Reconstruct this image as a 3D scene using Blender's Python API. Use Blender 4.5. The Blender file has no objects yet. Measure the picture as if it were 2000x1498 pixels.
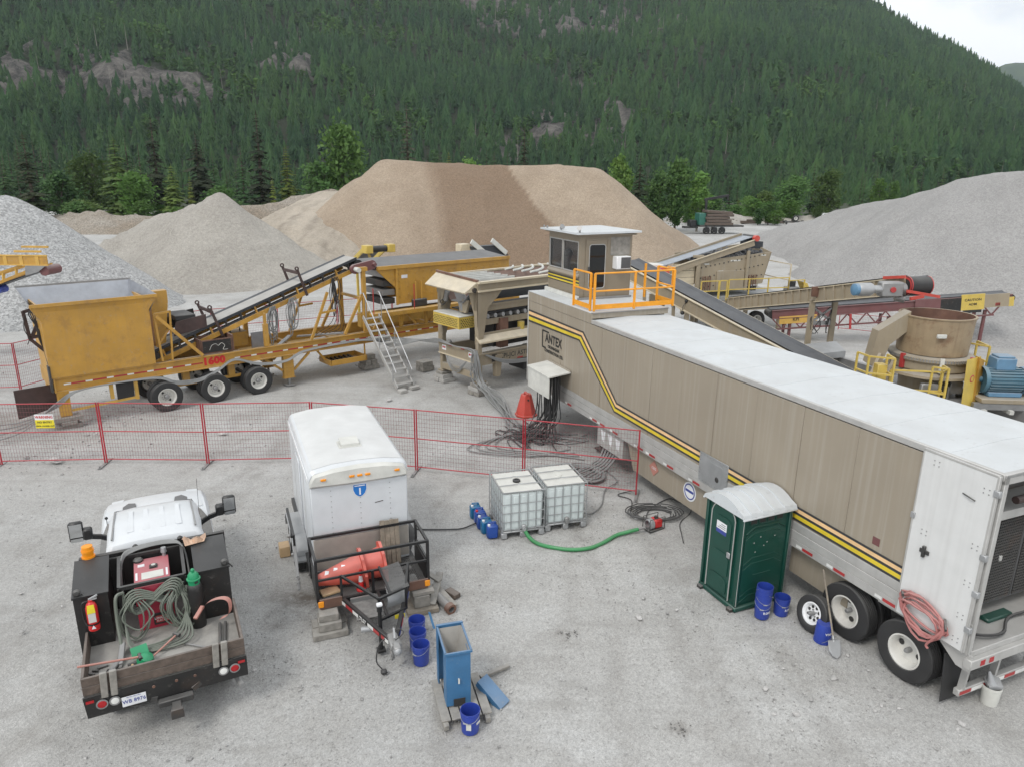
import bpy, math, random
import numpy as np
from mathutils import Vector, Matrix, noise as mn
PI = math.pi; rad = math.radians
scene = bpy.context.scene; COL = scene.collection
# ---------------------------------------------------------------- camera
cam_data = bpy.data.cameras.new('camera'); cam = bpy.data.objects.new('camera', cam_data); COL.objects.link(cam)
cam_data.sensor_width = 36; cam_data.sensor_fit = 'HORIZONTAL'; cam_data.lens = 25.06
cam_data.clip_start = .1; cam_data.clip_end = 20000
cam.matrix_world = Matrix.Translation((0, 0, 8.0)) @ (Matrix.Rotation(rad(90 - 16.24), 4, 'X') @ Matrix.Rotation(rad(.64), 4, 'Z'))
scene.camera = cam
# ---------------------------------------------------------------- sky, sun, exposure
SUN_EL, SUN_AZ = 52, 215          # degrees; azimuth clockwise from +Y
world = bpy.data.worlds.new('World'); scene.world = world; world.use_nodes = True
nt = world.node_tree; nt.nodes.clear()
wo = nt.nodes.new('ShaderNodeOutputWorld'); bg = nt.nodes.new('ShaderNodeBackground')
sky = nt.nodes.new('ShaderNodeTexSky'); sky.sky_type = 'NISHITA'; sky.sun_disc = False
sky.sun_elevation = rad(SUN_EL); sky.sun_rotation = rad(SUN_AZ); sky.dust_density = 2.0
mul = nt.nodes.new('ShaderNodeMixRGB'); mul.blend_type = 'MULTIPLY'; mul.inputs[0].default_value = 1; mul.inputs[2].default_value = (1, 1, 1, 1)
tc = nt.nodes.new('ShaderNodeTexCoord'); nz = nt.nodes.new('ShaderNodeTexNoise'); nz.inputs['Scale'].default_value = 2.6; nz.inputs['Detail'].default_value = 6
mpn = nt.nodes.new('ShaderNodeMapping'); mpn.inputs['Scale'].default_value = (1, 1, 2.2)
cr = nt.nodes.new('ShaderNodeMapRange'); cr.inputs[1].default_value = .12; cr.inputs[2].default_value = .40
mx = nt.nodes.new('ShaderNodeMixRGB'); mx.inputs[2].default_value = (11.2, 11.5, 11.8, 1)   # cloud deck, in the sky texture's own units
nt.links.new(tc.outputs['Generated'], mpn.inputs[0]); nt.links.new(mpn.outputs[0], nz.inputs['Vector'])
nt.links.new(nz.outputs[0], cr.inputs[0]); nt.links.new(cr.outputs[0], mx.inputs[0])
nt.links.new(sky.outputs[0], mul.inputs[1]); nt.links.new(mul.outputs[0], mx.inputs[1])
nt.links.new(mx.outputs[0], bg.inputs[0]); bg.inputs[1].default_value = .1
nt.links.new(bg.outputs[0], wo.inputs[0])
sd = bpy.data.lights.new('sun', 'SUN'); sd.energy = 1.5; sd.angle = rad(18); sd.color = (1, .965, .91)
so = bpy.data.objects.new('sun', sd); COL.objects.link(so)
_a, _e = rad(SUN_AZ), rad(SUN_EL)
so.rotation_euler = Vector((math.sin(_a) * math.cos(_e), math.cos(_a) * math.cos(_e), math.sin(_e))).to_track_quat('Z', 'Y').to_euler()
vs = scene.view_settings; vs.view_transform = 'Standard'; vs.look = 'None'; vs.gamma = 1; vs.use_curve_mapping = False; vs.exposure = 0.04
scene.display_settings.display_device = 'sRGB'
scene.cycles.max_bounces = 5; scene.cycles.diffuse_bounces = 3; scene.cycles.glossy_bounces = 3; scene.cycles.transparent_max_bounces = 8
scene.cycles.volume_bounces = 0
# ---------------------------------------------------------------- helpers
RND = random.Random(7)
class M:
    """collects faces; build() links them as one mesh object"""
    def __init__(s): s.v = []; s.f = []
    def add(s, vs_, fs):
        n = len(s.v); s.v += [tuple(v) for v in vs_]; s.f += [tuple(i + n for i in f) for f in fs]; return s
    def obox(s, c, size, R=None, b=0):
        hx, hy, hz = size[0] / 2, size[1] / 2, size[2] / 2; c = Vector(c)
        T = (lambda p: c + R @ Vector(p)) if R is not None else (lambda p: c + Vector(p))
        b = min(b, hx * .9, hy * .9, hz * .9)
        if b <= 0:
            vs_ = [T((x * hx, y * hy, z * hz)) for x in (-1, 1) for y in (-1, 1) for z in (-1, 1)]
            return s.add(vs_, [(0, 1, 3, 2), (4, 6, 7, 5), (0, 4, 5, 1), (2, 3, 7, 6), (0, 2, 6, 4), (1, 5, 7, 3)])
        vs_ = []; idx = {}
        for x in (-1, 1):
            for y in (-1, 1):
                for z in (-1, 1):
                    for k in range(3):
                        idx[x, y, z, k] = len(vs_)
                        vs_.append(T((x * (hx - (b if k != 0 else 0)), y * (hy - (b if k != 1 else 0)), z * (hz - (b if k != 2 else 0)))))
        fs = []
        for x in (-1, 1): q = [idx[x, a, c_, 0] for a, c_ in ((-1, -1), (1, -1), (1, 1), (-1, 1))]; fs.append(q if x > 0 else q[::-1])
        for y in (-1, 1): q = [idx[a, y, c_, 1] for a, c_ in ((-1, -1), (1, -1), (1, 1), (-1, 1))]; fs.append(q[::-1] if y > 0 else q)
        for z in (-1, 1): q = [idx[a, c_, z, 2] for a, c_ in ((-1, -1), (1, -1), (1, 1), (-1, 1))]; fs.append(q if z > 0 else q[::-1])
        for x in (-1, 1):
            for y in (-1, 1): q = [idx[x, y, -1, 0], idx[x, y, -1, 1], idx[x, y, 1, 1], idx[x, y, 1, 0]]; fs.append(q if x * y > 0 else q[::-1])
            for z in (-1, 1): q = [idx[x, -1, z, 0], idx[x, 1, z, 0], idx[x, 1, z, 2], idx[x, -1, z, 2]]; fs.append(q if x * z > 0 else q[::-1])
        for y in (-1, 1):
            for z in (-1, 1): q = [idx[-1, y, z, 1], idx[-1, y, z, 2], idx[1, y, z, 2], idx[1, y, z, 1]]; fs.append(q if y * z > 0 else q[::-1])
        for x in (-1, 1):
            for y in (-1, 1):
                for z in (-1, 1): q = [idx[x, y, z, k] for k in range(3)]; fs.append(q if x * y * z > 0 else q[::-1])
        return s.add(vs_, fs)
    def box(s, x0, x1, y0, y1, z0, z1, b=0):
        return s.obox(((x0 + x1) / 2, (y0 + y1) / 2, (z0 + z1) / 2), (abs(x1 - x0), abs(y1 - y0), abs(z1 - z0)), None, b)
    def beam(s, p, q, w, h, up=(0, 0, 1), b=0):
        p, q = Vector(p), Vector(q); d = (q - p); L = d.length; d.normalize(); up = Vector(up)
        if abs(d.dot(up)) > .98: up = Vector((1, 0, 0)) if abs(d.x) < .9 else Vector((0, 1, 0))
        r = up.cross(d).normalized(); u = d.cross(r)
        return s.obox((p + q) / 2, (L, w, h), Matrix((d, r, u)).transposed(), b)
    def cyl(s, p, q, r0, r1=None, n=14, cap=True):
        p, q = Vector(p), Vector(q); r1 = r0 if r1 is None else r1; d = (q - p).normalized()
        a = d.orthogonal().normalized(); b = d.cross(a); vs_ = []
        for c, r in ((p, r0), (q, r1)):
            for i in range(n): t = 2 * PI * i / n; vs_.append(c + a * (r * math.cos(t)) + b * (r * math.sin(t)))
        fs = [(i, (i + 1) % n, n + (i + 1) % n, n + i) for i in range(n)]
        if cap: fs += [tuple(range(n))[::-1], tuple(range(n, 2 * n))]
        return s.add(vs_, fs)
    def lathe(s, prof, n=20, c=(0, 0, 0), ax=(0, 0, 1), closed=False):
        """prof: (radius, height along ax)"""
        c = Vector(c); d = Vector(ax).normalized(); a = d.orthogonal().normalized(); b = d.cross(a); vs_ = []
        for r, h in prof:
            for i in range(n): t = 2 * PI * i / n; vs_.append(c + d * h + a * (r * math.cos(t)) + b * (r * math.sin(t)))
        m = len(prof); fs = []
        for k in range(m if closed else m - 1):
            k2 = (k + 1) % m
            for i in range(n): j = (i + 1) % n; fs.append((k * n + i, k * n + j, k2 * n + j, k2 * n + i))
        return s.add(vs_, fs)
    def tube(s, pts, r, n=6, closed=False):
        pts = [Vector(p) for p in pts]; m = len(pts); vs_ = []; prev = None
        for i, p in enumerate(pts):
            a = pts[i - 1] if (i or closed) else p; b = pts[(i + 1) % m] if (i < m - 1 or closed) else p
            d = (b - a); d = d.normalized() if d.length > 1e-9 else Vector((0, 0, 1))
            u = d.orthogonal().normalized() if prev is None else (prev - d * prev.dot(d))
            u = u.normalized() if u.length > 1e-6 else d.orthogonal().normalized()
            prev = u; w = d.cross(u)
            for k in range(n): t = 2 * PI * k / n; vs_.append(p + u * (r * math.cos(t)) + w * (r * math.sin(t)))
        fs = []
        for i in range(m if closed else m - 1):
            j = (i + 1) % m
            for k in range(n): l = (k + 1) % n; fs.append((i * n + k, i * n + l, j * n + l, j * n + k))
        if not closed: fs += [tuple(range(n))[::-1], tuple(range((m - 1) * n, m * n))]
        return s.add(vs_, fs)
    def prism(s, poly, ext):
        """extrude a polygon of 3D points by vector ext"""
        e = Vector(ext); P = [Vector(p) for p in poly]; n = len(P)
        nrm = Vector((0, 0, 0))
        for i in range(n): nrm += P[i].cross(P[(i + 1) % n])
        if nrm.dot(e) > 0: P = P[::-1]
        fs = [tuple(range(n)), tuple(range(n, 2 * n))[::-1]] + [(i, i + n, (i + 1) % n + n, (i + 1) % n) for i in range(n)]
        return s.add(P + [p + e for p in P], fs)
    def poly(s, *pts): return s.add(pts, [tuple(range(len(pts)))])
    def sphere(s, c, r, nu=12, nv=8, sz=1):
        return s.lathe([(max(1e-4, r * math.sin(PI * k / nv)), -r * sz * math.cos(PI * k / nv)) for k in range(nv + 1)], nu, c)
    def mesh(s, name, mat=None, smooth=True, ang=38):
        me = bpy.data.meshes.new(name); me.from_pydata(s.v, [], s.f)
        if mat: me.materials.append(mat)
        if smooth and len(s.f):
            me.polygons.foreach_set('use_smooth', [True] * len(me.polygons)); me.set_sharp_from_angle(angle=rad(ang))
        me.update(); return me
    def build(s, name, mat, parent=None, smooth=True, ang=38, label=None, kind=None):
        return link(name, s.mesh(name, mat, smooth, ang), parent, label, kind)
def link(name, me, parent=None, label=None, kind=None, loc=None, rot=None):
    o = bpy.data.objects.new(name, me); COL.objects.link(o)
    if parent is not None: o.parent = parent
    if label: o['label'] = label
    if kind: o['kind'] = kind
    if loc is not None: o.location = loc
    if rot is not None: o.rotation_euler = rot
    return o
def thing(name, label, cat, loc=(0, 0, 0), rz=0, group=None):
    o = bpy.data.objects.new(name, None); COL.objects.link(o); o.location = loc; o.rotation_euler = (0, 0, rz)
    o.empty_display_size = .2
    o['label'] = label; o['category'] = cat
    if group: o['group'] = group
    return o
def tag(o, label, cat, group=None, kind=None):
    o['label'] = label; o['category'] = cat
    if group: o['group'] = group
    if kind: o['kind'] = kind
    return o
def struct(o): o['kind'] = 'structure'; return o
KIDS = {}
def kids(o): return [c for c in bpy.data.objects if c.parent == o]
def dup(root, loc, rz=0, label=None, group=None, rot=None, par=None):
    r = root.copy(); COL.objects.link(r)
    if par is not None: r.parent = par
    r.location = loc; r.rotation_euler = rot if rot is not None else (0, 0, rz)
    if label: r['label'] = label
    if group: r['group'] = group
    for ch in list(root.children):
        c = ch.copy(); COL.objects.link(c); c.parent = r
        for g in list(ch.children):
            d = g.copy(); COL.objects.link(d); d.parent = c
    return r
def sub_mesh_at(me, name, parent, loc=(0, 0, 0), rot=(0, 0, 0), label=None): return link(name, me, parent, label, None, loc, rot)
def text(s, size, mat, parent, loc, right, up, name='lettering', ext=.001, bold=0, sx=1.0, align='CENTER'):
    cu = bpy.data.curves.new('t', 'FONT'); cu.body = s; cu.size = size; cu.extrude = ext; cu.offset = bold; cu.align_x = align; cu.align_y = 'CENTER'; cu.resolution_u = 2
    cu.space_character = 1.05
    o = bpy.data.objects.new('t', cu); COL.objects.link(o); dg = bpy.context.evaluated_depsgraph_get()
    me = bpy.data.meshes.new_from_object(o.evaluated_get(dg)); bpy.data.objects.remove(o); bpy.data.curves.remove(cu)
    me.materials.clear(); me.materials.append(mat); me.name = name
    r = Vector(right).normalized(); u = Vector(up).normalized(); w = r.cross(u)
    me.transform(Matrix.Translation(loc) @ Matrix((r * sx, u, w)).transposed().to_4x4())
    return link(name, me, parent)
def lerp(a, b, t): return a + (b - a) * t
def vl(a, b, t): return Vector(a).lerp(Vector(b), t)
def catenary(a, b, sag, n=14, jit=0, rnd=RND):
    a, b = Vector(a), Vector(b); o = []
    for i in range(n + 1):
        t = i / n; p = a.lerp(b, t); p.z -= 4 * sag * t * (1 - t)
        if 0 < i < n and jit: p += Vector((rnd.uniform(-jit, jit), rnd.uniform(-jit, jit), rnd.uniform(-jit, jit)))
        o.append(p)
    return o
def spline(P, n=6):
    """Catmull-Rom through P"""
    P = [Vector(p) for p in P]; Q = [P[0] * 2 - P[1]] + P + [P[-1] * 2 - P[-2]]; o = []
    for i in range(1, len(Q) - 2):
        a, b, c, d = Q[i - 1:i + 3]
        for k in range(n):
            t = k / n; o.append(.5 * (2 * b + (c - a) * t + (2 * a - 5 * b + 4 * c - d) * t * t + (3 * b - a - 3 * c + d) * t ** 3))
    return o + [P[-1]]
# ---------------------------------------------------------------- materials
DUST = (.395, .39, .378)
def mat(name, col, rough=.5, metal=0, dust=.3, var=.12, scale=3, bump=0, bscale=40, streak=0, scol=None, rust=0, trans=0, alpha=1, wear=0, side=.12):
    m = bpy.data.materials.new(name); m.use_nodes = True; n = m.node_tree.nodes; l = m.node_tree.links
    P = n['Principled BSDF']; P.inputs['Metallic'].default_value = metal
    geo = n.new('ShaderNodeNewGeometry')
    def noise(sc, det=4, vec=None, rg=.55):
        t = n.new('ShaderNodeTexNoise'); t.inputs['Scale'].default_value = sc; t.inputs['Detail'].default_value = det; t.inputs['Roughness'].default_value = rg
        l.new(vec or geo.outputs['Position'], t.inputs['Vector']); return t.outputs[0]
    def mr(x, a, b, c, d):
        t = n.new('ShaderNodeMapRange'); t.clamp = True
        for i, v in zip((1, 2, 3, 4), (a, b, c, d)): t.inputs[i].default_value = v
        l.new(x, t.inputs[0]); return t.outputs[0]
    def mixc(f, a, b, mode='MIX'):
        t = n.new('ShaderNodeMixRGB'); t.blend_type = mode
        for s_, v in ((t.inputs[0], f), (t.inputs[1], a), (t.inputs[2], b)):
            if isinstance(v, (int, float)): s_.default_value = v
            elif isinstance(v, tuple): s_.default_value = (*v, 1) if len(v) == 3 else v
            else: l.new(v, s_)
        return t.outputs[0]
    def mth(op, a, b=0):
        t = n.new('ShaderNodeMath'); t.operation = op; t.use_clamp = True
        for s_, v in zip(t.inputs, (a, b)):
            if isinstance(v, (int, float)): s_.default_value = v
            else: l.new(v, s_)
        return t.outputs[0]
    base = tuple(col)
    n1 = noise(scale)
    c = mixc(mr(n1, .3, .7, 0, 1), tuple(x * (1 - var) for x in base), tuple(min(1, x * (1 + var)) for x in base))
    if streak:   # vertical run-off streaks
        mp = n.new('ShaderNodeMapping'); mp.inputs['Scale'].default_value = (6, 6, .12); l.new(geo.outputs['Position'], mp.inputs[0])
        c = mixc(mth('MULTIPLY', mr(noise(1.6, 5, mp.outputs[0]), .5, .78, 0, 1), streak), c, tuple(scol or DUST))
    if rust:
        c = mixc(mth('MULTIPLY', mr(noise(2.3, 7, None, .7), .52, .68, 0, 1), rust), c, (.16, .075, .035))
    if wear:
        c = mixc(mth('MULTIPLY', mr(noise(9, 6, None, .7), .58, .66, 0, 1), wear), c, (.30, .28, .25))
    if dust:
        sp = n.new('ShaderNodeSeparateXYZ'); l.new(geo.outputs['Normal'], sp.inputs[0])
        up = mr(sp.outputs[2], .25, .9, side, 1)
        f = mth('MULTIPLY', mth('MULTIPLY', up, mr(noise(1.7, 6), .25, .65, .45, 1)), dust)
        c = mixc(f, c, DUST)
        rr = mixc(f, (rough,) * 3, (.9,) * 3); l.new(rr, P.inputs['Roughness'])
    else: P.inputs['Roughness'].default_value = rough
    l.new(c, P.inputs['Base Color'])
    if bump:
        b = n.new('ShaderNodeBump'); b.inputs['Strength'].default_value = bump; b.inputs['Distance'].default_value = .02
        l.new(noise(bscale, 5), b.inputs['Height']); l.new(b.outputs[0], P.inputs['Normal'])
    if trans: P.inputs['Transmission Weight'].default_value = trans
    if alpha < 1: P.inputs['Alpha'].default_value = alpha
    return m
X = {}
def D(k, *a, **kw): X[k] = mat(k, *a, **kw)
D('yellow', (.50, .265, .028), .42, dust=.4, var=.16, scale=1.0, rust=.38, wear=.30, bump=.3, bscale=1.6, side=.2, streak=.3, scol=(.33, .19, .06))
D('yellow_faded', (.60, .36, .07), .55, dust=.35, var=.14, rust=.12)
D('tan', (.30, .245, .165), .5, dust=.5, var=.10, scale=1.5, streak=.2, side=.2)
D('tan_van', (.315, .272, .212), .4, dust=.3, var=.05, scale=.8, streak=.42, scol=(.46, .43, .38), side=.1)
D('tan_booth', (.235, .195, .140), .42, dust=.35, var=.05)
D('ivory', (.58, .50, .36), .5, dust=.4)
D('safety_yellow', (.58, .42, .07), .5, dust=.4, wear=.3, side=.2)
D('safety_orange', (.80, .33, .015), .4, dust=.12)
D('alu', (.47, .465, .45), .45, metal=.25, dust=.3, var=.1, streak=.3, scol=(.36, .35, .33))
D('galv', (.40, .41, .42), .42, metal=.5, dust=.35)
D('roof_white', (.57, .60, .62), .5, dust=.42, var=.08, scale=.5, wear=.28)
D('white', (.78, .79, .80), .28, dust=.1, var=.03)
D('white_body', (.64, .665, .69), .25, dust=.2, var=.04, side=.12)
D('white_door', (.66, .665, .66), .38, dust=.15, var=.04, streak=.2, scol=(.40, .39, .37), side=.2)
D('deck_dust', (.27, .255, .23), .9, dust=.5, var=.3, scale=5, bump=.5, bscale=30)
D('offwhite', (.62, .62, .58), .5, dust=.3, wear=.1)
D('black', (.012, .012, .013), .4, dust=.10, wear=.04, side=.05)
D('black_dusty', (.014, .0135, .0135), .42, dust=.2, rust=.10, wear=.16, side=.06)
D('rubber', (.018, .018, .019), .7, dust=.22, side=.18, var=.2)
D('belt', (.030, .034, .042), .5, dust=.14, var=.2, side=.1)
D('belt_dusty', (.30, .285, .26), .8, dust=.6, var=.15)
D('rim', (.66, .65, .61), .4, dust=.3, rust=.15, side=.3)
D('steel', (.30, .30, .30), .45, metal=.5, dust=.4, rust=.15)
D('steel_dark', (.045, .044, .043), .5, metal=.3, dust=.4, rust=.25)
D('hopper_liner', (.36, .38, .42), .4, metal=.5, dust=.3, streak=.2)
D('rust', (.15, .075, .05), .75, dust=.3, var=.3)
D('rust_dark', (.060, .035, .032), .7, dust=.2, var=.3)
D('red_paint', (.42, .035, .035), .4, dust=.25)
D('red_fence', (.38, .02, .035), .45, dust=.08)
D('wire', (.20, .07, .08), .5, dust=.1)
D('red_dark', (.13, .022, .024), .55, dust=.5, side=.3)
D('red_welder', (.44, .022, .055), .4, dust=.42, side=.06)
D('red', (.58, .02, .02), .35, dust=.1)
D('tape_red', (.40, .02, .022), .35, dust=.25, side=.2)
D('tape_white', (.72, .72, .70), .3, dust=.15)
D('cone_red', (.55, .062, .042), .5, dust=.3, wear=.15)
D('cone_orange', (.64, .105, .072), .5, dust=.3, wear=.2)
D('stripe_dark', (.035, .036, .042), .45, dust=.12)
D('stripe_peach', (.78, .52, .27), .4, dust=.08)
D('stripe_yellow', (.68, .52, .035), .4, dust=.08)
D('ink', (.02, .02, .02), .5, dust=.1)
D('ink_blue', (.04, .06, .28), .5, dust=.05)
D('green_potty', (.004, .056, .040), .35, dust=.10, var=.10, side=.12)
D('green_hose', (.045, .26, .09), .4, dust=.15)
D('green_cap', (.01, .26, .11), .4, dust=.1)
D('blue_bucket', (.014, .045, .33), .4, dust=.16, var=.10, side=.25, wear=.08)
D('blue_can', (.012, .06, .30), .35, dust=.08)
D('blue_teal', (.01, .13, .28), .35, dust=.08)
D('blue_hopper', (.035, .145, .30), .45, dust=.3, wear=.15)
D('blue_motor', (.04, .15, .22), .5, dust=.5, side=.25)
D('blue_light', (.09, .22, .36), .5, dust=.5, side=.2)
D('blue_logo', (.02, .17, .52), .4, dust=0)
D('gas_green', (.02, .13, .095), .5, dust=.3)
D('wood', (.24, .205, .16), .8, dust=.25, var=.3, scale=8, bump=.4, bscale=25)
D('wood_grey', (.25, .235, .21), .85, dust=.4, var=.25, scale=8, bump=.4, bscale=25)
D('wood_brown', (.105, .078, .062), .8, dust=.25, var=.3, scale=9, bump=.5, bscale=30)
D('wood_pale', (.52, .36, .20), .7, dust=.15)
D('tote', (.62, .68, .68), .35, dust=.1, var=.05, scale=2)
D('cable', (.022, .022, .023), .6, dust=.2, side=.15)
D('cable_grey', (.21, .215, .215), .6, dust=.3, side=.3)
D('cable_olive', (.115, .135, .105), .6, dust=.25, side=.3)
D('hose_red', (.42, .15, .14), .6, dust=.3, side=.3)
D('hose_pink', (.46, .20, .16), .6, dust=.25)
D('amber', (.85, .30, .01), .2, dust=.05)
D('lens_red', (.40, .01, .015), .2, dust=.1)
D('lens_white', (.75, .75, .72), .2, dust=.1)
D('glass', (.05, .055, .06), .06, dust=.04, var=.05, alpha=.45)
D('glass_dark', (.010, .011, .012), .06, dust=.04)
D('mirror', (.62, .64, .66), .06, metal=1, dust=0)
D('grille', (.10, .10, .105), .6, metal=.3, dust=.3, side=.3)
D('cardboard', (.40, .27, .16), .8, dust=.2)
D('yellow_label', (.72, .60, .03), .4, dust=.05)
D('concrete', (.40, .39, .37), .9, dust=.3, bump=.3)
D('copper', (.50, .25, .16), .5, dust=.25)
D('foil', (.60, .40, .28), .35, metal=.6, dust=.1)
D('interior', (.030, .029, .028), .8, dust=.1)
D('debris', (.12, .115, .11), .9, dust=.4, var=.5, scale=14)
D('plate_white', (.75, .76, .78), .4, dust=.05)
# ================================================================ SETTING: ground, piles, mountain, trees
def vnoise(x, y, seed=0):
    xi = np.floor(x).astype(np.int64); yi = np.floor(y).astype(np.int64); fx = x - xi; fy = y - yi
    def h(a, b):
        n = (a * 374761393 + b * 668265263 + seed * 974711) & 0x7fffffff
        n = ((n ^ (n >> 13)) * 1274126177) & 0x7fffffff
        return ((n ^ (n >> 16)) & 0xffff) / 65535.0
    u = fx * fx * (3 - 2 * fx); v = fy * fy * (3 - 2 * fy)
    return (h(xi, yi) * (1 - u) + h(xi + 1, yi) * u) * (1 - v) + (h(xi, yi + 1) * (1 - u) + h(xi + 1, yi + 1) * u) * v
def fbm(x, y, o=4, seed=0, g=.5):
    a = 1; t = 0; s = 0
    for k in range(o): t = t + a * vnoise(x * 2 ** k + 17.3 * k, y * 2 ** k - 9.1 * k, seed + k); s += a; a *= g
    return t / s - .5
def sstep(x, a, b):
    t = np.clip((x - a) / (b - a), 0, 1); return t * t * (3 - 2 * t)
def grid_mesh(name, Xg, Yg, Zg, mat_, keep=None, cols=None, smooth=True):
    ny, nx = Xg.shape; V = np.stack([Xg, Yg, Zg], -1).reshape(-1, 3)
    i = np.arange(ny * nx).reshape(ny, nx); F = np.stack([i[:-1, :-1], i[:-1, 1:], i[1:, 1:], i[1:, :-1]], -1).reshape(-1, 4)
    if keep is not None:
        k = keep.reshape(-1); F = F[k[F].any(1)]; used = np.zeros(len(V), bool); used[F] = True
        rm = np.cumsum(used) - 1; V = V[used]; F = rm[F]
    me = bpy.data.meshes.new(name); me.vertices.add(len(V)); me.vertices.foreach_set('co', V.astype(np.float32).ravel())
    me.loops.add(len(F) * 4); me.loops.foreach_set('vertex_index', F.astype(np.int32).ravel())
    me.polygons.add(len(F)); me.polygons.foreach_set('loop_start', np.arange(0, len(F) * 4, 4, dtype=np.int32))
    me.polygons.foreach_set('use_smooth', np.full(len(F), smooth))
    me.update(calc_edges=True); me.materials.append(mat_)
    if cols is not None:
        c = cols.reshape(-1)
        if keep is not None: c = c[used]
        at = me.attributes.new('mask', 'FLOAT', 'POINT'); at.data.foreach_set('value', c.astype(np.float32))
    return me
class NT:
    def __init__(s, name):
        s.m = bpy.data.materials.new(name); s.m.use_nodes = True; s.n = s.m.node_tree.nodes; s.l = s.m.node_tree.links
        s.P = s.n['Principled BSDF']; s.geo = s.n.new('ShaderNodeNewGeometry'); s.pos = s.geo.outputs['Position']
    def put(s, sock, v):
        if isinstance(v, (int, float)): sock.default_value = v
        elif isinstance(v, tuple): sock.default_value = (*v, 1) if len(v) == 3 and len(sock.default_value) == 4 else v
        else: s.l.new(v, sock)
    def noise(s, sc, det=4, vec=None, rg=.55):
        t = s.n.new('ShaderNodeTexNoise'); t.inputs['Scale'].default_value = sc; t.inputs['Detail'].default_value = det; t.inputs['Roughness'].default_value = rg
        s.l.new(vec or s.pos, t.inputs['Vector']); return t.outputs[0]
    def vor(s, sc, out='Color', vec=None):
        t = s.n.new('ShaderNodeTexVoronoi'); t.inputs['Scale'].default_value = sc; s.l.new(vec or s.pos, t.inputs['Vector']); return t.outputs[out]
    def mapv(s, scale, vec=None, rot=(0, 0, 0)):
        t = s.n.new('ShaderNodeMapping'); t.inputs['Scale'].default_value = scale; t.inputs['Rotation'].default_value = rot; s.l.new(vec or s.pos, t.inputs[0]); return t.outputs[0]
    def mr(s, x, a, b, c=0, d=1):
        t = s.n.new('ShaderNodeMapRange'); t.clamp = True
        for i, v in zip((1, 2, 3, 4), (a, b, c, d)): t.inputs[i].default_value = v
        s.l.new(x, t.inputs[0]); return t.outputs[0]
    def mix(s, f, a, b, mode='MIX'):
        t = s.n.new('ShaderNodeMixRGB'); t.blend_type = mode; s.put(t.inputs[0], f); s.put(t.inputs[1], a); s.put(t.inputs[2], b); return t.outputs[0]
    def mth(s, op, a, b=0, clamp=False):
        t = s.n.new('ShaderNodeMath'); t.operation = op; t.use_clamp = clamp; s.put(t.inputs[0], a); s.put(t.inputs[1], b); return t.outputs[0]
    def attr(s, name, typ='GEOMETRY', out='Fac'):
        t = s.n.new('ShaderNodeAttribute'); t.attribute_name = name; t.attribute_type = typ; return t.outputs[out]
    def xyz(s, i): t = s.n.new('ShaderNodeSeparateXYZ'); s.l.new(s.pos, t.inputs[0]); return t.outputs[i]
    def col(s, c): s.l.new(c, s.P.inputs['Base Color']); return s
    def bump(s, h, strength=.5, dist=.05):
        b = s.n.new('ShaderNodeBump'); b.inputs['Strength'].default_value = strength; b.inputs['Distance'].default_value = dist; s.l.new(h, b.inputs['Height']); s.l.new(b.outputs[0], s.P.inputs['Normal']); return s
# ---- ground
g = NT('gravel_ground'); g.P.inputs['Roughness'].default_value = .95
big = g.noise(.10, 5); mid = g.noise(.75, 6, None, .62); fine = g.noise(6, 6, None, .65); v1 = g.vor(30); v2 = g.vor(75)
c = g.mix(g.mr(big, .35, .65), (.332, .328, .318), (.428, .424, .412))
c = g.mix(g.mth('MULTIPLY', g.mr(mid, .5, .72), .55), c, (.262, .252, .235))
c = g.mix(g.mth('MULTIPLY', g.mr(g.noise(.33, 6, None, .7), .50, .64), .5), c, (.485, .49, .488))
bwl = g.n.new('ShaderNodeRGBToBW'); g.l.new(v1, bwl.inputs[0]); bw2 = g.n.new('ShaderNodeRGBToBW'); g.l.new(v2, bw2.inputs[0])
c = g.mix(1.0, c, g.mix(g.mr(bwl.outputs[0], .2, .8), (.90, .90, .90), (1.10, 1.10, 1.10)), 'MULTIPLY')
c = g.mix(1.0, c, g.mix(g.mr(bw2.outputs[0], .2, .8), (.86, .86, .86), (1.14, 1.14, 1.14)), 'MULTIPLY')
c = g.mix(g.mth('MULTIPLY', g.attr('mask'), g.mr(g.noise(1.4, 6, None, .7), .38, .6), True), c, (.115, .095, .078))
trk = g.mapv((.9, 5.5, 1), None, (0, 0, .55)); c = g.mix(g.mth('MULTIPLY', g.mr(g.noise(.5, 5, trk), .5, .7), .4), c, (.275, .268, .256))
c = g.mix(g.mr(g.mth('ADD', g.xyz(1), g.mth('MULTIPLY', g.noise(.05, 4), 40)), 168, 182), c, (.035, .045, .022))
hsum = g.mth('ADD', g.mth('MULTIPLY', fine, .7), g.mth('ADD', g.mth('MULTIPLY', g.vor(30, 'Distance'), .45), g.mth('MULTIPLY', g.vor(75, 'Distance'), .3)))
g.col(c).bump(hsum, .6, .025)
def axis(parts): return np.unique(np.concatenate(parts))
gx = axis([np.arange(-22, 22, .16), -22 - 1.2 ** np.arange(0, 46), 22 + 1.2 ** np.arange(0, 46)])
gy = axis([np.arange(5, 33, .16), 33 + 1.18 ** np.arange(0, 52), 5 - 1.4 ** np.arange(0, 16)])
Xg, Yg = np.meshgrid(gx, gy)
near = 1 - sstep(np.hypot(Xg, Yg), 60, 160)
soft = sstep(-Xg, 6.3, 7.2) * (1 - sstep(Yg, 11, 13)) * sstep(Yg, 5, 7.5)
Zg = (fbm(Xg / 2.2, Yg / 2.2, 3, 3) * .035 + fbm(Xg / .55, Yg / .55, 3, 9) * .022 - .012) * near
Zg += soft * (fbm(Xg / 1.1, Yg / 1.1, 4, 5) * .16 + .05 * sstep(fbm(Xg / .8, Yg / 3, 2, 8), .0, .12) - .04)
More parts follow.
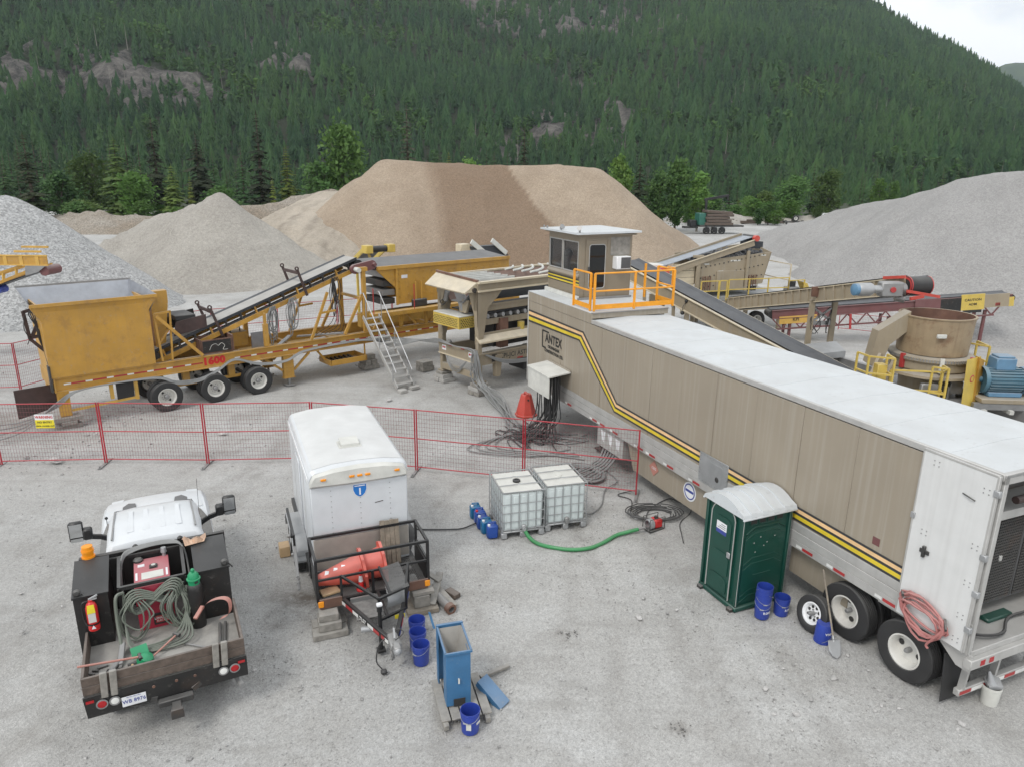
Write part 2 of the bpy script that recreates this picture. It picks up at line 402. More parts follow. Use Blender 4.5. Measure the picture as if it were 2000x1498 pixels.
Zg += .25 * sstep(-Xg, 13.5, 16.5) * (1 - sstep(np.abs(Yg - 21), 1, 4)) * (.6 + fbm(Xg / .8, Yg / .8, 3, 4))
TRK = np.zeros_like(Zg)
for (x0, y0, k1, k2) in ((-9, 8, .45, -.012), (-1.0, 8, .10, .012), (1.6, 6, .22, -.006), (-3.2, 14.2, 1.9, -.05), (-11.5, 9, .2, .02), (-9.2, 12, -.5, .03), (3.2, 9, -.25, .02)):   # wheel ruts
    for off in (0, 1.75):
        d = np.abs(Xg - (x0 + off + k1 * (Yg - y0) * .35 + k2 * (Yg - y0) ** 2) + fbm(Xg / 3, Yg / 3, 2, 61) * .5) * .8
        w = np.exp(-(d / .15) ** 2) * near * (fbm(Xg / 2, Yg / 2, 3, 62) > -.12); TRK = np.maximum(TRK, w); Zg += (-.016 * w + .009 * np.exp(-((d - .27) / .08) ** 2) * near)
Zg = np.minimum(Zg, .35)
def blob(x, y, r): return np.clip(1.25 - np.hypot(Xg - x, Yg - y) / r, 0, 1)
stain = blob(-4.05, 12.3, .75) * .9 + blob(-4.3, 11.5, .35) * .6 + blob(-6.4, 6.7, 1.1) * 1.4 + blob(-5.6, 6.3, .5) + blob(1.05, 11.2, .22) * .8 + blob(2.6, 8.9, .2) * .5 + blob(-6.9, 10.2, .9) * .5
stain = np.maximum(stain, TRK * .24)
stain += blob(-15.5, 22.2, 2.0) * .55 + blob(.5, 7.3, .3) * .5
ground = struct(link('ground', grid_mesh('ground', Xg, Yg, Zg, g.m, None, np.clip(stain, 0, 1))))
# ---- stockpiles
def pile_mat(name, c0, c1, dark=None, sp=22, vs=.14, speck=.2, furrow=.0, track=False):
    g = NT(name); g.P.inputs['Roughness'].default_value = .95
    c = g.mix(g.mr(g.noise(.22, 6, None, .6), .35, .65), c0, c1)
    if dark: c = g.mix(g.attr('mask'), c, dark)
    bw = g.n.new('ShaderNodeRGBToBW'); g.l.new(g.vor(sp), bw.inputs[0])
    c = g.mix(1.0, c, g.mix(g.mr(bw.outputs[0], .2, .8), (1 - speck,) * 3, (1 + speck,) * 3), 'MULTIPLY')
    c = g.mix(1.0, c, g.mix(g.mr(g.noise(4.2, 7, None, .75), .35, .65), (1 - vs,) * 3, (1 + vs,) * 3), 'MULTIPLY')
    h = g.mth('ADD', g.mth('MULTIPLY', g.noise(1.8, 8, None, .72), 1.2), g.mth('MULTIPLY', g.vor(sp, 'Distance'), .25))
    g.col(c).bump(h, .75, .35); return g.m
def pile(name, label, pts, mat_, res=.35, slope=.76, rnd=.9, amp=.35, seed=1, flat=0, maskf=None, cat='gravel pile', z0=0, gully=.25):
    """pts: ridge polyline (x, y, height); sides fall at the angle of repose"""
    PL = [np.array(q, float) for q in (pts if isinstance(pts[0], list) else [pts])]; P = np.concatenate(PL); R = P[:, 2].max() / slope + 2 + flat
    xs = np.arange(P[:, 0].min() - R, P[:, 0].max() + R, res); ys = np.arange(P[:, 1].min() - R, P[:, 1].max() + R, res)
    Xp, Yp = np.meshgrid(xs, ys); Wx = Xp + fbm(Xp / 5, Yp / 5, 3, seed + 20) * 2.0; Wy = Yp + fbm(Xp / 5, Yp / 5, 3, seed + 40) * 2.0
    H = np.full(Xp.shape, -9.0)
    for a, b in [(q[k], q[min(k + 1, len(q) - 1)]) for q in PL for k in range(max(1, len(q) - 1))]:
        d = b[:2] - a[:2]; L2 = max((d ** 2).sum(), 1e-9)
        t = np.clip(((Wx - a[0]) * d[0] + (Wy - a[1]) * d[1]) / L2, 0, 1)
        dist = np.hypot(Wx - a[0] - t * d[0], Wy - a[1] - t * d[1]); dist = np.maximum(dist - flat, 0)
        dist = np.sqrt(dist ** 2 + rnd ** 2) - rnd
        H = np.maximum(H, a[2] + (b[2] - a[2]) * t - slope * dist)
    H = H + fbm(Xp / 3.2, Yp / 3.2, 4, seed) * amp * sstep(H, -.2, 1.5) + fbm(Xp / .7, Yp / .7, 3, seed + 3) * amp * .3
    th = np.arctan2(Yp - P[:, 1].mean(), Xp - P[:, 0].mean()) * 9
    H = H + fbm(th * 1.3, H * .12 + 3, 3, seed + 7) * gully * sstep(H, .1, 1.2)
    cA = fbm(Xp / 1.6 + 9, H / .45, 3, seed + 90); H = H + np.maximum(cA - .06, 0) * amp * 1.1 * sstep(H, .5, 2)
    keep = H > -.15
    o = link(name, grid_mesh(name, Xp, Yp, H + z0, mat_, keep, maskf(Xp, Yp, H) if maskf else None))
    return tag(o, label, cat)
GREY1, GREY2 = (.31, .305, .30), (.37, .365, .36)
m_grey = pile_mat('crushed_gravel', (.37, .375, .375), (.43, .43, .43), sp=11, speck=.30, vs=.10)
m_sandgrey = pile_mat('grey_sand', (.37, .345, .31), (.43, .405, .365), sp=16, speck=.1)
m_tan = pile_mat('tan_sand', (.345, .272, .202), (.42, .338, .256), (.215, .147, .097), sp=16, speck=.14, vs=.11)
m_chip = pile_mat('stone_chip', (.335, .328, .322), (.375, .367, .36), sp=13, speck=.12, vs=.06)
m_track = pile_mat('haul_track', (.43, .375, .305), (.50, .44, .365), (.29, .25, .205), sp=16, speck=.1)
m_berm = pile_mat('berm_soil', (.25, .21, .165), (.33, .30, .26), sp=9, speck=.25)
def dark_band(x, y, h):   # one load of darker, wetter sand down the face of the pile
    t = np.clip((8.8 - h) / 8.8, 0, 1); w = fbm(x / 2.5, y / 2.5, 4, 77) * .7
    lo = -9.0 + 3.4 * t + w * 1.6; hi = -.6 + 7.2 * t ** 1.05 + w
    return sstep(x, lo - 1.0, lo + 1.0) * (1 - sstep(x, hi - .12, hi + .12)) * .85 + .22 * sstep(x, -15 + 3 * t, -11 + 3 * t) * (1 - sstep(x, lo, lo + .4))
pile('sand_pile', 'tall tan sand pile with a darker brown stripe down its face', [(-13.2, 78, 9.5), (-11.5, 78, 9.45), (-8.8, 78, 9.15), (-.5, 78, 9.0), (4.6, 78, 9.2), (8.4, 78, 8.85)], m_tan, rnd=.9, amp=.3, seed=4, maskf=dark_band, cat='sand pile')
pile('gravel_pile', 'pointed grey sand pile between the haul road and left gravel pile', [[(-22.9, 57, 6.4), (-21.2, 56.2, 4.9), (-19.6, 54, 3.0)], [(-22.9, 57, 6.35), (-25.6, 58.5, 5.5), (-28.9, 60, 4.5), (-31.5, 61, 3.4), (-34.2, 62, 2.4), (-37, 63, 1.3)], [(-21.4, 56.2, 4.9), (-20.6, 52.6, 2.5), (-20.2, 50.6, .9)]], m_sandgrey, rnd=.45, amp=.8, seed=11, gully=.4)
pile('gravel_pile', 'pale crushed gravel pile behind the yellow feed hopper', [(-30.4, 44, 6.5), (-38, 42, 5.8)], m_grey, rnd=.5, amp=.25, seed=21, gully=.15)
pile('gravel_pile', 'huge smooth grey chip pile at the right edge', [(46, 48, 8.4), (37.5, 53, 8.75), (36.4, 56, 8.6), (35.9, 59, 8.2), (36.5, 66, 6.7), (36.4, 76, 5.6), (35.6, 80, 4.8), (34.5, 88, 2.9), (33.9, 96, 1.5)], m_chip, rnd=1.2, amp=.22, seed=31, gully=.12)
def tracks(x, y, h):
    a = x - np.interp(y, [50, 60, 69, 80, 92], [-17.6, -20.0, -21.3, -21.9, -21]) + fbm(x / 9, y / 9, 2, 3) * 1.2
    return np.clip(sstep(np.cos(a * 2.9), .72, .95) * (.35 + fbm(x / 2, y / 3, 3, 9)) + .35 * sstep(fbm(a / .5, y / 9, 4, 9), .02, .2), 0, 1)
o = pile('haul_ramp', 'tracked haul ramp climbing beside the tan sand pile', [(-18.0, 52, -.1), (-20.0, 60, 1.9), (-21.3, 69, 3.5), (-21.9, 80, 4.6), (-21, 90, 5.9)], m_track, rnd=1.0, amp=.14, seed=41, flat=2.4, maskf=tracks, cat='ramp', slope=.6); struct(o)
o = pile('earth_bank', 'brown earth bank behind the haul ramp', [(-32, 80, 4.3), (-29, 84, 4.5), (-26, 88, 5.3), (-22.3, 91, 6.1)], m_berm, rnd=1.2, amp=.6, seed=51, cat='bank'); struct(o)
for i, (x, y, h, lab) in enumerate([(33.4, 136, 1.8, 'leftmost low gravel heap below the broadleaf trees'), (39.3, 136, 2.1, 'largest low gravel heap on the far yard edge'), (45.2, 137, 1.3, 'low gravel heap with dark timbers in front'),
        (50, 139, 1.05, 'small far gravel heap left of the parked trailer'), (57, 141, 1.3, 'wide far gravel heap behind the parked trailer'), (63, 140, 1.9, 'far gravel heap beside the white vehicle')]):
    pile('gravel_heap', lab, [(x - 2.2, y, h * .8), (x, y, h), (x + 2.4, y, h * .72)], m_sandgrey, res=.6, rnd=.9, amp=.4, seed=60 + i, slope=.55)
o = pile('spoil_heap', 'rough pale spoil heap behind the blue motor', [(25.4, 37.5, .9), (29, 40, 1.2), (33, 40, 1.0)], m_chip, res=.25, rnd=1.0, amp=1.1, seed=71, slope=.4, cat='spoil heap')
o = pile('spoil_bank', 'low bank of dirt and roots below the left trees', [(-70, 104, 1.8), (-58, 100, 2.5), (-48, 101, 2.2), (-38, 99, 1.7)], m_berm, res=.5, rnd=.8, amp=1.3, seed=81, slope=.5, cat='bank'); struct(o)
# ---- mountain
AZ = np.array([-1.2, -.6, -.3, 0, .2, .35, .466, .515, .5646, .615, .66, .75, .9, 1.2]); ELV = np.array([.25, .28, .30, .30, .28, .235, .187, .161, .141, .115, .090, .045, .02, .012])
RB, RC = 330., 1000.
def el_at(az): return np.interp(az, AZ, ELV)
def mount_h(x, y):
    r = np.hypot(x, y); az = x / np.maximum(y, 1); t = np.clip((r - RB) / (RC - RB), 0, 1.6)
    top = 8 + RC * el_at(az)
    h = np.where(t < 1, top * np.maximum(t, 0) ** 1.12, top - (t - 1) * 130)
    h = h + fbm(x / 190, y / 190, 4, 90) * 74 * np.clip(t * 3, 0, 1) * np.clip((top - 20) / 120, .15, 1) * np.clip(1.25 - t, .25, 1) + fbm(x / 38, y / 38, 3, 91) * 7 * np.clip(t * 4, 0, 1)
    return h - 3 * (1 - np.clip((r - RB) / 40, 0, 1))
ROCKS = [(-.70, -.40, .075, .125, .8), (-.58, -.50, .12, .135, .6), (-.35, -.26, .12, .165, .7), (.005, .16, .035, .082, .8), (-.02, .22, .172, .21, .75), (.05, .125, .105, .128, .6), (-.06, .05, .01, .045, .45)]
def rock_mask(x, y, z):
    az = x / np.maximum(y, 1); el = (z - 8) / np.maximum(np.hypot(x, y), 1); m = np.zeros_like(x)
    for a0, a1, e0, e1, s in ROCKS:
        w = 1 - np.clip(np.maximum(np.abs(az - (a0 + a1) / 2) / ((a1 - a0) / 2), np.abs(el - (e0 + e1) / 2) / ((e1 - e0) / 2)), 0, 1.6)
        m = np.maximum(m, s * sstep(w + fbm(x / 28, y / 28, 4, 95) * 2.4, -.05, .35))
    return m
ra = np.linspace(-.95, .95, 300); rr = np.concatenate([np.linspace(260, 1040, 150), np.linspace(1060, 1500, 20)])
A, Rr = np.meshgrid(ra, rr); Xm = Rr * np.sin(A); Ym = Rr * np.cos(A); Zm = mount_h(Xm, Ym); rk = rock_mask(Xm, Ym, Zm)
Zm = Zm + rk * (np.abs(fbm(Xm / 22, Ym / 60, 4, 96)) * 46 - 5)
g = NT('mountain_soil'); g.P.inputs['Roughness'].default_value = .95
rock = g.mix(g.mr(g.noise(.16, 8, g.mapv((1, 1, .35)), .75), .40, .62), (.036, .034, .031), (.20, .184, .165))
c = g.mix(g.mr(g.mth('ADD', g.attr('mask'), g.mth('SUBTRACT', g.noise(.12, 6, None, .7), .5)), .3, .55), g.mix(g.noise(.05, 5), (.018, .030, .014), (.045, .055, .026)), rock)
g.col(c).bump(g.noise(.12, 8, None, .75), 1.0, 6)
mountain = struct(link('mountain', grid_mesh('mountain', Xm, Ym, Zm, g.m, None, rk)))
ra2 = np.linspace(.42, .95, 60); rr2 = np.linspace(2300, 3000, 20); A2, R2 = np.meshgrid(ra2, rr2); X2 = R2 * np.sin(A2); Y2 = R2 * np.cos(A2)
Z2 = 8 + 2650 * np.interp(X2 / Y2, [.45, .55, .60, .64, .67, .8, 1.2], [.02, .07, .112, .124, .12, .16, .2]) * np.clip((R2 - 2300) / 350, 0, 1) * np.clip((3050 - R2) / 300, 0, 1) + fbm(X2 / 120, Y2 / 120, 4, 12) * 30
g = NT('far_forest'); g.P.inputs['Roughness'].default_value = 1; g.col(g.mix(g.mr(g.noise(.03, 8, None, .7), .35, .65), (.022, .045, .022), (.06, .09, .04)))
struct(link('far_mountain', grid_mesh('far_mountain', X2, Y2, Z2, g.m)))
# ---- foliage
def leaf_mat(name, c0, c1, c2, inst='OBJECT'):
    g = NT(name); g.P.inputs['Roughness'].default_value = .7; g.P.inputs['Specular IOR Level'].default_value = .25
    oi = g.n.new('ShaderNodeObjectInfo'); rnd_ = oi.outputs['Random']
    c = g.mix(1.0, g.mix(rnd_, c0, c1), g.mix(g.mr(g.mth('FRACT', g.mth('MULTIPLY', rnd_, 7.31)), 0, 1), (.50, .56, .62), (1.7, 1.6, 1.3)), 'MULTIPLY'); c = g.mix(g.mr(g.noise(.55, 5, None, .65), .40, .66), c, c2)
    loc = g.n.new('ShaderNodeMapping'); loc.inputs['Scale'].default_value = (.012, .012, .03); g.l.new(oi.outputs['Location'], loc.inputs[0])
    c = g.mix(1.0, c, g.mix(g.mr(g.noise(1.0, 4, loc.outputs[0], .6), .35, .65), (.72, .80, .86), (1.35, 1.25, 1.05)), 'MULTIPLY')
    g.col(c)
    tr = g.n.new('ShaderNodeBsdfTranslucent'); g.l.new(c, tr.inputs[0]); ms = g.n.new('ShaderNodeMixShader'); ms.inputs[0].default_value = .22
    out = g.n['Material Output']; g.l.new(g.P.outputs[0], ms.inputs[1]); g.l.new(tr.outputs[0], ms.inputs[2]); g.l.new(ms.outputs[0], out.inputs[0]); return g.m
L_CON = leaf_mat('conifer_needles', (.022, .060, .027), (.040, .084, .036), (.060, .105, .040))
L_FOR = leaf_mat('forest_needles', (.019, .062, .028), (.038, .090, .034), (.058, .116, .041))
L_BRO = leaf_mat('broad_leaves', (.065, .150, .045), (.095, .185, .05), (.13, .22, .06))
L_DARK = leaf_mat('spruce_needles', (.016, .028, .015), (.022, .034, .018), (.050, .056, .032))
L_YEL = leaf_mat('young_needles', (.075, .115, .024), (.095, .13, .03), (.13, .155, .04))
L_FIR = leaf_mat('fir_needles', (.065, .115, .038), (.085, .135, .045), (.11, .16, .05))
L_MID = leaf_mat('grove_leaves', (.050, .118, .040), (.07, .145, .045), (.10, .18, .058))
L_GREY = leaf_mat('dead_needles', (.075, .08, .058), (.085, .085, .065), (.06, .075, .045))
L_FBR = leaf_mat('forest_leaves', (.040, .105, .034), (.062, .13, .04), (.085, .155, .046))
D('bark', (.085, .065, .05), .9, dust=0, var=.3, scale=6, bump=.5); D('bark_pale', (.24, .22, .19), .85, dust=0, var=.3, scale=5)
def conifer(seed, H=1.0, R=.17, whorls=26, droop=.35, gap=.0, base=.06, shape=.9, nb=7):
    """unit-height crown: drooping fronds in whorls"""
    r = random.Random(seed); m = M(); top = M()
    for k in range(whorls):
        t = (k + r.uniform(-.3, .3)) / whorls; z = lerp(base, .985, t); L = R * (1 - t) ** shape * r.uniform(.72, 1.15) + .012
        if r.random() < gap: L *= .45
        for j in range(nb):
            a = 2 * PI * (j + r.uniform(-.4, .4)) / nb + k * 1.3; l = L * r.uniform(.6, 1.18); ca, sa = math.cos(a), math.sin(a)
            up0 = .25 * l * (t - .2); dr = droop * l * r.uniform(.6, 1.4); w = l * r.uniform(.20, .34)
            p = [(0, z), (l * .4, z + up0 * .6 - dr * .25), (l * .78, z + up0 * .5 - dr * .75), (l, z - dr * .9)]
            ws = [w * .25, w, w * .7, .002]; vs_ = []
            for (d, zz), q in zip(p, ws):
                vs_ += [(ca * d - sa * q, sa * d + ca * q, zz - q * .45), (ca * d, sa * d, zz), (ca * d + sa * q, sa * d - ca * q, zz - q * .45)]
            m.add(vs_, [(0 + i * 3, 1 + i * 3, 4 + i * 3, 3 + i * 3) for i in range(3)] + [(1 + i * 3, 2 + i * 3, 5 + i * 3, 4 + i * 3) for i in range(3)])
            for q in range(3):   # hanging twigs
                d = l * r.uniform(.3, .95); s_ = r.choice((-1, 1)); zz = z - dr * (d / l) ** 1.5 * .8; h_ = w * r.uniform(.4, .9)
                bx, by = ca * d, sa * d; ex, ey = bx - sa * s_ * w * 1.1 + ca * w * .5, by + ca * s_ * w * 1.1 + sa * w * .5
                m.add([(bx, by, zz + .004), (ex, ey, zz - h_ * .5), (bx + ca * w * .3, by + sa * w * .3, zz - h_)], [(0, 1, 2)])
    m.add([(.006, 0, .95), (-.004, .005, .95), (-.004, -.005, .95), (0, 0, 1.0)], [(0, 1, 3), (1, 2, 3), (2, 0, 3)])
    return m
def trunk(h=.97, r0=.018): return M().lathe([(r0 * 1.25, -.02), (r0, .05), (r0 * .6, .5), (r0 * .1, h)], 7)
def broadleaf(seed, R=.28, n=900, leaf=.030, base=.1, lobes=9, tall=1.0):
    r = random.Random(seed); m = M(); Ls = []
    for k in range(lobes):
        z = lerp(base + .12, .84, (k + .5) / lobes); q = R * math.sin(PI * min(1, max(.08, (z - base * .3) / (1.08 - base * .3)))) ** .8
        a = r.uniform(0, 2 * PI) + k * 2.4; d = q * r.uniform(.2, .62); Ls.append((math.cos(a) * d, math.sin(a) * d, z, q * r.uniform(.42, .72)))
    Ls.append((0, 0, .86, R * .36))
    for i in range(n):
        x, y, z, s_ = r.choice(Ls); v = Vector((r.gauss(0, 1), r.gauss(0, 1), r.gauss(0, 1))).normalized() * s_ * abs(r.gauss(.75, .3))
        c_ = Vector((x + v.x, y + v.y, z + v.z * .85 * tall)); u = Vector((r.gauss(0, 1), r.gauss(0, 1), r.gauss(0, .6))).normalized(); w = u.orthogonal().normalized(); w = (w + u.cross(w) * r.uniform(-1, 1)).normalized()
        q = leaf * r.uniform(.6, 1.3)
        m.add([c_ - u * q, c_ + w * q * .6, c_ + u * q, c_ - w * q * .6 - Vector((0, 0, q * .3))], [(0, 1, 2, 3)])
    return m, Ls
def limbs(Ls, r0=.016):
    m = trunk(.82, r0)
    for x, y, z, s_ in Ls[:-1]: m.tube([(0, 0, z * .55), (x * .5, y * .5, z * .82), (x, y, z)], .0045, 4)
    return m
# individual trees behind the piles: (world x, distance, height, kind, width factor, label)
TM = {}
def tree_mesh(kind):
    if kind in TM: return TM[kind]
    if kind.startswith('spruce'): c = conifer(hash_(kind), R=.135, whorls=30, droop=.5, gap=.2, nb=7).mesh(kind, L_DARK, False)
    elif kind.startswith('cedar'): c = conifer(hash_(kind), R=.20, whorls=30, droop=.55, gap=.15, nb=7).mesh(kind, L_DARK, False)
    elif kind.startswith('fir'): c = conifer(hash_(kind), R=.20, whorls=36, droop=.35, gap=.15, nb=8, shape=.75).mesh(kind, L_FIR, False)
    elif kind.startswith('young'): c = conifer(hash_(kind), R=.17, whorls=32, droop=.35, gap=.12, nb=8, shape=.85).mesh(kind, L_YEL, False)
    elif kind.startswith('dead'): c = conifer(hash_(kind), R=.12, whorls=26, droop=.35, gap=.3, nb=6, shape=.6).mesh(kind, L_GREY, False)
    elif kind.startswith('conifer'): c = conifer(hash_(kind), R=.15, whorls=22, droop=.3, gap=.08, nb=7, shape=.85).mesh(kind, L_CON, False)
    if kind.startswith(('poplar', 'broad', 'grove', 'birch')):
        R_ = .19 if kind.startswith('poplar') else .30; mt = {'pop': L_BRO, 'bro': L_BRO, 'gro': L_MID, 'bir': L_FIR}[kind[:3]]
        cm, Ls = broadleaf(hash_(kind), R=R_, n=3000, leaf=.027, lobes=22, base=.0); TM[kind] = (cm.mesh(kind, mt, False), limbs(Ls).mesh('limb', X['bark_pale' if kind[0] in 'pb' else 'bark']))
    else: TM[kind] = (c, trunk().mesh('trunk', X['bark']))
    return TM[kind]
def hash_(s): return sum((i + 1) * ord(ch) * 31 for i, ch in enumerate(s))
def plant_tree(x, y, h, kind, label, name, group=None, wf=1.0, z=0, rz=None):
    c, t = tree_mesh(kind); e = thing(name, label, 'tree', (x, y, z), rz if rz is not None else RND.uniform(0, 6), group)
    e.scale = (h * wf, h * wf, h); link('crown', c, e); link('trunk', t, e); return e
# horizontal angle (x/y), distance, height, kind, width, name, label
for q, dist, h, kind, wf, nm, lab in [
    (-.655, 100, 13.0, 'spruce_a', 1.4, 'spruce_tree', 'dark spruce cut by the left photo edge'),
    (-.615, 112, 8.5, 'grove_a', 1.2, 'broadleaf_tree', 'mid green rounded tree at far left beside the cut spruce'),
    (-.575, 118, 11.4, 'birch_a', 1.0, 'birch_tree', 'pale olive birch left of the tall yellowish fir'),
    (-.535, 112, 13.0, 'fir_a', 1.35, 'fir_tree', 'tall broad yellowish fir above the left gravel pile'),
    (-.513, 108, 8.5, 'grove_b', 1.3, 'broadleaf_tree', 'bushy green tree between yellowish fir and dark spruce'),
    (-.482, 118, 16.6, 'spruce_b', 1.25, 'spruce_tree', 'tall ragged dark spruce, leftmost of the tall dark ones'),
    (-.462, 106, 9.2, 'fir_b', 1.25, 'fir_tree', 'soft grey-green fir in front of the ragged dark spruce'),
    (-.439, 104, 7.6, 'young_a', .95, 'young_conifer', 'slim bright young conifer right of the soft fir'),
    (-.425, 118, 14.4, 'cedar_a', 1.25, 'cedar_tree', 'dark drooping cedar with wide tiered branches'),
    (-.400, 106, 6.5, 'grove_c', 1.3, 'broadleaf_tree', 'low bushy tree under the drooping cedar'),
    (-.342, 120, 17.8, 'spruce_c', 1.3, 'spruce_tree', 'tallest dark spruce standing alone above the earth bank'),
    (-.327, 112, 7.6, 'young_b', 1.0, 'young_conifer', 'small bright conifer at the foot of the tallest spruce'),
    (-.306, 115, 12.2, 'young_c', 1.15, 'spruce_tree', 'yellow-green pointed spruce right of the tallest dark one'),
    (-.230, 125, 17.2, 'broad_a', .85, 'cottonwood_tree', 'big bright green cottonwood behind the sand pile shoulder'),
    (-.262, 122, 10.5, 'grove_d', 1.1, 'broadleaf_tree', 'lower green tree left of the big cottonwood'),
    (-.143, 132, 20.0, 'dead_a', 1.0, 'spruce_tree', 'grey half-dead spruce above the sand pile summit'),
    (-.088, 130, 12.0, 'young_d', 1.2, 'young_conifer', 'light green conifer peeking over the sand pile'),
    (-.062, 130, 11.4, 'broad_b', .9, 'broadleaf_tree', 'light green bush top over the middle of the sand pile'),
    (.013, 140, 17.0, 'spruce_d', 1.2, 'spruce_tree', 'dark spruce rising behind the sand pile centre'),
    (.142, 115, 12.3, 'poplar_a', .8, 'poplar_tree', 'yellow-green poplar at the right shoulder of the sand pile'),
    (.169, 110, 11.4, 'spruce_e', 1.5, 'spruce_tree', 'dark spruce right of the shoulder poplar'),
    (.196, 112, 9.6, 'grove_e', .8, 'broadleaf_tree', 'rounded dark green tree right of the shoulder spruce'),
    (.221, 113, 11.4, 'grove_f', .78, 'broadleaf_tree', 'tallest rounded green tree beyond the pile foot'),
    (.251, 112, 9.6, 'poplar_b', 1.05, 'poplar_tree', 'upright green poplar at right of the grove'),
    (.272, 120, 5.5, 'broad_c', 1.2, 'broadleaf_tree', 'low bush behind the leftmost far heap'),
    (.305, 145, 4.5, 'young_e', 1.3, 'young_conifer', 'tiny bright conifer behind the largest far heap'),
    (.318, 146, 5.0, 'broad_d', 1.1, 'broadleaf_tree', 'small bright bush on the far yard edge'),
    (.340, 148, 6.0, 'birch_b', 1.2, 'broadleaf_tree', 'olive bush left of the far round tree'),
    (.377, 146, 9.2, 'grove_g', 1.2, 'broadleaf_tree', 'round green tree above the parked trailer'),
    (.425, 150, 10.4, 'birch_c', 1.1, 'poplar_tree', 'pale yellow-green tree left of the huge chip pile'),
    (.494, 152, 9.0, 'poplar_c', .95, 'poplar_tree', 'slim light poplar above the chip pile slope'),
    (.515, 154, 8.4, 'poplar_d', .9, 'poplar_tree', 'second slim poplar above the chip pile slope')]:
    plant_tree(q * dist, dist, h, kind, lab, nm, None, wf)
r = random.Random(15)
for k in range(34):
    q = r.uniform(-.68, -.33) if k < 20 else r.uniform(.16, .42); dist = r.uniform(102, 110) if k < 20 else r.uniform(118, 150)
    plant_tree(q * dist, dist, r.uniform(2.4, 4.6), r.choice(('grove_a', 'grove_b', 'birch_a', 'broad_c')), 'low leafy shrub filling the gaps under the roadside trees', 'shrub', 'shrubs along the edge of the yard', r.uniform(1.3, 2.0))
# the band of dark conifers at the foot of the mountain
r = random.Random(5); band = []
for i in range(4000):
    if len(band) >= 215: break
    y = 150 + 95 * r.random() ** 1.3; x = r.uniform(-.74, .74) * y
    if any((x - a) ** 2 + (y - b) ** 2 < 15 for a, b in band): continue
    band.append((x, y))
for i, (x, y) in enumerate(band):
    plant_tree(x, y, r.uniform(7.5, 13.5) * (1.15 if x < 0 else .85), 'conifer_%d' % (i % 4), 'dark green conifer in the band at the mountain foot', 'conifer_tree', 'conifers at the foot of the mountain', r.uniform(.9, 1.25))
# ---- forest on the mountain: one mass, instanced on points
def gn_scatter(name, pts, scl, rot, meshes, idx, kind='stuff'):
    col = bpy.data.collections.new(name + '_kinds')
    for k, me in enumerate(meshes): o = bpy.data.objects.new('%s_kind_%02d' % (name, k), me); col.objects.link(o)
    me = bpy.data.meshes.new(name); me.vertices.add(len(pts)); me.vertices.foreach_set('co', np.asarray(pts, np.float32).ravel())
    a = me.attributes.new('scl', 'FLOAT_VECTOR', 'POINT'); a.data.foreach_set('vector', np.asarray(scl, np.float32).ravel())
    a = me.attributes.new('rot', 'FLOAT_VECTOR', 'POINT'); a.data.foreach_set('vector', np.asarray(rot, np.float32).ravel())
    a = me.attributes.new('idx', 'INT', 'POINT'); a.data.foreach_set('value', np.asarray(idx, np.int32))
    o = link(name, me, None, None, kind); ng = bpy.data.node_groups.new(name, 'GeometryNodeTree')
    ng.interface.new_socket('Geometry', in_out='INPUT', socket_type='NodeSocketGeometry'); ng.interface.new_socket('Geometry', in_out='OUTPUT', socket_type='NodeSocketGeometry')
    N = ng.nodes; gi = N.new('NodeGroupInput'); go = N.new('NodeGroupOutput'); ip = N.new('GeometryNodeInstanceOnPoints'); ci = N.new('GeometryNodeCollectionInfo')
    ci.inputs['Collection'].default_value = col; ci.inputs['Separate Children'].default_value = True; ci.inputs['Reset Children'].default_value = True
    def at(nm, t): q = N.new('GeometryNodeInputNamedAttribute'); q.data_type = t; q.inputs['Name'].default_value = nm; return q.outputs['Attribute']
    L = ng.links.new; L(gi.outputs[0], ip.inputs['Points']); L(ci.outputs[0], ip.inputs['Instance']); ip.inputs['Pick Instance'].default_value = True
    L(at('idx', 'INT'), ip.inputs['Instance Index']); L(at('scl', 'FLOAT_VECTOR'), ip.inputs['Scale'])
    e2r = N.new('FunctionNodeEulerToRotation'); L(at('rot', 'FLOAT_VECTOR'), e2r.inputs[0]); L(e2r.outputs[0], ip.inputs['Rotation']); L(ip.outputs[0], go.inputs[0])
    md = o.modifiers.new('scatter', 'NODES'); md.node_group = ng; return o
def low_broad(seed):
    return broadleaf(seed, R=.34, n=150, leaf=.085, lobes=6, base=.0)[0]
def spire(seed, R=.16, tiers=9, n=7):
    """far conifer: stacked ragged skirts"""
    r = random.Random(seed); m = M()
    for k in range(tiers):
        t = k / tiers; zb = lerp(.03, .86, t); zt = min(1.0, zb + lerp(.24, .15, t)); R0 = R * (1 - t) ** .8 * r.uniform(.85, 1.12) + .008; a0 = r.uniform(0, 6); vs_ = []
        for j in range(n * 2):
            a = a0 + PI * j / n; q = R0 * (r.uniform(.85, 1.25) if j % 2 == 0 else r.uniform(.45, .65)); vs_.append((q * math.cos(a), q * math.sin(a), zb + (r.uniform(-.05, .0) if j % 2 == 0 else r.uniform(.02, .06))))
        for j in range(n * 2): a = a0 + PI * j / n; vs_.append((R0 * .16 * math.cos(a), R0 * .16 * math.sin(a), zt))
        m.add(vs_, [(j, (j + 1) % (2 * n), 2 * n + (j + 1) % (2 * n), 2 * n + j) for j in range(2 * n)])
    return m
kinds = [spire(s, R=R_).mesh('forest_conifer', L_FOR, False) for s, R_ in ((1, .20), (2, .17), (3, .23), (4, .155))] + [low_broad(s).mesh('forest_broadleaf', L_FBR, False) for s in (5, 6)] + [trunk(.97, .012).mesh('forest_snag', X['bark_pale'])]
rs = np.random.RandomState(3); px_, py_ = [], []
SP = 5.4; Rg = np.arange(245, 1075, SP); P_ = []
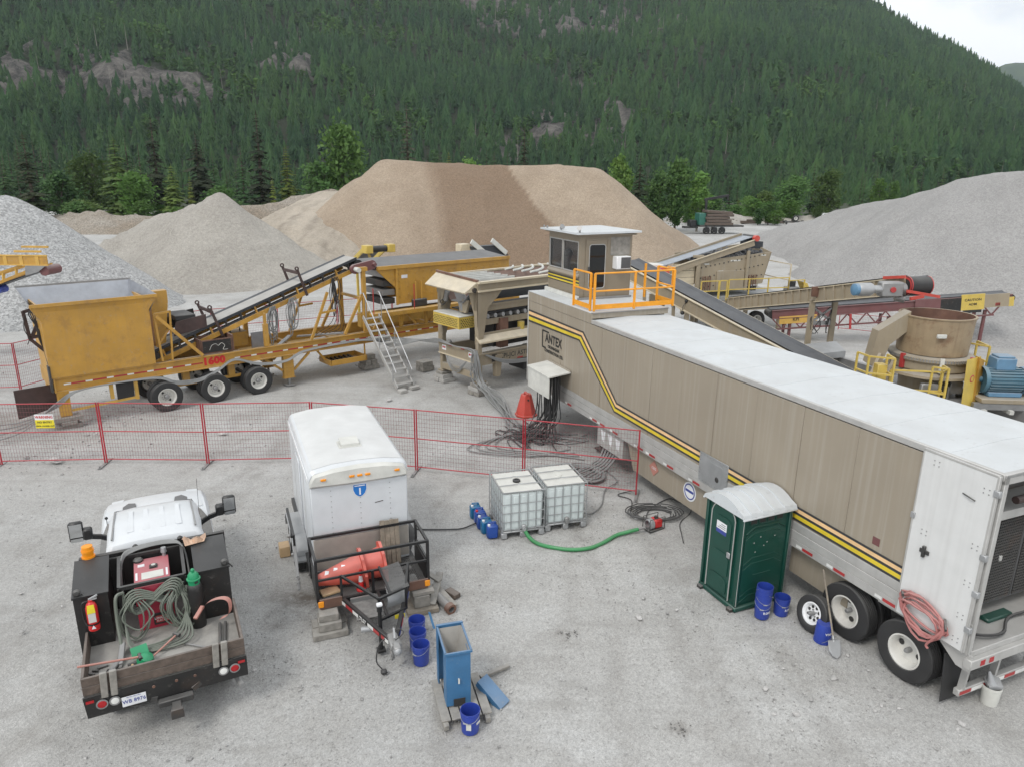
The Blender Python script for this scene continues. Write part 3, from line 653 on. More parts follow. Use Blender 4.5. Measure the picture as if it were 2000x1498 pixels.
for q in Rg:
    na = int(1.42 * q / SP); a = -.71 + 1.42 * (np.arange(na) + rs.uniform(-.45, .45, na)) / na; rj = q + rs.uniform(-.45, .45, na) * SP
    P_.append(np.stack([rj * np.sin(a), rj * np.cos(a)], 1))
P_ = np.concatenate(P_); zz = mount_h(P_[:, 0], P_[:, 1]); rkm = rock_mask(P_[:, 0], P_[:, 1], zz)
rd = np.hypot(P_[:, 0], P_[:, 1]); az_ = P_[:, 0] / P_[:, 1]
keepm = (rs.rand(len(P_)) > rkm * .55) & (rs.rand(len(P_)) > .05)
P_, zz, rd, az_, rkm = P_[keepm], zz[keepm], rd[keepm], az_[keepm], rkm[keepm]
bl = fbm(P_[:, 0] / 60, P_[:, 1] / 60, 4, 33); isb = (bl + .04 * np.clip(az_ * 3, -1, 1) > .10) & (rs.rand(len(P_)) < .58)
idx = np.where(isb, rs.randint(4, 6, len(P_)), rs.randint(0, 4, len(P_))); idx = np.where(rs.rand(len(P_)) < .004 + .10 * (rkm > .15), 6, idx)
hh = rs.uniform(6.5, 16, len(P_)) * (1 + .25 * fbm(P_[:, 0] / 25, P_[:, 1] / 25, 2, 8)); hh = np.where(isb, hh * .62, hh); hh = np.where(rd < RB + 20, hh * .85, hh)
wf = rs.uniform(.95, 1.35, len(P_)) * np.where(isb, 1.15, 1)
gn_scatter('forest', np.column_stack([P_, zz - .4]), np.column_stack([hh * wf, hh * wf, hh]), np.column_stack([rs.uniform(-.05, .05, len(P_)), rs.uniform(-.05, .05, len(P_)), rs.uniform(0, 6.28, len(P_))]), kinds, idx)
# ================================================================ wheels (shared meshes)
def lathe_mesh(name, prof, m_, n=36, ax=(0, 1, 0), closed=False, ang=30): return M().lathe(prof, n, (0, 0, 0), ax, closed).mesh(name, m_, True, ang)
def tyre_prof(r, w, rr, groove=True):
    h = w / 2; P = [(rr, -h * .72), (rr + .03, -h * .92), (rr + (r - rr) * .5, -h), (r * .965, -h * .93), (r, -h * .78)]
    if groove:
        for q in (-.48, -.16, .16, .48): P += [(r, h * (q - .05)), (r - .012, h * (q - .04)), (r - .012, h * (q + .04)), (r, h * (q + .05))]
    P += [(r, h * .78), (r * .965, h * .93), (rr + (r - rr) * .5, h), (rr + .03, h * .92), (rr, h * .72)]
    return P
def wheel_kit(r, w, rr, deep, m_rim, holes=5, hub=.075, bolts=10, hole_r=.035):
    kit = [('tyre', lathe_mesh('tyre', tyre_prof(r, w, rr), X['rubber'])), ]
    h = w / 2
    kit.append(('rim', lathe_mesh('rim', [(rr + .012, h * .70), (rr + .012, h * .86), (rr - .012, h * .88), (rr - .03, h * .7), (rr - .045, h * .7 - deep * .55), (rr * .78, h * .7 - deep), (rr * .45, h * .7 - deep * .92), (hub, h * .7 - deep * .92), (.001, h * .7 - deep * .92)], m_rim)))
    hm = M()
    for k in range(holes): a = 2 * PI * k / holes + .3; q = rr * .60; hm.cyl((math.cos(a) * q, h * .7 - deep * 1.0, math.sin(a) * q), (math.cos(a) * q, h * .7 - deep * .90 + .006, math.sin(a) * q), hole_r, n=10)
    kit.append(('hand_hole', hm.mesh('hand_hole', X['interior'])))
    b = M().lathe([(hub, h * .7 - deep), (hub, h * .7 - deep + .10), (hub * .7, h * .7 - deep + .13), (.001, h * .7 - deep + .135)], 14, (0, 0, 0), (0, 1, 0))
    for k in range(bolts): a = 2 * PI * k / bolts; q = hub * 1.65; b.cyl((math.cos(a) * q, h * .7 - deep * .95, math.sin(a) * q), (math.cos(a) * q, h * .7 - deep * .95 + .035, math.sin(a) * q), .013, n=6)
    kit.append(('hub', b.mesh('hub', X['steel']))); return kit
def put_wheel(kit, parent, loc, flip=False, rot=None, name='wheel'):
    e = bpy.data.objects.new(name, None); COL.objects.link(e); e.parent = parent; e.location = loc; e.rotation_euler = rot or ((0, RND.uniform(0, 6), PI) if flip else (0, RND.uniform(0, 6), 0))
    e.empty_display_size = .1
    for nm, me in kit: link(nm, me, e)
    return e
K_TRUCK = wheel_kit(.52, .27, .295, .12, X['rim'], holes=2, hub=.085, hole_r=.04)
K_VAN = wheel_kit(.52, .27, .285, .15, X['rim'], holes=2, hub=.045, bolts=0, hole_r=.05)
# ================================================================ control trailer (local x: towards its front, y: out of the near side)
TR = thing('control_trailer', 'long tan control trailer with white roof, striped side and operator booth', 'trailer', (6.88, 9.18, 0), math.atan2(.919, -.395))
WID = 2.6
for i in range(12):   # riveted side sheets
    x0 = 1.2 + i * 1.24; x1 = min(x0 + 1.24, 16.02)
    zt = 3.955 if x0 < 11.5 else 3.955
    m = M().box(x0 + .004, x1 - .004, -.035 - .004 * (i % 2), -.002 - .004 * (i % 2), 1.68, zt, .003)
    m.build('side_panel', X['tan_van'], TR)
    rv = M()
    for s_ in (x0 + .03, x1 - .03):
        for k in range(24): z = 1.74 + k * (zt - 1.8) / 23; rv.obox((s_, .0 - .004 * (i % 2), z), (.010, .008, .010))
    rv.build('rivet_row', X['tan_van'], TR, kind='stuff')
M().box(11.76, 16.06, -.034, .004, 3.965, 4.25, .004).build('fascia', X['tan_van'], TR)
M().box(0, 1.2, -.04, -.004, 1.2, 4.0).build('rear_side_panel', X['tan_van'], TR)
M().box(.05, 16.02, -WID, -WID + .03, 1.2, 4.02).build('far_side', X['tan_van'], TR)
M().box(16.03, 16.09, -WID, 0, 1.15, 4.22).build('front_wall', X['tan_van'], TR)
M().box(16.05, 16.13, -.10, .008, 1.15, 4.24, .01).build('corner_post', X['alu'], TR)
for k in range(3):
    z0 = 1.16 + k * .174; M().box(.0 if k else .02, 16.04, -.05, .004 + .006 * (k == 1), z0, z0 + .168, .006).build('side_rail', X['alu'], TR)
M().box(.0, 11.75, -.06, .012, 3.975, 4.085, .01).build('top_rail', X['alu'], TR)
rf = M()
rf.prism([(-.02, -.02, 4.07), (-.02, -1.3, 4.115), (-.02, -WID + .02, 4.07), (-.02, -WID + .02, 4.03), (-.02, -.02, 4.03)], (11.77, 0, 0)).build('roof', X['roof_white'], TR)
for k in range(9): M().beam((.9 + k * 1.25, -.04, 4.072), (.9 + k * 1.25, -1.3, 4.1165), .03, .008).beam((.9 + k * 1.25, -1.3, 4.1165), (.9 + k * 1.25, -WID + .04, 4.072), .03, .008).build('roof_seam', X['roof_white'], TR)
M().box(11.77, 16.12, -WID, -.0, 4.255, 4.275, .006).build('platform_roof', X['roof_white'], TR)
M().box(11.745, 11.768, -WID + .01, -.01, 4.11, 4.25).build('roof_step', X['tan_van'], TR)
M().box(11.70, 11.78, -WID, .0, 4.262, 4.285, .004).build('step_edge', X['steel'], TR)
# stripes: five bands following the same bent path
topL = [(16.02, 3.66), (12.18, 3.655), (10.17, 2.10), (1.22, 1.975)]; botL = [(16.02, 3.24), (12.42, 3.33), (10.28, 1.79), (1.22, 1.69)]
for a, b, mt in ((0, .15, 'stripe_dark'), (.15, .40, 'stripe_peach'), (.40, .58, 'stripe_dark'), (.58, .85, 'stripe_yellow'), (.85, 1, 'stripe_dark')):
    m = M()
    for k in range(3):
        A = [lerp(topL[k][j], botL[k][j], a) for j in (0, 1)]; B = [lerp(topL[k + 1][j], botL[k + 1][j], a) for j in (0, 1)]
        C = [lerp(topL[k + 1][j], botL[k + 1][j], b) for j in (0, 1)]; E_ = [lerp(topL[k][j], botL[k][j], b) for j in (0, 1)]
        m.prism([(A[0], .006, A[1]), (B[0], .006, B[1]), (C[0], .006, C[1]), (E_[0], .006, E_[1])], (0, .004, 0))
    m.build('stripe', X[mt], TR)
# company lettering
Rv, Uv = (-1, 0, 0), (0, 0, 1)
lg = M()
for p, q in (((14.45, 3.16), (14.92, 3.16)), ((14.92, 3.16), (14.92, 2.62)), ((14.92, 2.62), (14.66, 2.62))): lg.beam((p[0], .008, p[1]), (q[0], .008, q[1]), .006, .05, (0, 0, 1) if p[1] == q[1] else (1, 0, 0))
lg.build('logo_bracket', X['ink'], TR)
text('ANTEX', .40, X['ink'], TR, (14.12, .008, 2.95), Rv, Uv, bold=.012, sx=.86)
text('OKANAGAN', .135, X['ink'], TR, (14.10, .008, 2.70), Rv, Uv, bold=.006)
text('CONSTRUCTION LTD.', .135, X['ink'], TR, (14.08, .008, 2.54), Rv, Uv, bold=.006, sx=.92)
# reflective tape pairs on the rail
for s_ in (15.3, 13.02, 11.45, 11.0, 10.3, 9.05, 8.5, 7.72, 6.7, 5.0, 3.3, 2.55, 1.5):
    M().box(s_, s_ + .14, .012, .016, 1.20, 1.255).build('reflector_tape', X['tape_white'], TR)
    M().box(s_ - .02, s_ - .27, .012, .016, 1.20, 1.255).build('reflector_tape', X['tape_red'], TR)
# cable hood
hd = bpy.data.objects.new('cable_hood', None); COL.objects.link(hd); hd.parent = TR
M().prism([(12.86, .012, 2.26), (12.86, .76, 2.17), (12.86, .76, 2.13), (12.86, .012, 2.22)], (1.58, 0, 0)).build('hood_lid', X['offwhite'], hd)
M().box(12.90, 14.42, .70, .73, 1.48, 2.13).build('hood_front', X['offwhite'], hd)
M().prism([(14.40, .012, 2.2), (14.40, .70, 2.12), (14.40, .70, 1.48), (14.40, .012, 1.3)], (.02, 0, 0)).build('hood_side', X['offwhite'], hd)
M().box(12.86, 14.46, .012, .04, 2.26, 2.31, .005).build('hood_flashing', X['tan_van'], hd)
# patch plate, placards
pp = M().box(5.52, 6.5, .008, .022, 1.36, 2.06, .004).build('access_plate', X['galv'], TR)
b_ = M()
for k in range(9):
    for z in (1.40, 2.02): b_.obox((5.58 + k * .107, .024, z), (.016, .01, .016))
for k in range(6):
    for x in (5.56, 6.46): b_.obox((x, .024, 1.46 + k * .1), (.016, .01, .016))
b_.build('bolt_row', X['steel'], pp, kind='stuff'); M().lathe([(.07, 0), (.055, .012), (.001, .014)], 16, (5.85, .024, 1.6), (0, 1, 0)).build('lock_disc', X['steel_dark'], pp)
M().box(5.7, 6.3, .0225, .028, 1.5, 1.93, .003).build('plate_door', X['galv'], pp)
M().prism([(8.45, -.142, .62), (8.66, -.142, .83), (8.45, -.142, 1.04), (8.24, -.142, .83)], (0, .006, 0)).build('hazard_placard', X['hose_pink'], TR)
text('1202', .10, X['plate_white'], TR, (8.45, -.134, .83), Rv, Uv)
M().lathe([(.24, 0), (.24, .006), (.001, .006)], 28, (6.95, -.145, .82), (0, 1, 0)).build('round_decal', X['plate_white'], TR)
M().lathe([(.20, 0), (.20, .003), (.17, .003), (.17, 0)], 28, (6.95, -.138, .82), (0, 1, 0), True).build('decal_ring', X['ink_blue'], TR)
M().box(6.80, 7.10, -.138, -.134, .80, .86).build('decal_bar', X['ink_blue'], TR)
M().prism([(1.72, -.002, 2.08), (1.86, -.002, 2.08), (1.86, -.002, 2.22), (1.72, -.002, 2.22)], (0, .005, 0)).build('hazard_mark', X['red_dark'], TR)
# underneath
M().prism([(5.2, -.15, 1.16), (9.8, -.15, 1.16), (9.4, -.15, .40), (5.4, -.15, .40)], (0, -1.1, 0)).build('belly_box', X['tan_van'], TR)
M().box(2.3, 3.75, -.2, -1.3, .48, 1.16, .01).build('belly_box', X['tan_van'], TR)
eb = M().box(9.9, 11.3, -.1, -.7, .5, 1.15, .01).build('junction_box', X['alu'], TR)
for k in range(3): M().prism([(11.1 - k * .4, -.098, 1.0), (10.85 - k * .4, -.098, 1.0), (10.9 - k * .4, -.098, .68), (11.0 - k * .4, -.098, .72)], (0, .006, 0)).build('label', X['plate_white'], eb)
M().box(10.2, 9.0, -.35, -.8, .62, .7).build('cross_tube', X['steel_dark'], TR)
M().box(.3, 16, -.5, -.62, .85, 1.16).build('chassis_beam', X['steel'], TR); M().box(.3, 16, -2.0, -2.12, .85, 1.16).build('chassis_beam', X['steel'], TR)
for y in (-.45, -2.1):
    lg_ = M().box(11.55, 11.72, y, y - .17, .22, 1.16).box(11.6, 11.67, y - .05, y - .12, .1, .3).box(11.42, 11.85, y + .1, y - .28, .10, .15).build('landing_leg', X['rust_dark'], TR)
    M().beam((11.6, y - .08, .6), (10.9, y - .08, 1.1), .06, .06).build('brace', X['rust_dark'], TR)
# rear door folded flat against the side
dr = M().box(.03, 1.18, .03, .075, 1.205, 4.05, .006).build('rear_door', X['white_door'], TR)
M().box(.01, .05, .028, .085, 1.2, 4.06, .006).box(.03, 1.19, .028, .08, 4.03, 4.07, .005).box(1.165, 1.195, .028, .08, 1.2, 4.06, .005).build('door_trim', X['alu'], dr)
for z in (1.55, 2.15, 2.75, 3.75): M().box(-.035, .06, .03, .10, z, z + .10, .01).build('hinge', X['galv'], dr)
M().box(.80, .96, .078, .10, 2.42, 2.49, .006).box(.86, .91, .078, .12, 2.36, 2.55, .006).build('latch', X['steel_dark'], dr)
M().box(1.14, 1.21, .06, .10, 2.9, 3.0, .006).build('door_catch', X['galv'], dr)
bl_ = M()
for x, z in ((.95, 3.9), (.16, 3.78), (.16, 2.9), (.16, 2.3), (.16, 1.75), (.16, 1.35), (.95, 2.75)):
    for dx in (-.04, .04):
        for dz in (-.035, .035): bl_.obox((x + dx, .078, z + dz), (.014, .01, .014))
bl_.build('bolt_set', X['steel'], dr, kind='stuff')
M().tube([(.28, .09, 3.58), (.32, .11, 3.60), (.48, .085, 3.62)], .010, 5).build('door_hook', X['steel_dark'], dr)
M().beam((1.12, .09, 1.62), (1.0, .22, 1.64), .03, .05).build('hose_peg', X['steel_dark'], dr); M().beam((.36, .09, 1.56), (.22, .24, 1.5), .03, .05).build('hose_peg', X['steel_dark'], dr)
# rear opening
M().box(-.02, .06, -.09, .0, 1.15, 4.08, .008).box(-.02, .06, -WID, -WID + .09, 1.15, 4.08, .008).box(-.02, .06, -WID, 0, 3.93, 4.09, .008).build('rear_frame', X['alu'], TR)
M().box(-.02, 1.6, -WID + .03, -.04, 1.1, 1.2, .008).build('floor_deck', X['alu'], TR)
M().box(1.6, 1.65, -WID + .04, -.04, 1.2, 4.0).build('bulkhead', X['interior'], TR)
for k in range(3):
    y0 = -.3 - k * .72; pn = M().box(.55, .60, y0, y0 - .70, 1.42, 3.05, .006).build('radiator_panel', X['grille'], TR)
    q = M()
    for j in range(30): q.box(.53, .548, y0 - .03, y0 - .67, 1.47 + j * .052, 1.47 + j * .052 + .02)
    for j in range(14): q.box(.538, .552, y0 - .04 - j * .047, y0 - .05 - j * .047, 1.46, 3.02)
    q.build('fin_screen', X['steel_dark'], pn, kind='stuff')
    M().box(.52, .60, y0 - .20, y0 - .27, 2.18, 2.28, .01).build('panel_latch', X['alu'], pn)
M().prism([(.35, -.2, 3.08), (.35, -.2, 3.22), (1.4, -.2, 3.55), (1.4, -.2, 3.42)], (0, -2.2, 0)).build('air_duct', X['alu'], TR)
M().cyl((.45, -.3, 3.68), (.45, -2.4, 3.68), .13, n=14).build('exhaust_pipe', X['steel_dark'], TR); M().cyl((.25, -.8, 3.45), (.25, -2.3, 3.45), .06, n=10).build('exhaust_pipe', X['rust_dark'], TR)
M().tube(spline([(.3, -.3, 1.28), (.1, -.5, 1.3), (.06, -.9, 1.27), (.3, -1.4, 1.26), (.25, -2, 1.3)], 5), .025, 6).build('coolant_hose', X['cable'], TR)
M().box(.35, .52, -1.0, -1.6, 1.2, 1.27, .02).build('drip_tray', X['green_potty'], TR)
M().box(-.10, .03, -WID, .0, .93, 1.10, .012).build('rear_sill', X['alu'], TR)
M().prism([(.5, -.03, 1.15), (-.06, -.03, 1.15), (-.06, -.03, .88), (.14, -.03, .88)], (0, -.05, 0)).build('corner_gusset', X['alu'], TR)
for y in (-.32, -1.05, -1.9, -2.5): M().beam((.12, y, .95), (.16, y, .30), .10, .05, (0, 1, 0)).build('guard_post', X['alu'], TR)
M().box(.11, .21, -WID, -.22, .24, .36, .01).build('underride_guard', X['alu'], TR)
for k in range(9):
    M().box(.104, .108, -.24 - k * .265, -.24 - k * .265 - .26, .27, .33).build('reflector_tape', X['tape_red' if k % 2 == 0 else 'tape_white'], TR)
for y in (-.22, -.42): M().box(-.105, -.10, y, y - .10, .97, 1.06).build('tail_light', X['lens_red'], TR)
fl_ = M().prism([(.34, -.06, .92), (.34, -.72, .92), (.27, -.72, .08), (.27, -.06, .08)], (.012, 0, 0)).build('mud_flap', X['rubber'], TR)
for s_ in (1.0, 2.22):
    for y, f in ((-.17, 0), (-.50, 0), (-2.10, 1), (-2.43, 1)): put_wheel(K_VAN, TR, (s_, y, .51), bool(f))
    M().cyl((s_, -.3, .51), (s_, -2.3, .51), .07).build('axle', X['steel_dark'], TR)
M().box(.5, 2.9, -.75, -.85, .7, .95).build('suspension_frame', X['steel'], TR)
# operator booth
bo = bpy.data.objects.new('control_booth', None); COL.objects.link(bo); bo.parent = TR
bx0, bx1, by0, by1, bz0, bz1 = 13.9, 16.08, -.72, -2.58, 4.276, 6.24
TB = X['tan_booth']
w = M()
def wall_near(x0, x1, z0, z1): w.box(x0, x1, by0, by0 - .06, z0, z1)
wall_near(bx0, bx1, bz0, 5.10); wall_near(bx0, bx1, 6.06, bz1); wall_near(bx0, 13.99, 5.10, 6.06); wall_near(15.02, 15.07, 5.10, 6.06); wall_near(16.0, bx1, 5.10, 6.06)
w.box(bx0 - .0, bx0 + .06, by0 - .06, -.93, bz0, bz1).box(bx0, bx0 + .06, -1.70, by1, bz0, bz1).box(bx0, bx0 + .06, -.93, -1.70, 6.12, bz1)
w.box(bx1 - .06, bx1, by0 - .06, by1, bz0, 5.1).box(bx1 - .06, bx1, by0 - .06, by1, 6.06, bz1).box(bx1 - .06, bx1, by0 - .06, by0 - .12, 5.1, 6.06).box(bx1 - .06, bx1, by1 + .06, by1, 5.1, 6.06)
w.box(bx0 + .06, bx1 - .06, by1, by1 + .06, bz0, bz1).build('booth_wall', TB, bo, smooth=False)
for x0, x1 in ((13.99, 15.02), (15.07, 16.0)):
    M().box(x0, x1, by0 - .025, by0 - .035, 5.10, 6.06).build('window_pane', X['glass'], bo)
    fr = M()
    for a, b, c_, d in ((x0, x1, 5.10, 5.13), (x0, x1, 6.03, 6.06), (x0, x0 + .03, 5.13, 6.03), (x1 - .03, x1, 5.13, 6.03)): fr.box(a, b, by0 - .02, by0 + .012, c_, d)
    fr.build('window_frame', X['alu'], bo)
M().box(bx1 - .035, bx1 - .025, by0 - .12, by1 + .06, 5.1, 6.06).build('window_pane', X['glass'], bo)
M().prism([(bx0 - .02, by0 + .005, 5.0), (bx0 - .02, by0 + .07, 4.96), (bx0 - .02, by0 + .07, 5.0), (bx0 - .02, by0 + .005, 5.08)], (2.2, 0, 0)).build('window_sill', TB, bo)
for a, b, mt in ((4.86, 4.90, 'stripe_dark'), (4.815, 4.86, 'stripe_yellow'), (4.76, 4.815, 'stripe_dark'), (4.71, 4.76, 'stripe_yellow'), (4.68, 4.71, 'stripe_dark')):
    M().box(bx0 + .0, bx1, by0 + .002, by0 + .006, a, b).build('stripe', X[mt], bo)
# door
M().box(bx0 - .02, bx0 + .03, -.95, -1.68, 4.30, 6.10, .006).build('door', TB, bo)
fr = M()
for y0, y1, z0, z1 in ((-.915, -.95, 4.29, 6.14), (-1.68, -1.715, 4.29, 6.14), (-.95, -1.68, 6.105, 6.14)): fr.box(bx0 - .03, bx0 + .0, y0, y1, z0, z1)
fr.build('door_frame', TB, bo)
def rrect(y0, y1, z0, z1, r, x, n=4):
    o = []
    for cy, cz, a0 in ((y0 - r, z1 - r, 0), (y1 + r, z1 - r, 90), (y1 + r, z0 + r, 180), (y0 - r, z0 + r, 270)):
        for k in range(n + 1): a = rad(a0 + 90 * k / n); o.append((x, cy + r * math.cos(a), cz + r * math.sin(a)))
    return o
M().prism(rrect(-1.05, -1.60, 4.62, 5.96, .08, bx0 - .022), (-.006, 0, 0)).build('door_pane', X['glass_dark'], bo)
M().tube(rrect(-1.04, -1.61, 4.61, 5.97, .085, bx0 - .028), .014, 5, True).build('pane_seal', X['alu'], bo)
M().box(bx0 - .07, bx0 - .02, -1.0, -1.06, 5.12, 5.3, .01).build('door_handle', X['steel_dark'], bo)
M().box(bx0 - .012, bx0 - .002, -1.80, -2.5, 5.62, 6.18).build('plywood_panel', X['wood_grey'], bo)
M().box(bx0 - .25, bx0 + .02, -1.90, -2.42, 5.20, 5.60, .02).build('air_conditioner', X['white'], bo)
ag = M().box(bx0 - .256, bx0 - .250, -2.06, -2.40, 5.23, 5.57)
for k in range(12): ag.box(bx0 - .262, bx0 - .256, -2.07, -2.39, 5.245 + k * .027, 5.258 + k * .027)
ag.build('louvre', X['grille'], bo)
M().prism([(bx0 - .22, by0 + .22, bz1 + .05), (bx1 + .24, by0 + .22, bz1 + .05), (bx1 + .24, by1 - .20, bz1 + .08), (bx0 - .22, by1 - .20, bz1 + .08)], (0, 0, .06)).build('booth_roof', X['roof_white'], bo)
M().box(bx0 - .1, bx1 + .1, by0 + .1, by1 - .1, bz1, bz1 + .05).build('roof_soffit', TB, bo)
M().cyl((15.0, -.6, bz1 + .11), (15.0, -.6, bz1 + .2), .02, n=6).cyl((15.0, -.6, bz1 + .17), (14.9, -.6, bz1 + .22), .05, .09, n=8).cyl((13.78, -.62, bz1 + .1), (13.78, -.62, bz1 + .22), .03).cyl((13.78, -.62, bz1 + .2), (13.7, -.56, bz1 + .25), .04, .08, n=8).build('roof_lamp', X['steel'], bo)
for P_0 in ((16.2, -.58), (15.9, -.55)): M().cyl((P_0[0], P_0[1], bz1 + .1), (P_0[0], P_0[1], bz1 + .19), .03, n=8).build('roof_knob', X['steel'], bo)
M().box(bx0 - .1, bx1 + .02, by0 + .12, by0 + .04, 4.28, 4.40).build('flashing', X['offwhite'], bo); M().box(bx0 - .12, bx0 - .05, by0 + .1, by1, 4.28, 4.34).build('flashing', X['steel'], bo)
M().box(14.3, 15.9, -1.5, -2.5, 4.28, 5.0, .02).build('control_desk', X['steel_dark'], bo)
ch = M().box(14.6, 15.0, -1.0, -1.4, 4.7, 4.78, .03).box(14.62, 14.98, -1.36, -1.43, 4.78, 5.35, .03).build('operator_chair', X['cardboard'], bo)
M().sphere((15.4, -1.1, 5.55), .16, 10, 8).tube(spline([(15.4, -1.1, 5.5), (15.3, -1.0, 5.2), (15.5, -1.1, 4.9)], 4), .12, 6).build('hanging_cover', X['offwhite'], bo)
# orange handrail on the platform
hr = bpy.data.objects.new('handrail', None); COL.objects.link(hr); hr.parent = TR
def rail(nm, p, q, r=.028): M().tube([p, q], r, 6).build(nm, X['safety_orange'], hr)
za, zb = 4.285, 5.36
Pn = [(13.05, -.10), (12.04, -.10), (11.92, -.16), (11.92, -1.5), (11.92, -2.86), (12.9, -2.95), (13.6, -2.95)]
for x, y in Pn: M().box(x - .03, x + .03, y - .03, y + .03, za, zb, .004).build('rail_post', X['safety_orange'], hr)
for x, y in Pn[1:5]: M().box(x - .022, x + .022, y - .022, y + .022, za - .03, za + .14).build('post_foot', X['steel'], hr)
for i, j in ((0, 1), (2, 3), (3, 4), (4, 5)):
    (a, b), (c_, d) = Pn[i], Pn[j]
    for z in (zb, 4.86): rail('rail_bar', (a, b, z), (c_, d, z))
    M().beam((a, b, 4.40), (c_, d, 4.40), .012, .14).build('toe_board', X['safety_orange'], hr)
M().beam((12.02, -2.86, 4.9), (12.02, -2.86, zb + .06), .03, .03).beam((11.92, -2.86, zb + .06), (12.3, -2.86, zb + .06), .03, .03).build('gate_bar', X['safety_orange'], hr)
# ================================================================ things on and beside the control trailer
def local(o, p): return o.matrix_world @ Vector(p)
TRM = Matrix.Translation((6.88, 9.18, 0)) @ Matrix.Rotation(math.atan2(.919, -.395), 4, 'Z')
def TW(*p): return tuple(TRM @ Vector(p))
r = random.Random(3)
hc = M()
for k in range(7):
    P = []
    for i in range(30):
        a = 2 * PI * i / 30; rx = .42 - .02 * k + r.uniform(-.02, .02); rz_ = .20 + .03 * (k % 3) + r.uniform(-.015, .015)
        lx = math.cos(a) * rx; lz = math.sin(a) * rz_ - .12 * lx * (1 if k % 2 else 1.6)
        P.append(TW(.68 - lx, .13 + .016 * (k % 4) + .02 * math.sin(a * 2 + k), 1.50 - .02 * k + lz - .10 * (1 - abs(lx) / .45) * (k % 2)))
    hc.tube(P, .019, 6, True)
hc.tube(spline([TW(.3, .16, 1.45), TW(.42, .2, 1.2), TW(.5, .19, 1.05), TW(.47, .18, 1.0)], 5), .019, 6)
tag(hc.build('air_hose', X['hose_red']), 'dusty red air hose coiled on pegs of the white trailer door', 'hose')
K_SPARE = wheel_kit(.34, .205, .195, .05, X['white'], holes=8, hub=.04, bolts=5, hole_r=.028)
SP_ = thing('spare_wheel', 'small spare wheel with white spoked rim leaning on trailer tyre', 'wheel', (5.62, 11.44, 0), math.atan2(.919, -.395))
for nm, me in K_SPARE: link(nm, me, SP_, None, None, (0, 0, .335), (rad(14), 0, 0))
# ================================================================ yellow feed plant (local x: along it, y: away from the camera)
YA = math.atan2(.66, .75)
YM = Matrix.Translation((-14.5, 21.6, 0)) @ Matrix.Rotation(YA, 4, 'Z')
def YW(*p): return tuple(YM @ Vector(p))
FP = thing('feed_plant', 'yellow wheeled feeder plant marked 1600 with hopper and inclined belt', 'feeder', (-14.5, 21.6, 0), YA)
Yl = X['yellow']
def ibeam(nm, x0, x1, y, z0, z1, par, mt, w=.16):
    M().box(x0, x1, y + w * .4, y + w * .6, z0, z1).box(x0, x1, y, y + w, z1 - .035, z1).box(x0, x1, y, y + w, z0, z0 + .035).build(nm, mt, par)
ibeam('main_beam', .03, 19.5, .0, 1.22, 1.68, FP, Yl, .18); ibeam('main_beam', .03, 19.5, 2.1, 1.22, 1.68, FP, Yl, .18)
M().box(.0, .05, -.02, 2.3, 1.22, 1.70).build('end_beam', Yl, FP)
for x in (3.6, 5.9, 8.2, 10.0, 12.4, 15): M().box(x, x + .12, .18, 2.1, 1.3, 1.5).build('cross_beam', Yl, FP)
M().box(6.6, 10.8, .3, 2.0, 1.28, 1.31).build('belly_pan', X['yellow_faded'], FP)
text('1600', .35, X['red'], FP, (5.0, .060, 1.455), (1, 0, 0), (0, 0, 1), bold=.022, sx=1.1)
k = 0
for a, b in ((.28, 4.3), (5.75, 14.6)):
    x = a
    while x < b:
        for nm, L in (('tape_white', .2), ('tape_red', .4)):
            M().box(x, x + L, .066, .071, 1.415, 1.465).build('reflector_tape', X[nm], FP); x += L + .01
# hopper
M().box(-.05, 3.05, -.03, .015, 1.69, 3.95, .006).build('hopper_wall', Yl, FP)
hl = X['hopper_liner']
rz_, xa, xb, ya, yb = 4.05, -.30, 3.32, -.12, 2.25
M().prism([(xa, ya, rz_), (xb, ya, rz_), (2.93, .0, 3.72), (.06, .0, 3.72)], (0, .03, .02)).box(xa, xb, ya - .03, ya + .01, 3.97, 4.07).build('hopper_rim', Yl, FP)
for nm, q in (('hopper_liner', [(xa, yb, rz_ + .30), (xb - .25, yb, rz_ + .30), (2.7, 1.4, 2.6), (.4, 1.4, 2.6)]), ('hopper_liner', [(xa, ya, rz_ + .02), (xa, yb, rz_ + .30), (.4, 1.4, 2.6), (.4, .3, 2.6)]), ('hopper_liner', [(xb, ya, rz_ + .02), (xb - .25, yb, rz_ + .30), (2.7, 1.4, 2.6), (2.7, .3, 2.6)])):
    M().prism(q, (0, 0, -.03)).build(nm, hl, FP)
M().box(xa - .01, xb - .2, yb - .02, yb + .02, rz_ + .24, rz_ + .32).build('hopper_rim', X['steel'], FP)
M().prism([(xb, ya, 3.98), (2.93, -.02, 3.95), (2.93, -.02, 3.4)], (0, .25, 0)).build('gusset', Yl, FP); M().prism([(xa, ya, 3.98), (.06, -.02, 3.95), (.06, -.02, 3.3)], (0, .25, 0)).build('gusset', Yl, FP)
M().prism([(2.93, .02, 1.7), (3.0, .02, 3.95), (3.0, 2.0, 3.95), (2.93, 2.0, 1.7)], (.05, 0, 0)).build('hopper_end', Yl, FP)
M().prism([(.06, .02, 1.7), (.0, .02, 3.95), (.0, 2.0, 3.95), (.06, 2.0, 1.7)], (-.05, 0, 0)).build('hopper_end', Yl, FP)
M().prism([(3.38, 1.0, 3.98), (3.95, 1.0, 4.0), (3.95, 1.0, 3.6), (3.7, 1.0, 2.0), (3.38, 1.0, 2.0)], (0, .35, 0)).build('chute_box', Yl, FP)
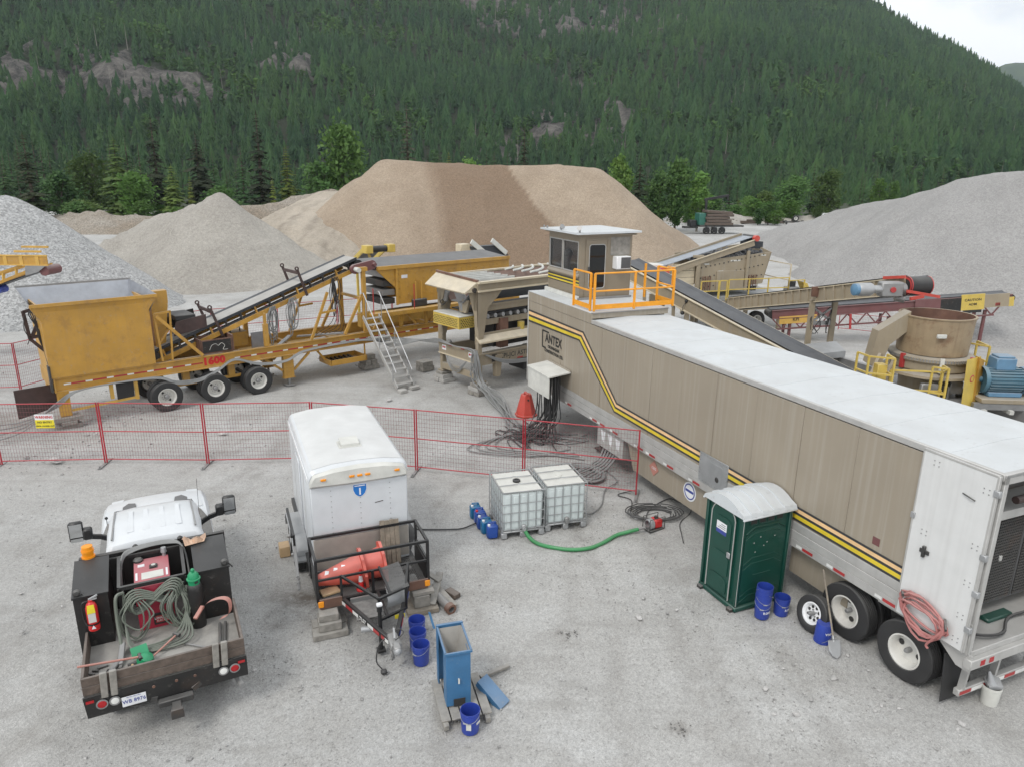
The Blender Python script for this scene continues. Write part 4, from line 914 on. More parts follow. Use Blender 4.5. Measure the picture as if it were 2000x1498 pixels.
for p, q, w_ in (((3.25, -.0, 3.3), (4.62, .0, 1.72), .11), ((3.3, .1, 1.7), (3.2, .1, 3.35), .07), ((3.62, .1, 1.7), (3.72, .1, 3.4), .06), ((3.2, .1, 3.35), (3.75, .1, 3.4), .07), ((3.2, .2, 2.2), (3.75, .2, 2.9), .06)):
    M().beam(p, q, .06, w_).build('brace', Yl, FP)
# left end arms
for p, q in (((-.36, .9, 3.75), (-.30, .9, 2.85)), ((-.30, .9, 2.9), (.05, .9, 2.92)), ((-.30, .9, 2.85), (.08, .9, 2.36)), ((-.22, .9, 2.95), (.04, .9, 3.45)), ((-.36, .9, 3.72), (-.12, .9, 3.78))): M().beam(p, q, .07, .10).build('end_arm', X['rust_dark'], FP)
hm_ = M()
for k in range(4): hm_.tube(spline([(-.2, .8, 3.75), (-.08 - .05 * k, .75, 3.6), (-.1 + .03 * k, .7, 3.0), (.0, .7, 2.4), (.02, .3 - .1 * k, 1.7)], 5), .018, 5)
hm_.tube(spline([(-.35, .85, 3.6), (-.42, .8, 3.2), (-.33, .8, 2.9), (-.4, .8, 2.7)], 5), .014, 5).build('hydraulic_hose', X['cable'], FP)
M().prism([(-.03, -.06, 1.25), (-.03, -.06, 2.1), (-.03, .2, 2.1), (-.03, .2, 1.25)], (-.05, 0, 0)).build('hydraulic_block', X['steel_dark'], FP)
# inclined conveyor
t0, t1 = Vector((3.1, 0, 1.52)), Vector((11.2, 0, 4.22)); dv = (t1 - t0); L_ = dv.length; dn_ = dv.normalized(); un = Vector((-dn_.z, 0, dn_.x))
def cv(s, y, h): q = t0 + dn_ * s + un * h; return (q.x, y, q.z)
for y in (.62, 1.72): M().beam(cv(0, y, 0), cv(L_, y, 0), .07, .17).build('stringer', Yl, FP)
edge = [(.60, .44), (.72, .40), (.90, .35), (1.44, .35), (1.62, .40), (1.74, .44)]
def strip(i, j, s0, s1, th=.02):
    m = M(); (ya_, ha), (yb_, hb) = edge[i], edge[j]
    return m.prism([cv(s0, ya_, ha), cv(s1, ya_, ha), cv(s1, yb_, hb), cv(s0, yb_, hb)], un * -th)
b1 = M()
for i in (0, 1, 3, 4): s_ = strip(i, i + 1, .1, L_ + .25); b1.add(s_.v, s_.f)
b1.beam(cv(.1, .60, .40), cv(L_ + .2, .60, .40), .02, .10).build('conveyor_belt', X['belt'], FP)
strip(1, 4, .1, L_ + .25, .012).build('belt_centre', X['belt_dusty'], FP)
M().beam(cv(.2, 1.17, -.12), cv(L_, 1.17, -.10), .9, .02).build('return_belt', X['belt'], FP)
for k in range(14):
    s_ = .5 + k * .6
    M().box(-.03, .03, .62, .74, -.0, .34).build('idler_frame', X['steel_dark'] if k % 3 else Yl, FP).matrix_local = Matrix.Translation(cv(s_, 0, .0)) @ Matrix.Rotation(-math.atan2(dn_.z, dn_.x), 4, 'Y')
    M().cyl(cv(s_, .66, .30), cv(s_, .92, .26), .055, n=8).cyl(cv(s_, .92, .25), cv(s_, 1.44, .25), .055, n=8).build('idler_roller', X['steel_dark'], FP)
M().prism([(3.9, .55, 2.42), (5.05, .55, 2.62), (5.05, .55, 3.08), (4.0, .55, 2.92)], (0, .04, 0)).build('skirt_board', X['rust_dark'], FP); M().prism([(3.9, 1.75, 2.42), (5.05, 1.75, 2.62), (5.0, 1.75, 3.12), (4.0, 1.75, 3.0)], (0, .04, 0)).build('skirt_board', X['black_dusty'], FP)
M().box(4.0, 4.7, .58, 1.7, 2.95, 3.12, .02).build('rubber_flap', X['rubber'], FP)
for s_ in (2.55, 6.15):
    gp = M()
    for y in (.50, 1.84): gp.beam(cv(s_, y, -.1), cv(s_, y, 1.0), .06, .09, (1, 0, 0))
    gp.beam(cv(s_, .48, .86), cv(s_, 1.86, .86), .06, .12)
    for y in (.50, 1.84): q = cv(s_, y, 1.04); gp.lathe([(.085, -.02), (.085, .02), (.04, .02), (.04, -.02)], 14, q, (0, 1, 0), True)
    gp.build('lifting_frame', X['rust_dark'], FP)
ro = M(); pa, pb = Vector((11.0, .40, 4.27)), Vector((11.78, .40, 4.40)); P = []
for k in range(20):
    a = 2 * PI * k / 20; c_ = pb if math.cos(a) > 0 else pa; P.append((c_.x + .19 * math.cos(a), .40, c_.z + .19 * math.sin(a)))
ro.prism(P, (0, -.16, 0)).build('belt_guard', X['red_dark'], FP)
M().cyl((11.0, .24, 4.27), (11.0, -.05, 4.26), .10, n=12).build('drive_motor', X['offwhite'], FP); M().cyl((11.85, .5, 4.42), (11.85, .1, 4.42), .07).build('gear_shaft', X['red_dark'], FP)
M().cyl((11.35, .62, 4.40), (11.35, 1.72, 4.40), .2, n=16).build('head_drum', X['rubber'], FP)
M().cyl((3.2, .65, 1.78), (3.2, 1.7, 1.78), .18, n=14).build('tail_drum', X['steel_dark'], FP)
# uprights
for y in (.05, 2.05):
    M().box(6.93, 7.1, y, y + .14, 1.69, 2.55, .005).box(6.97, 7.06, y + .02, y + .12, 2.55, 2.95).build('post', Yl, FP)
    M().box(11.18, 11.34, y, y + .14, 1.69, 4.33, .006).box(11.05, 11.42, y - .03, y + .18, 4.2, 4.36).build('post', Yl, FP)
    M().beam((10.3, y + .07, 1.7), (11.18, y + .07, 3.25), .08, .11).build('brace', Yl, FP)
M().box(11.2, 11.32, .1, 2.1, 3.0, 3.1).build('cross_tie', Yl, FP)
for y in (.05, 2.05): M().beam((8.8, y, 1.7), (9.6, y, 3.5), .07, .1).beam((9.2, y, 2.7), (9.9, y, 2.75), .06, .08).build('brace', Yl, FP)
bn = M().box(4.62, 5.75, .12, .15, 1.72, 2.22).box(4.62, 5.75, .72, .75, 1.72, 2.28).box(4.6, 4.64, .12, .75, 1.72, 2.25).box(5.73, 5.79, .12, .75, 1.72, 2.30).box(4.62, 5.75, .12, .75, 1.70, 1.73)
bn = bn.build('parts_bin', X['rust'], FP); M().box(4.68, 5.68, .108, .118, 1.76, 2.18).build('bin_panel', X['black_dusty'], bn)
sq = M().tube(spline([(4.9, .104, 1.85), (5.0, .104, 2.02), (5.15, .104, 2.05), (5.22, .104, 1.98), (5.35, .104, 2.06), (5.45, .104, 1.95), (5.38, .104, 1.82), (5.55, .104, 1.80)], 4), .008, 4).build('chalk_line', X['offwhite'], bn)
M().box(5.95, 6.7, 1.1, 1.9, 1.6, 2.15, .01).build('pump_housing', Yl, FP); M().prism([(6.75, .9, 1.5), (7.3, .9, 1.5), (7.3, .9, 2.1), (6.75, .9, 2.1)], (0, .05, 0)).build('grey_panel', X['hopper_liner'], FP)
M().cyl((6.1, 1.3, 2.15), (6.1, 1.3, 2.3), .05).tube([(6.1, 1.3, 2.28), (6.5, 1.35, 2.30), (6.5, 1.35, 2.15)], .03, 6).build('pump_fitting', X['steel_dark'], FP)
for p, q in (((7.4, .3, 1.5), (8.6, 1.6, 1.62)), ((8.0, .3, 1.55), (9.6, .5, 1.6)), ((9.0, 1.8, 1.5), (10.4, .4, 1.7))): M().beam(p, q, .16, .06).build('loose_channel', X['galv'], FP)
# legs, trays, running gear
def leg(x, y, z0, w_=.32):
    return M().box(x, x + w_, y, y + .22, z0, 1.23, .006).build('leg', Yl, FP)
leg(.06, .02, .40); leg(.06, 2.0, .40)
for y in (.02, 2.0):
    q = M().box(7.58, 7.98, y, y + .2, .35, 1.22, .006); q.box(7.55, 8.01, y - .02, y + .22, .33, .37); q.box(7.56, 8.0, y - .012, y, .75, .78).box(7.56, 8.0, y - .012, y, .95, .98)
    q.build('leg', Yl, FP); M().beam((8.02, y + .1, .6), (8.7, y + .1, 1.2), .06, .09).build('brace', Yl, FP); M().beam((7.55, y + .1, .65), (6.9, y + .1, 1.2), .06, .09).build('brace', Yl, FP)
    M().box(7.74, 7.82, y + .05, y + .13, .05, .35).box(7.6, 7.96, y - .05, y + .25, .02, .07).build('jack_foot', X['steel'], FP)
ty = M()
for a in ((9.5, 11.15, -.1, -.06, .55, .75), (9.5, 11.15, .9, .94, .55, .75), (9.5, 9.54, -.1, .94, .55, .75), (11.11, 11.15, -.1, .94, .55, .75), (9.5, 11.15, -.1, .94, .53, .56)): ty.box(*a)
ty.build('cable_tray', Yl, FP); M().beam((11.1, .0, .7), (11.1, .0, 1.22), .05, .05).beam((9.5, .4, .7), (9.1, .4, 1.22), .05, .08).build('tray_hanger', Yl, FP)
for k in range(6): M().beam((9.7 + k * .2, .0, .60), (9.76 + k * .2, .85, .63), .08, .06).build('coiled_lead', X['cable'], FP)
M().box(1.55, 1.66, .05, .15, .7, 1.22).box(2.3, 2.41, .05, .15, .55, 1.22).beam((.4, .1, .55), (2.4, .1, .62), .05, .08).build('step_frame', X['yellow_faded'], FP)
M().box(1.75, 2.28, .1, .12, .6, 1.18).build('mud_flap', X['rubber'], FP)
for s_ in (3.22, 4.88, 6.46):
    for y, f in ((-.12, 1), (.22, 1), (1.95, 0), (2.29, 0)): put_wheel(K_TRUCK, FP, (s_, y, .51), bool(f))
    M().cyl((s_, .0, .51), (s_, 2.2, .51), .07).build('axle', X['steel_dark'], FP)
for s_ in (4.05, 5.66): M().box(s_ - .12, s_ + .12, .25, .4, .75, 1.22).beam((s_ - .6, .32, .72), (s_ + .6, .32, .72), .08, .1).build('spring_hanger', Yl, FP)
# walkway and screen box
M().box(11.45, 19.5, -.25, .12, 2.36, 2.44).build('walkway', X['yellow_faded'], FP); M().box(11.45, 19.5, -.26, -.22, 2.28, 2.44).build('walkway_edge', Yl, FP)
for x in (12.9, 14.2): M().box(x, x + .14, .02, .14, 1.69, 2.36).build('post', Yl, FP)
for p, q in (((11.6, .05, 1.75), (12.0, .05, 2.3)), ((13.2, .05, 2.3), (13.7, .05, 1.75)), ((14.5, .05, 1.75), (15.1, .05, 2.3))): M().beam(p, q, .06, .09).build('brace', Yl, FP)
M().box(11.5, 19.5, .9, 1.2, 1.7, 2.3).build('under_pan', X['yellow_faded'], FP)
M().prism([(12.95, .30, 2.62), (19.3, .30, 2.62), (19.3, .30, 4.18), (12.95, .30, 4.18)], (0, .04, 0)).build('screen_side', Yl, FP)
bl_ = M()
for i in range(14):
    for z in (2.95, 3.3, 3.6, 3.9): bl_.obox((13.1 + i * .42, .29, z + (i % 2) * .06), (.05, .03, .05))
bl_.build('bolt_head', Yl, FP, kind='stuff')
M().box(12.0, 19.3, .22, .32, 4.15, 4.30).box(12.9, 13.0, .24, .30, 2.6, 4.2).build('top_rail', Yl, FP)
M().prism([(12.0, .3, 4.25), (19.2, .3, 4.25), (19.2, 2.2, 4.42), (12.0, 2.2, 4.42)], (0, 0, .03)).build('screen_deck', X['grille'], FP)
M().prism([(12.0, .32, 4.15), (12.95, .32, 4.15), (12.95, .32, 3.3)], (0, .04, 0)).build('gusset', Yl, FP)
for k in range(4): M().box(12.3 + .02 * k, 12.9, .4, 2.0, 2.66 + k * .38, 2.90 + k * .38).build('feed_slat', X['steel'] if k % 2 else X['steel_dark'], FP)
M().box(12.9, 19.2, 2.15, 2.2, 2.6, 4.35).build('screen_side', Yl, FP)
sp_ = M()
for x in (13.85, 14.15): sp_.cyl((x, .18, 2.75), (x, .18, 3.55), .035, n=6)
sp_.build('suspension_rod', Yl, FP); M().box(13.65, 14.35, .05, .28, 2.46, 2.78, .03).build('spring_box', X['steel_dark'], FP)
M().box(13.2, 13.5, .285, .298, 3.72, 3.86).build('maker_plate', X['plate_white'], FP)
for x in (11.5, 13.5, 15.0): M().cyl((x, -.2, 2.44), (x, -.2, 3.5), .02, n=6).build('rail_post', X['red_paint'], FP)
# hanging cables on the belt frame
r = random.Random(9)
for cx, n_ in ((7.55, 9), (8.35, 8), (10.2, 4)):
    m = M()
    for k in range(n_):
        s_ = (cx - 3.1) / dn_.x; q = cv(s_ + r.uniform(-.12, .12), .50 + r.uniform(-.05, .05), .1); dz = r.uniform(.8, 1.55); w_ = r.uniform(.06, .2)
        m.tube(spline([q, (q[0] - w_, q[1], q[2] - dz * .4), (q[0] - w_ * .6, q[1], q[2] - dz * .9), (q[0], q[1] + .02, q[2] - dz), (q[0] + w_ * .7, q[1], q[2] - dz * .85), (q[0] + w_, q[1], q[2] - dz * .35), (q[0] + .05, q[1], q[2])], 4), .017, 5)
    m.build('hanging_cable', X['cable_grey'] if cx < 9 else X['cable'], FP)
m = M()
for k in range(6): m.tube(spline([cv(7.4, .5, .2), (10.0 + .1 * k, .4, 2.4 - .1 * k), (9.2 + k * .2, .5, 1.75)], 5), .012, 4)
m.build('loose_cable', X['cable'], FP)
cm = M()
for k in range(4):
    y = -.04 - .018 * k; z = 1.16 - .015 * k
    cm.tube(spline([(-1.9, -.8 + .25 * k, .25 + .1 * k), (-1.0, -.5 + .15 * k, .35 + .05 * k), (0, -.12, .95 - .05 * k), (.75, y, 1.22), (2.9, y, z + .08), (3.6, y - .1, z - .16 - .02 * k), (4.4, y - .1, z - .2 - .015 * k), (5.1, y, z), (5.7, y, z + .28), (6.6, y, z - .02 - .01 * k), (7.6, y - .1, z - .06), (8.4, y, z + .18), (10, y, z + .26), (12, y, z + .22), (13.3, y - .4, z + .02), (14.2, y - 1.6, z + .1 - .05 * k), (13.1 + .02 * k, -3.3, 1.62)], 5), .02, 5)
tag(cm.build('power_cables', X['cable_grey']), 'grey power cables strung along the yellow plant beam', 'cable'); bpy.data.objects['power_cables'].matrix_world = YM
# timber cribbing
def crib(name, label, c, layers, rz, group=None):
    e = thing(name, label, 'blocks', c, rz, group); z = 0
    for (n_, lx, ly, h, m_, perp) in layers:
        for k in range(n_):
            off = (k - (n_ - 1) / 2) * (ly + .02); q = M().obox((0, 0, 0), (lx, ly, h - .006), None, .008).build('block', X[m_], e)
            q.location = (off + RND.uniform(-.02, .02), RND.uniform(-.02, .02), z + h / 2) if perp else (RND.uniform(-.03, .03), off, z + h / 2); q.rotation_euler = (0, 0, (PI / 2 if perp else 0) + RND.uniform(-.06, .06))
        z += h
    return e
crib('timber_blocks', 'timber blocks and stone under the front leg of the yellow plant', YW(.22, .12, 0), [(2, .75, .22, .14, 'wood_grey', 0), (2, .6, .22, .12, 'wood_grey', 1), (2, .8, .24, .13, 'wood_grey', 0)], YA)
crib('timber_blocks', 'stacked timber blocks in the shade left of the metal stair', YW(11.55, .5, 0), [(2, .7, .28, .2, 'wood_grey', 0), (2, .6, .26, .2, 'wood_grey', 1), (1, .5, .3, .2, 'wood_grey', 0)], YA)
crib('timber_blocks', 'timber blocks standing behind the foot of the metal stair', YW(13.2, -1.3, 0), [(2, .6, .25, .22, 'wood_grey', 0), (2, .5, .25, .2, 'wood_grey', 1)], YA)
# stair
ST = thing('metal_stair', 'grey aluminium stair leaning on the yellow plant walkway', 'stairs', YW(11.32, -.25, 0), YA)
sa, sb = Vector((0, 0, 2.40)), Vector((-.35, -3.0, .12))
for dx in (-.36, .36):
    M().beam(sa + Vector((dx, 0, 0)), sb + Vector((dx, 0, 0)), .04, .16).build('stringer', X['alu'], ST)
    hp = [sa + Vector((dx, .02, .95)), sa + Vector((dx, -.1, .98)), sb + Vector((dx, .35, 1.0)), sb + Vector((dx, .05, .62))]
    M().tube(hp, .022, 6).tube([sa + Vector((dx, -.25, -.1)), sa + Vector((dx, -.25, .86))], .018, 6).tube([sa.lerp(sb, .5) + Vector((dx, 0, 0)), sa.lerp(sb, .5) + Vector((dx, 0, .92))], .018, 6).tube([sb + Vector((dx, .3, .2)), sb + Vector((dx, .3, 1.0))], .018, 6).build('handrail', X['galv'], ST)
for k in range(11):
    q = sa.lerp(sb, (k + .3) / 11); sm = M()
    for j in range(4): sm.box(q.x - .34, q.x + .34, q.y + .02 - j * .062, q.y - .028 - j * .062, q.z - .012, q.z + .012)
    sm.build('step', X['alu'], ST)
M().box(sb.x - .42, sb.x - .12, sb.y - .35, sb.y - .05, 0, .12, .01).build('foot_block', X['concrete'], ST); M().box(sb.x + .15, sb.x + .55, sb.y - .2, sb.y + .1, 0, .12, .01).build('foot_block', X['concrete'], ST)
# conveyors seen over the screen box
XC = thing('discharge_conveyor', 'short yellow conveyor end poking up behind the yellow screen box', 'conveyor', YW(14.4, 4.2, 0), YA)
for x in (-.62, .58): M().beam((x - .25, -.4, 4.72), (x + .5, 2.6, 3.6), .07, .22).box(x - .32, x + .05, -.6, -.15, 4.45, 4.82, .02).build('side_frame', X['safety_yellow'], XC)
M().beam((-.25, -.3, 4.70), (.5, 2.6, 3.6), .7, .03).build('conveyor_belt', X['belt'], XC); M().beam((-.25, -.32, 4.725), (.5, 2.6, 3.625), .2, .01).build('belt_centre', X['belt_dusty'], XC)
M().cyl((-.6, -.35, 4.62), (.35, -.35, 4.62), .15, n=12).build('head_drum', X['rubber'], XC); M().beam((-.6, -.2, 4.4), (.3, .9, 3.6), .08, .14).beam((.2, 2.4, 3.6), (.2, 2.4, 0), .1, .1).build('support', X['safety_yellow'], XC)
CC = thing('screen_chute', 'rubber lined chute with pale side rails at the screen end', 'chute', YW(21.5, 4.2, 0), YA)
for x in (-1.1, .3): M().beam((x - .35, 0, 4.65), (x + .7, 0, 3.9), .08, .25).build('side_rail', X['offwhite'], CC)
M().prism([(-1.2, .1, 4.35), (.6, .1, 4.35), (1.3, .1, 3.7), (-.6, .1, 3.7)], (0, .5, 0)).build('rubber_lining', X['belt'], CC); M().box(-1.9, -1.3, .3, .8, 4.1, 4.5, .03).box(-1.5, 1.2, 0, .6, 0, 3.7).build('chute_frame', X['ivory'], CC)
# far left conveyor, its head just inside the frame
FC = thing('stacking_conveyor', 'yellow truss conveyor head reaching in at the left edge', 'conveyor', (-19.5, 30.1, 0), 0)
Y2 = X['yellow_faded']
M().box(-3.5, .22, -.45, -.40, 4.22, 4.62).build('head_panel', Yl, FC)
for k in range(5): M().box(-2.9 + k * .66, -2.75 + k * .66, -.47, -.44, 4.24, 4.60).build('panel_rib', Y2, FC)
M().box(-3.5, .24, -.48, -.42, 4.58, 4.64).box(-3.5, .24, -.48, -.42, 4.20, 4.25).build('panel_rim', Y2, FC)
for k, z in enumerate((4.72, 4.86)): M().box(-1.2, -.1, -.3 + .5 * k, -.2 + .5 * k, z, z + .08).build('top_rail', Y2, FC)
for y in (-.4, .5):
    M().beam((-6, y, 1.9), (-.2, y, 4.15), .08, .12).build('truss_chord', Yl, FC); M().beam((-6, y, 2.55), (-.9, y, 4.2), .06, .08).build('truss_chord', Yl, FC)
    for k in range(9): a = vl((-6, y, 1.9), (-.6, y, 4.0), k / 9); b = vl((-6, y, 2.55), (-.9, y, 4.2), (k + .5) / 9); M().beam(a, b, .04, .05).build('truss_web', Y2, FC)
M().beam((-6, 0, 2.0), (.1, 0, 4.1), .8, .05).build('conveyor_belt', X['belt'], FC); M().cyl((.0, -.42, 3.98), (.0, .5, 3.98), .2, n=14).build('head_drum', X['red_dark'], FC)
M().prism([(-.75, -.46, 3.78), (-.2, -.46, 3.95), (.15, -.46, 4.2), (-.7, -.46, 4.2)], (0, -.04, 0)).build('bearing_plate', X['steel'], FC); M().cyl((-2.2, -.3, 3.15), (-2.2, .2, 3.15), .17).build('roller_motor', X['blue_bucket'], FC)
for x in (-5.5,): M().beam((x, -.4, 0), (x, -.4, 2.2), .12, .12).beam((x, .5, 0), (x, .5, 2.2), .12, .12).build('support_leg', Yl, FC)
tag(M().prism([YW(-1.0, .8, .35), YW(.05, .8, .55), YW(.05, .8, 1.32), YW(-1.0, .8, 1.3)], (.05, .06, 0)).build('steel_plate', X['rust_dark']), 'dark brown steel plate standing left of the feed hopper', 'plate')
# ================================================================ tan screening plant (local x: away along it, y: 0 near side, 2.5 far side)
TP = thing('feeder_plant', 'tan feeder plant with curved grizzly bars standing left of the booth', 'feeder', YW(12.7, -5.53, 0), YA)
Tn, Iv = X['tan'], X['ivory']
TPM = YM @ Matrix.Translation((12.7, -5.53, 0))
def TPW(*p): return tuple(TPM @ Vector(p))
side = [(0, 3.92), (1.25, 3.92), (.95, 3.62), (.52, 3.28), (.36, 2.4), (.27, 1.98), (.08, 1.98), (.0, 3.2)]
for y in (0, 2.28):
    M().prism([(x, y, z) for x, z in side], (0, .2, 0)).build('leg', Tn, TP)
    M().box(.06, .26, y + .02, y + .18, .48, 1.98, .008).build('leg', Tn, TP)
    M().box(.0, .40, y - .05, y + .27, .46, .50).build('foot_plate', Tn, TP)
    M().prism([(.0, y + .0, 3.9), (.0, y + (.55 if y == 0 else -.35), 3.9), (.0, y + (.0 if y == 0 else .2), 2.6)], (.05, 0, 0)).build('gusset', Tn, TP)
M().prism([(.9, .0, 1.4), (1.25, 0, 1.4), (1.15, 0, .55), (.95, 0, .55)], (0, .22, 0)).build('rear_strut', Tn, TP)
M().box(-.03, .03, .12, 2.4, 1.24, 1.66, .008).build('bumper_plate', Tn, TP)
M().box(-.05, .05, .1, 2.42, 1.20, 1.25).build('bumper_lip', Iv, TP)
for y in (.35, 2.05):
    q = M().box(-.036, -.03, y - .13, y + .13, 1.38, 1.58).build('light_plate', X['plate_white'], TP)
    for d in (-.055, .055): M().lathe([(.045, 0), (.04, .01), (.001, .012)], 12, (-.036, y + d, 1.49), (-1, 0, 0)).build('tail_light', X['lens_red'], q)
for y in (.95, 1.75): M().box(-.036, -.03, y, y - .2, 1.60, 1.645).build('reflector_tape', X['tape_red'], TP)
M().box(.02, .16, .2, 2.3, .58, .82, .006).build('cross_beam', Tn, TP)
M().box(.1, 6.5, .05, .19, 1.08, 1.52, .006).box(.1, 6.5, -.01, .22, 1.50, 1.56).build('frame_beam', Tn, TP); M().box(.1, 6.5, 2.3, 2.44, 1.08, 1.52).build('frame_beam', Tn, TP)
text('KPI-JCI ASTEC', .26, X['steel_dark'], TP, (2.0, .045, 1.30), (1, 0, 0), (0, 0, 1), bold=.004); M().box(.75, 1.0, .04, .046, 1.16, 1.44).build('logo_block', X['steel_dark'], TP)
M().box(2.0, 2.3, -.016, -.01, 1.12, 1.17).build('reflector_tape', X['tape_red'], TP)
M().prism([(.05, -.12, 2.02), (.05, .14, 2.22), (.05, .16, 2.16), (.05, -.12, 1.96)], (6.5, 0, 0)).build('belt_hood', Iv, TP); M().box(.05, 6.5, .16, .20, 1.9, 2.3).build('belt_side', Tn, TP)
M().box(.4, 6.5, .3, .36, 2.55, 2.78).box(.4, 6.5, 2.1, 2.16, 2.55, 2.78).build('conveyor_frame', Tn, TP); M().box(.4, 6.5, .38, 2.1, 2.98, 3.02).build('conveyor_belt', X['belt'], TP)
for k in range(14): M().cyl((.7 + k * .38, .22, 2.90), (.7 + k * .38, .46, 2.85), .085, n=10).cyl((.7 + k * .38, .46, 2.85), (.7 + k * .38, 2.0, 2.85), .075, n=8).build('idler_roller', X['steel'], TP)
M().box(.4, 6.5, .30, .34, 3.08, 3.3).box(.4, 6.5, .26, .30, 3.28, 3.36).build('skirt_board', Tn, TP)
M().box(1.2, 6.5, .5, 2.0, 1.6, 2.5).build('dark_interior', X['interior'], TP)  # near-black block, its colour stands in for the shade inside the plant
M().cyl((2.4, .25, 2.2), (2.4, .25, 2.5), .14, n=12).box(2.3, 2.5, .15, .35, 1.9, 2.2).build('yellow_motor', X['safety_yellow'], TP)
M().box(1.3, 1.7, .2, .45, 1.6, 2.75).box(3.3, 3.6, .2, .45, 1.6, 2.75).build('post', X['rust'], TP)
# hopper and grizzly
M().box(.0, 6.5, -.06, .02, 3.92, 4.22, .008).build('hopper_side', Tn, TP); M().box(.0, 6.5, -.14, .06, 4.20, 4.28, .006).build('top_flange', Iv, TP); M().box(.0, 6.5, -.12, -.04, 3.9, 3.96).build('lower_flange', Iv, TP)
M().box(.0, 6.5, 2.44, 2.52, 3.6, 4.26).build('hopper_side', Tn, TP); M().box(.0, 6.5, 2.42, 2.56, 4.24, 4.30).build('top_flange', Iv, TP)
M().prism([(.0, .02, 4.2), (6.5, .02, 4.2), (6.5, .9, 3.4), (.0, .9, 3.4)], (0, 0, -.03)).build('hopper_liner', X['hopper_liner'], TP); M().prism([(.0, 2.44, 4.2), (6.5, 2.44, 4.2), (6.5, 1.6, 3.4), (.0, 1.6, 3.4)], (0, 0, -.03)).build('hopper_liner', X['rust'], TP); M().box(0, 6.5, .9, 1.6, 3.38, 3.42).build('feeder_pan', X['steel'], TP)
for k in range(5): y = .45 + k * .42; M().beam((.1, y, 4.28), (2.2, y, 4.24), .05, .10).build('grizzly_bar', X['offwhite'], TP)
M().box(2.2, 2.3, .05, 2.45, 4.12, 4.26).build('cross_bar', X['rust'], TP)
for k in range(8):
    R_ = 1.6 + k * .42; P = [(2.6 + R_ * math.cos(a), 3.4 + R_ * math.sin(a) * 1.0, 4.34) for a in [rad(-78 + j * 7) for j in range(12)]]
    P = [p_ for p_ in P if .02 < p_[1] < 2.48]
    if len(P) > 2: M().tube(P, .05, 5).build('grizzly_bar', X['offwhite'], TP)
M().prism([(.05, .0, 4.28), (.05, 2.55, 4.40), (-.50, 2.60, 3.96), (-.50, .10, 3.90)], (.03, 0, -.05)).build('hood', Iv, TP)
M().prism([(.05, .02, 4.26), (-.48, .1, 3.9), (.05, .02, 3.9)], (0, .04, 0)).build('hood_side', Iv, TP); M().beam((.03, -.02, 4.30), (.03, 2.55, 4.42), .08, .08).build('hood_rim', X['rust'], TP)
M().cyl((-.1, .16, 3.98), (-.1, .0, 3.98), .09, n=12).build('pivot_tube', X['steel_dark'], TP)
cg = M().box(-.34, .36, .62, 2.30, 2.90, 2.94, .01).build('guard_lid', X['offwhite'], TP)
gd = M().box(-.34, .36, .62, .65, 2.46, 2.90).box(-.34, -.31, .62, 2.30, 2.46, 2.90).build('guard_cage', X['safety_yellow'], TP)
ho = M()
for i in range(16):
    for j in range(5):
        y = .78 + i * .095 + (j % 2) * .045; z = 2.54 + j * .065; ho.add([(-.348, y - .037, z), (-.348, y, z + .024), (-.348, y + .037, z), (-.348, y, z - .024)], [(0, 1, 2, 3)])
for i in range(6):
    for j in range(5): x = -.26 + i * .1 + (j % 2) * .05; z = 2.54 + j * .065; ho.add([(x - .037, .612, z), (x, .612, z - .024), (x + .037, .612, z), (x, .612, z + .024)], [(0, 1, 2, 3)])
ho.build('guard_hole', X['interior'], gd, kind='stuff')
M().beam((.1, 1.3, 3.9), (.25, 1.0, 3.1), .25, .3).cyl((-.05, 1.75, 3.75), (.05, 2.0, 3.35), .1, n=10).build('feeder_motor', X['steel'], TP); M().prism([(.1, .6, 3.5), (.1, 1.3, 3.5), (.1, 1.2, 3.0), (.1, .8, 3.0)], (.1, 0, 0)).build('bracket', Tn, TP)
M().tube(spline([(.0, 1.9, 3.3), (-.05, 2.1, 3.15), (-.05, 2.2, 3.3), (.0, 2.0, 3.4)], 5), .018, 5).build('hydraulic_hose', X['cable'], TP)
M().box(.1, .2, 2.5, 2.62, 1.5, 3.5).build('ladder_post', Tn, TP)
for y in (.2, 1.9): put_wheel(K_TRUCK, TP, (4.2, y, .51), True); put_wheel(K_TRUCK, TP, (5.4, y, .51), True)
M().box(2.6, 3.6, .3, 1.2, .5, 1.0, .03).build('tank', X['rubber'], TP)
crib('timber_blocks', 'concrete and timber blocks under the far leg of the tan plant', TPW(.2, 2.38, 0), [(2, .62, .3, .17, 'concrete', 0), (1, .55, .5, .16, 'concrete', 1), (1, .5, .4, .12, 'wood_grey', 0)], YA)
crib('timber_blocks', 'timber and stone stack under the cable-draped tan leg', TPW(.2, .1, 0), [(2, .66, .3, .16, 'wood_grey', 0), (2, .6, .3, .15, 'concrete', 1), (1, .55, .45, .13, 'wood_grey', 0)], YA)
r = random.Random(21); cb = M()
top = Vector(TPW(-.05, .15, 1.66))
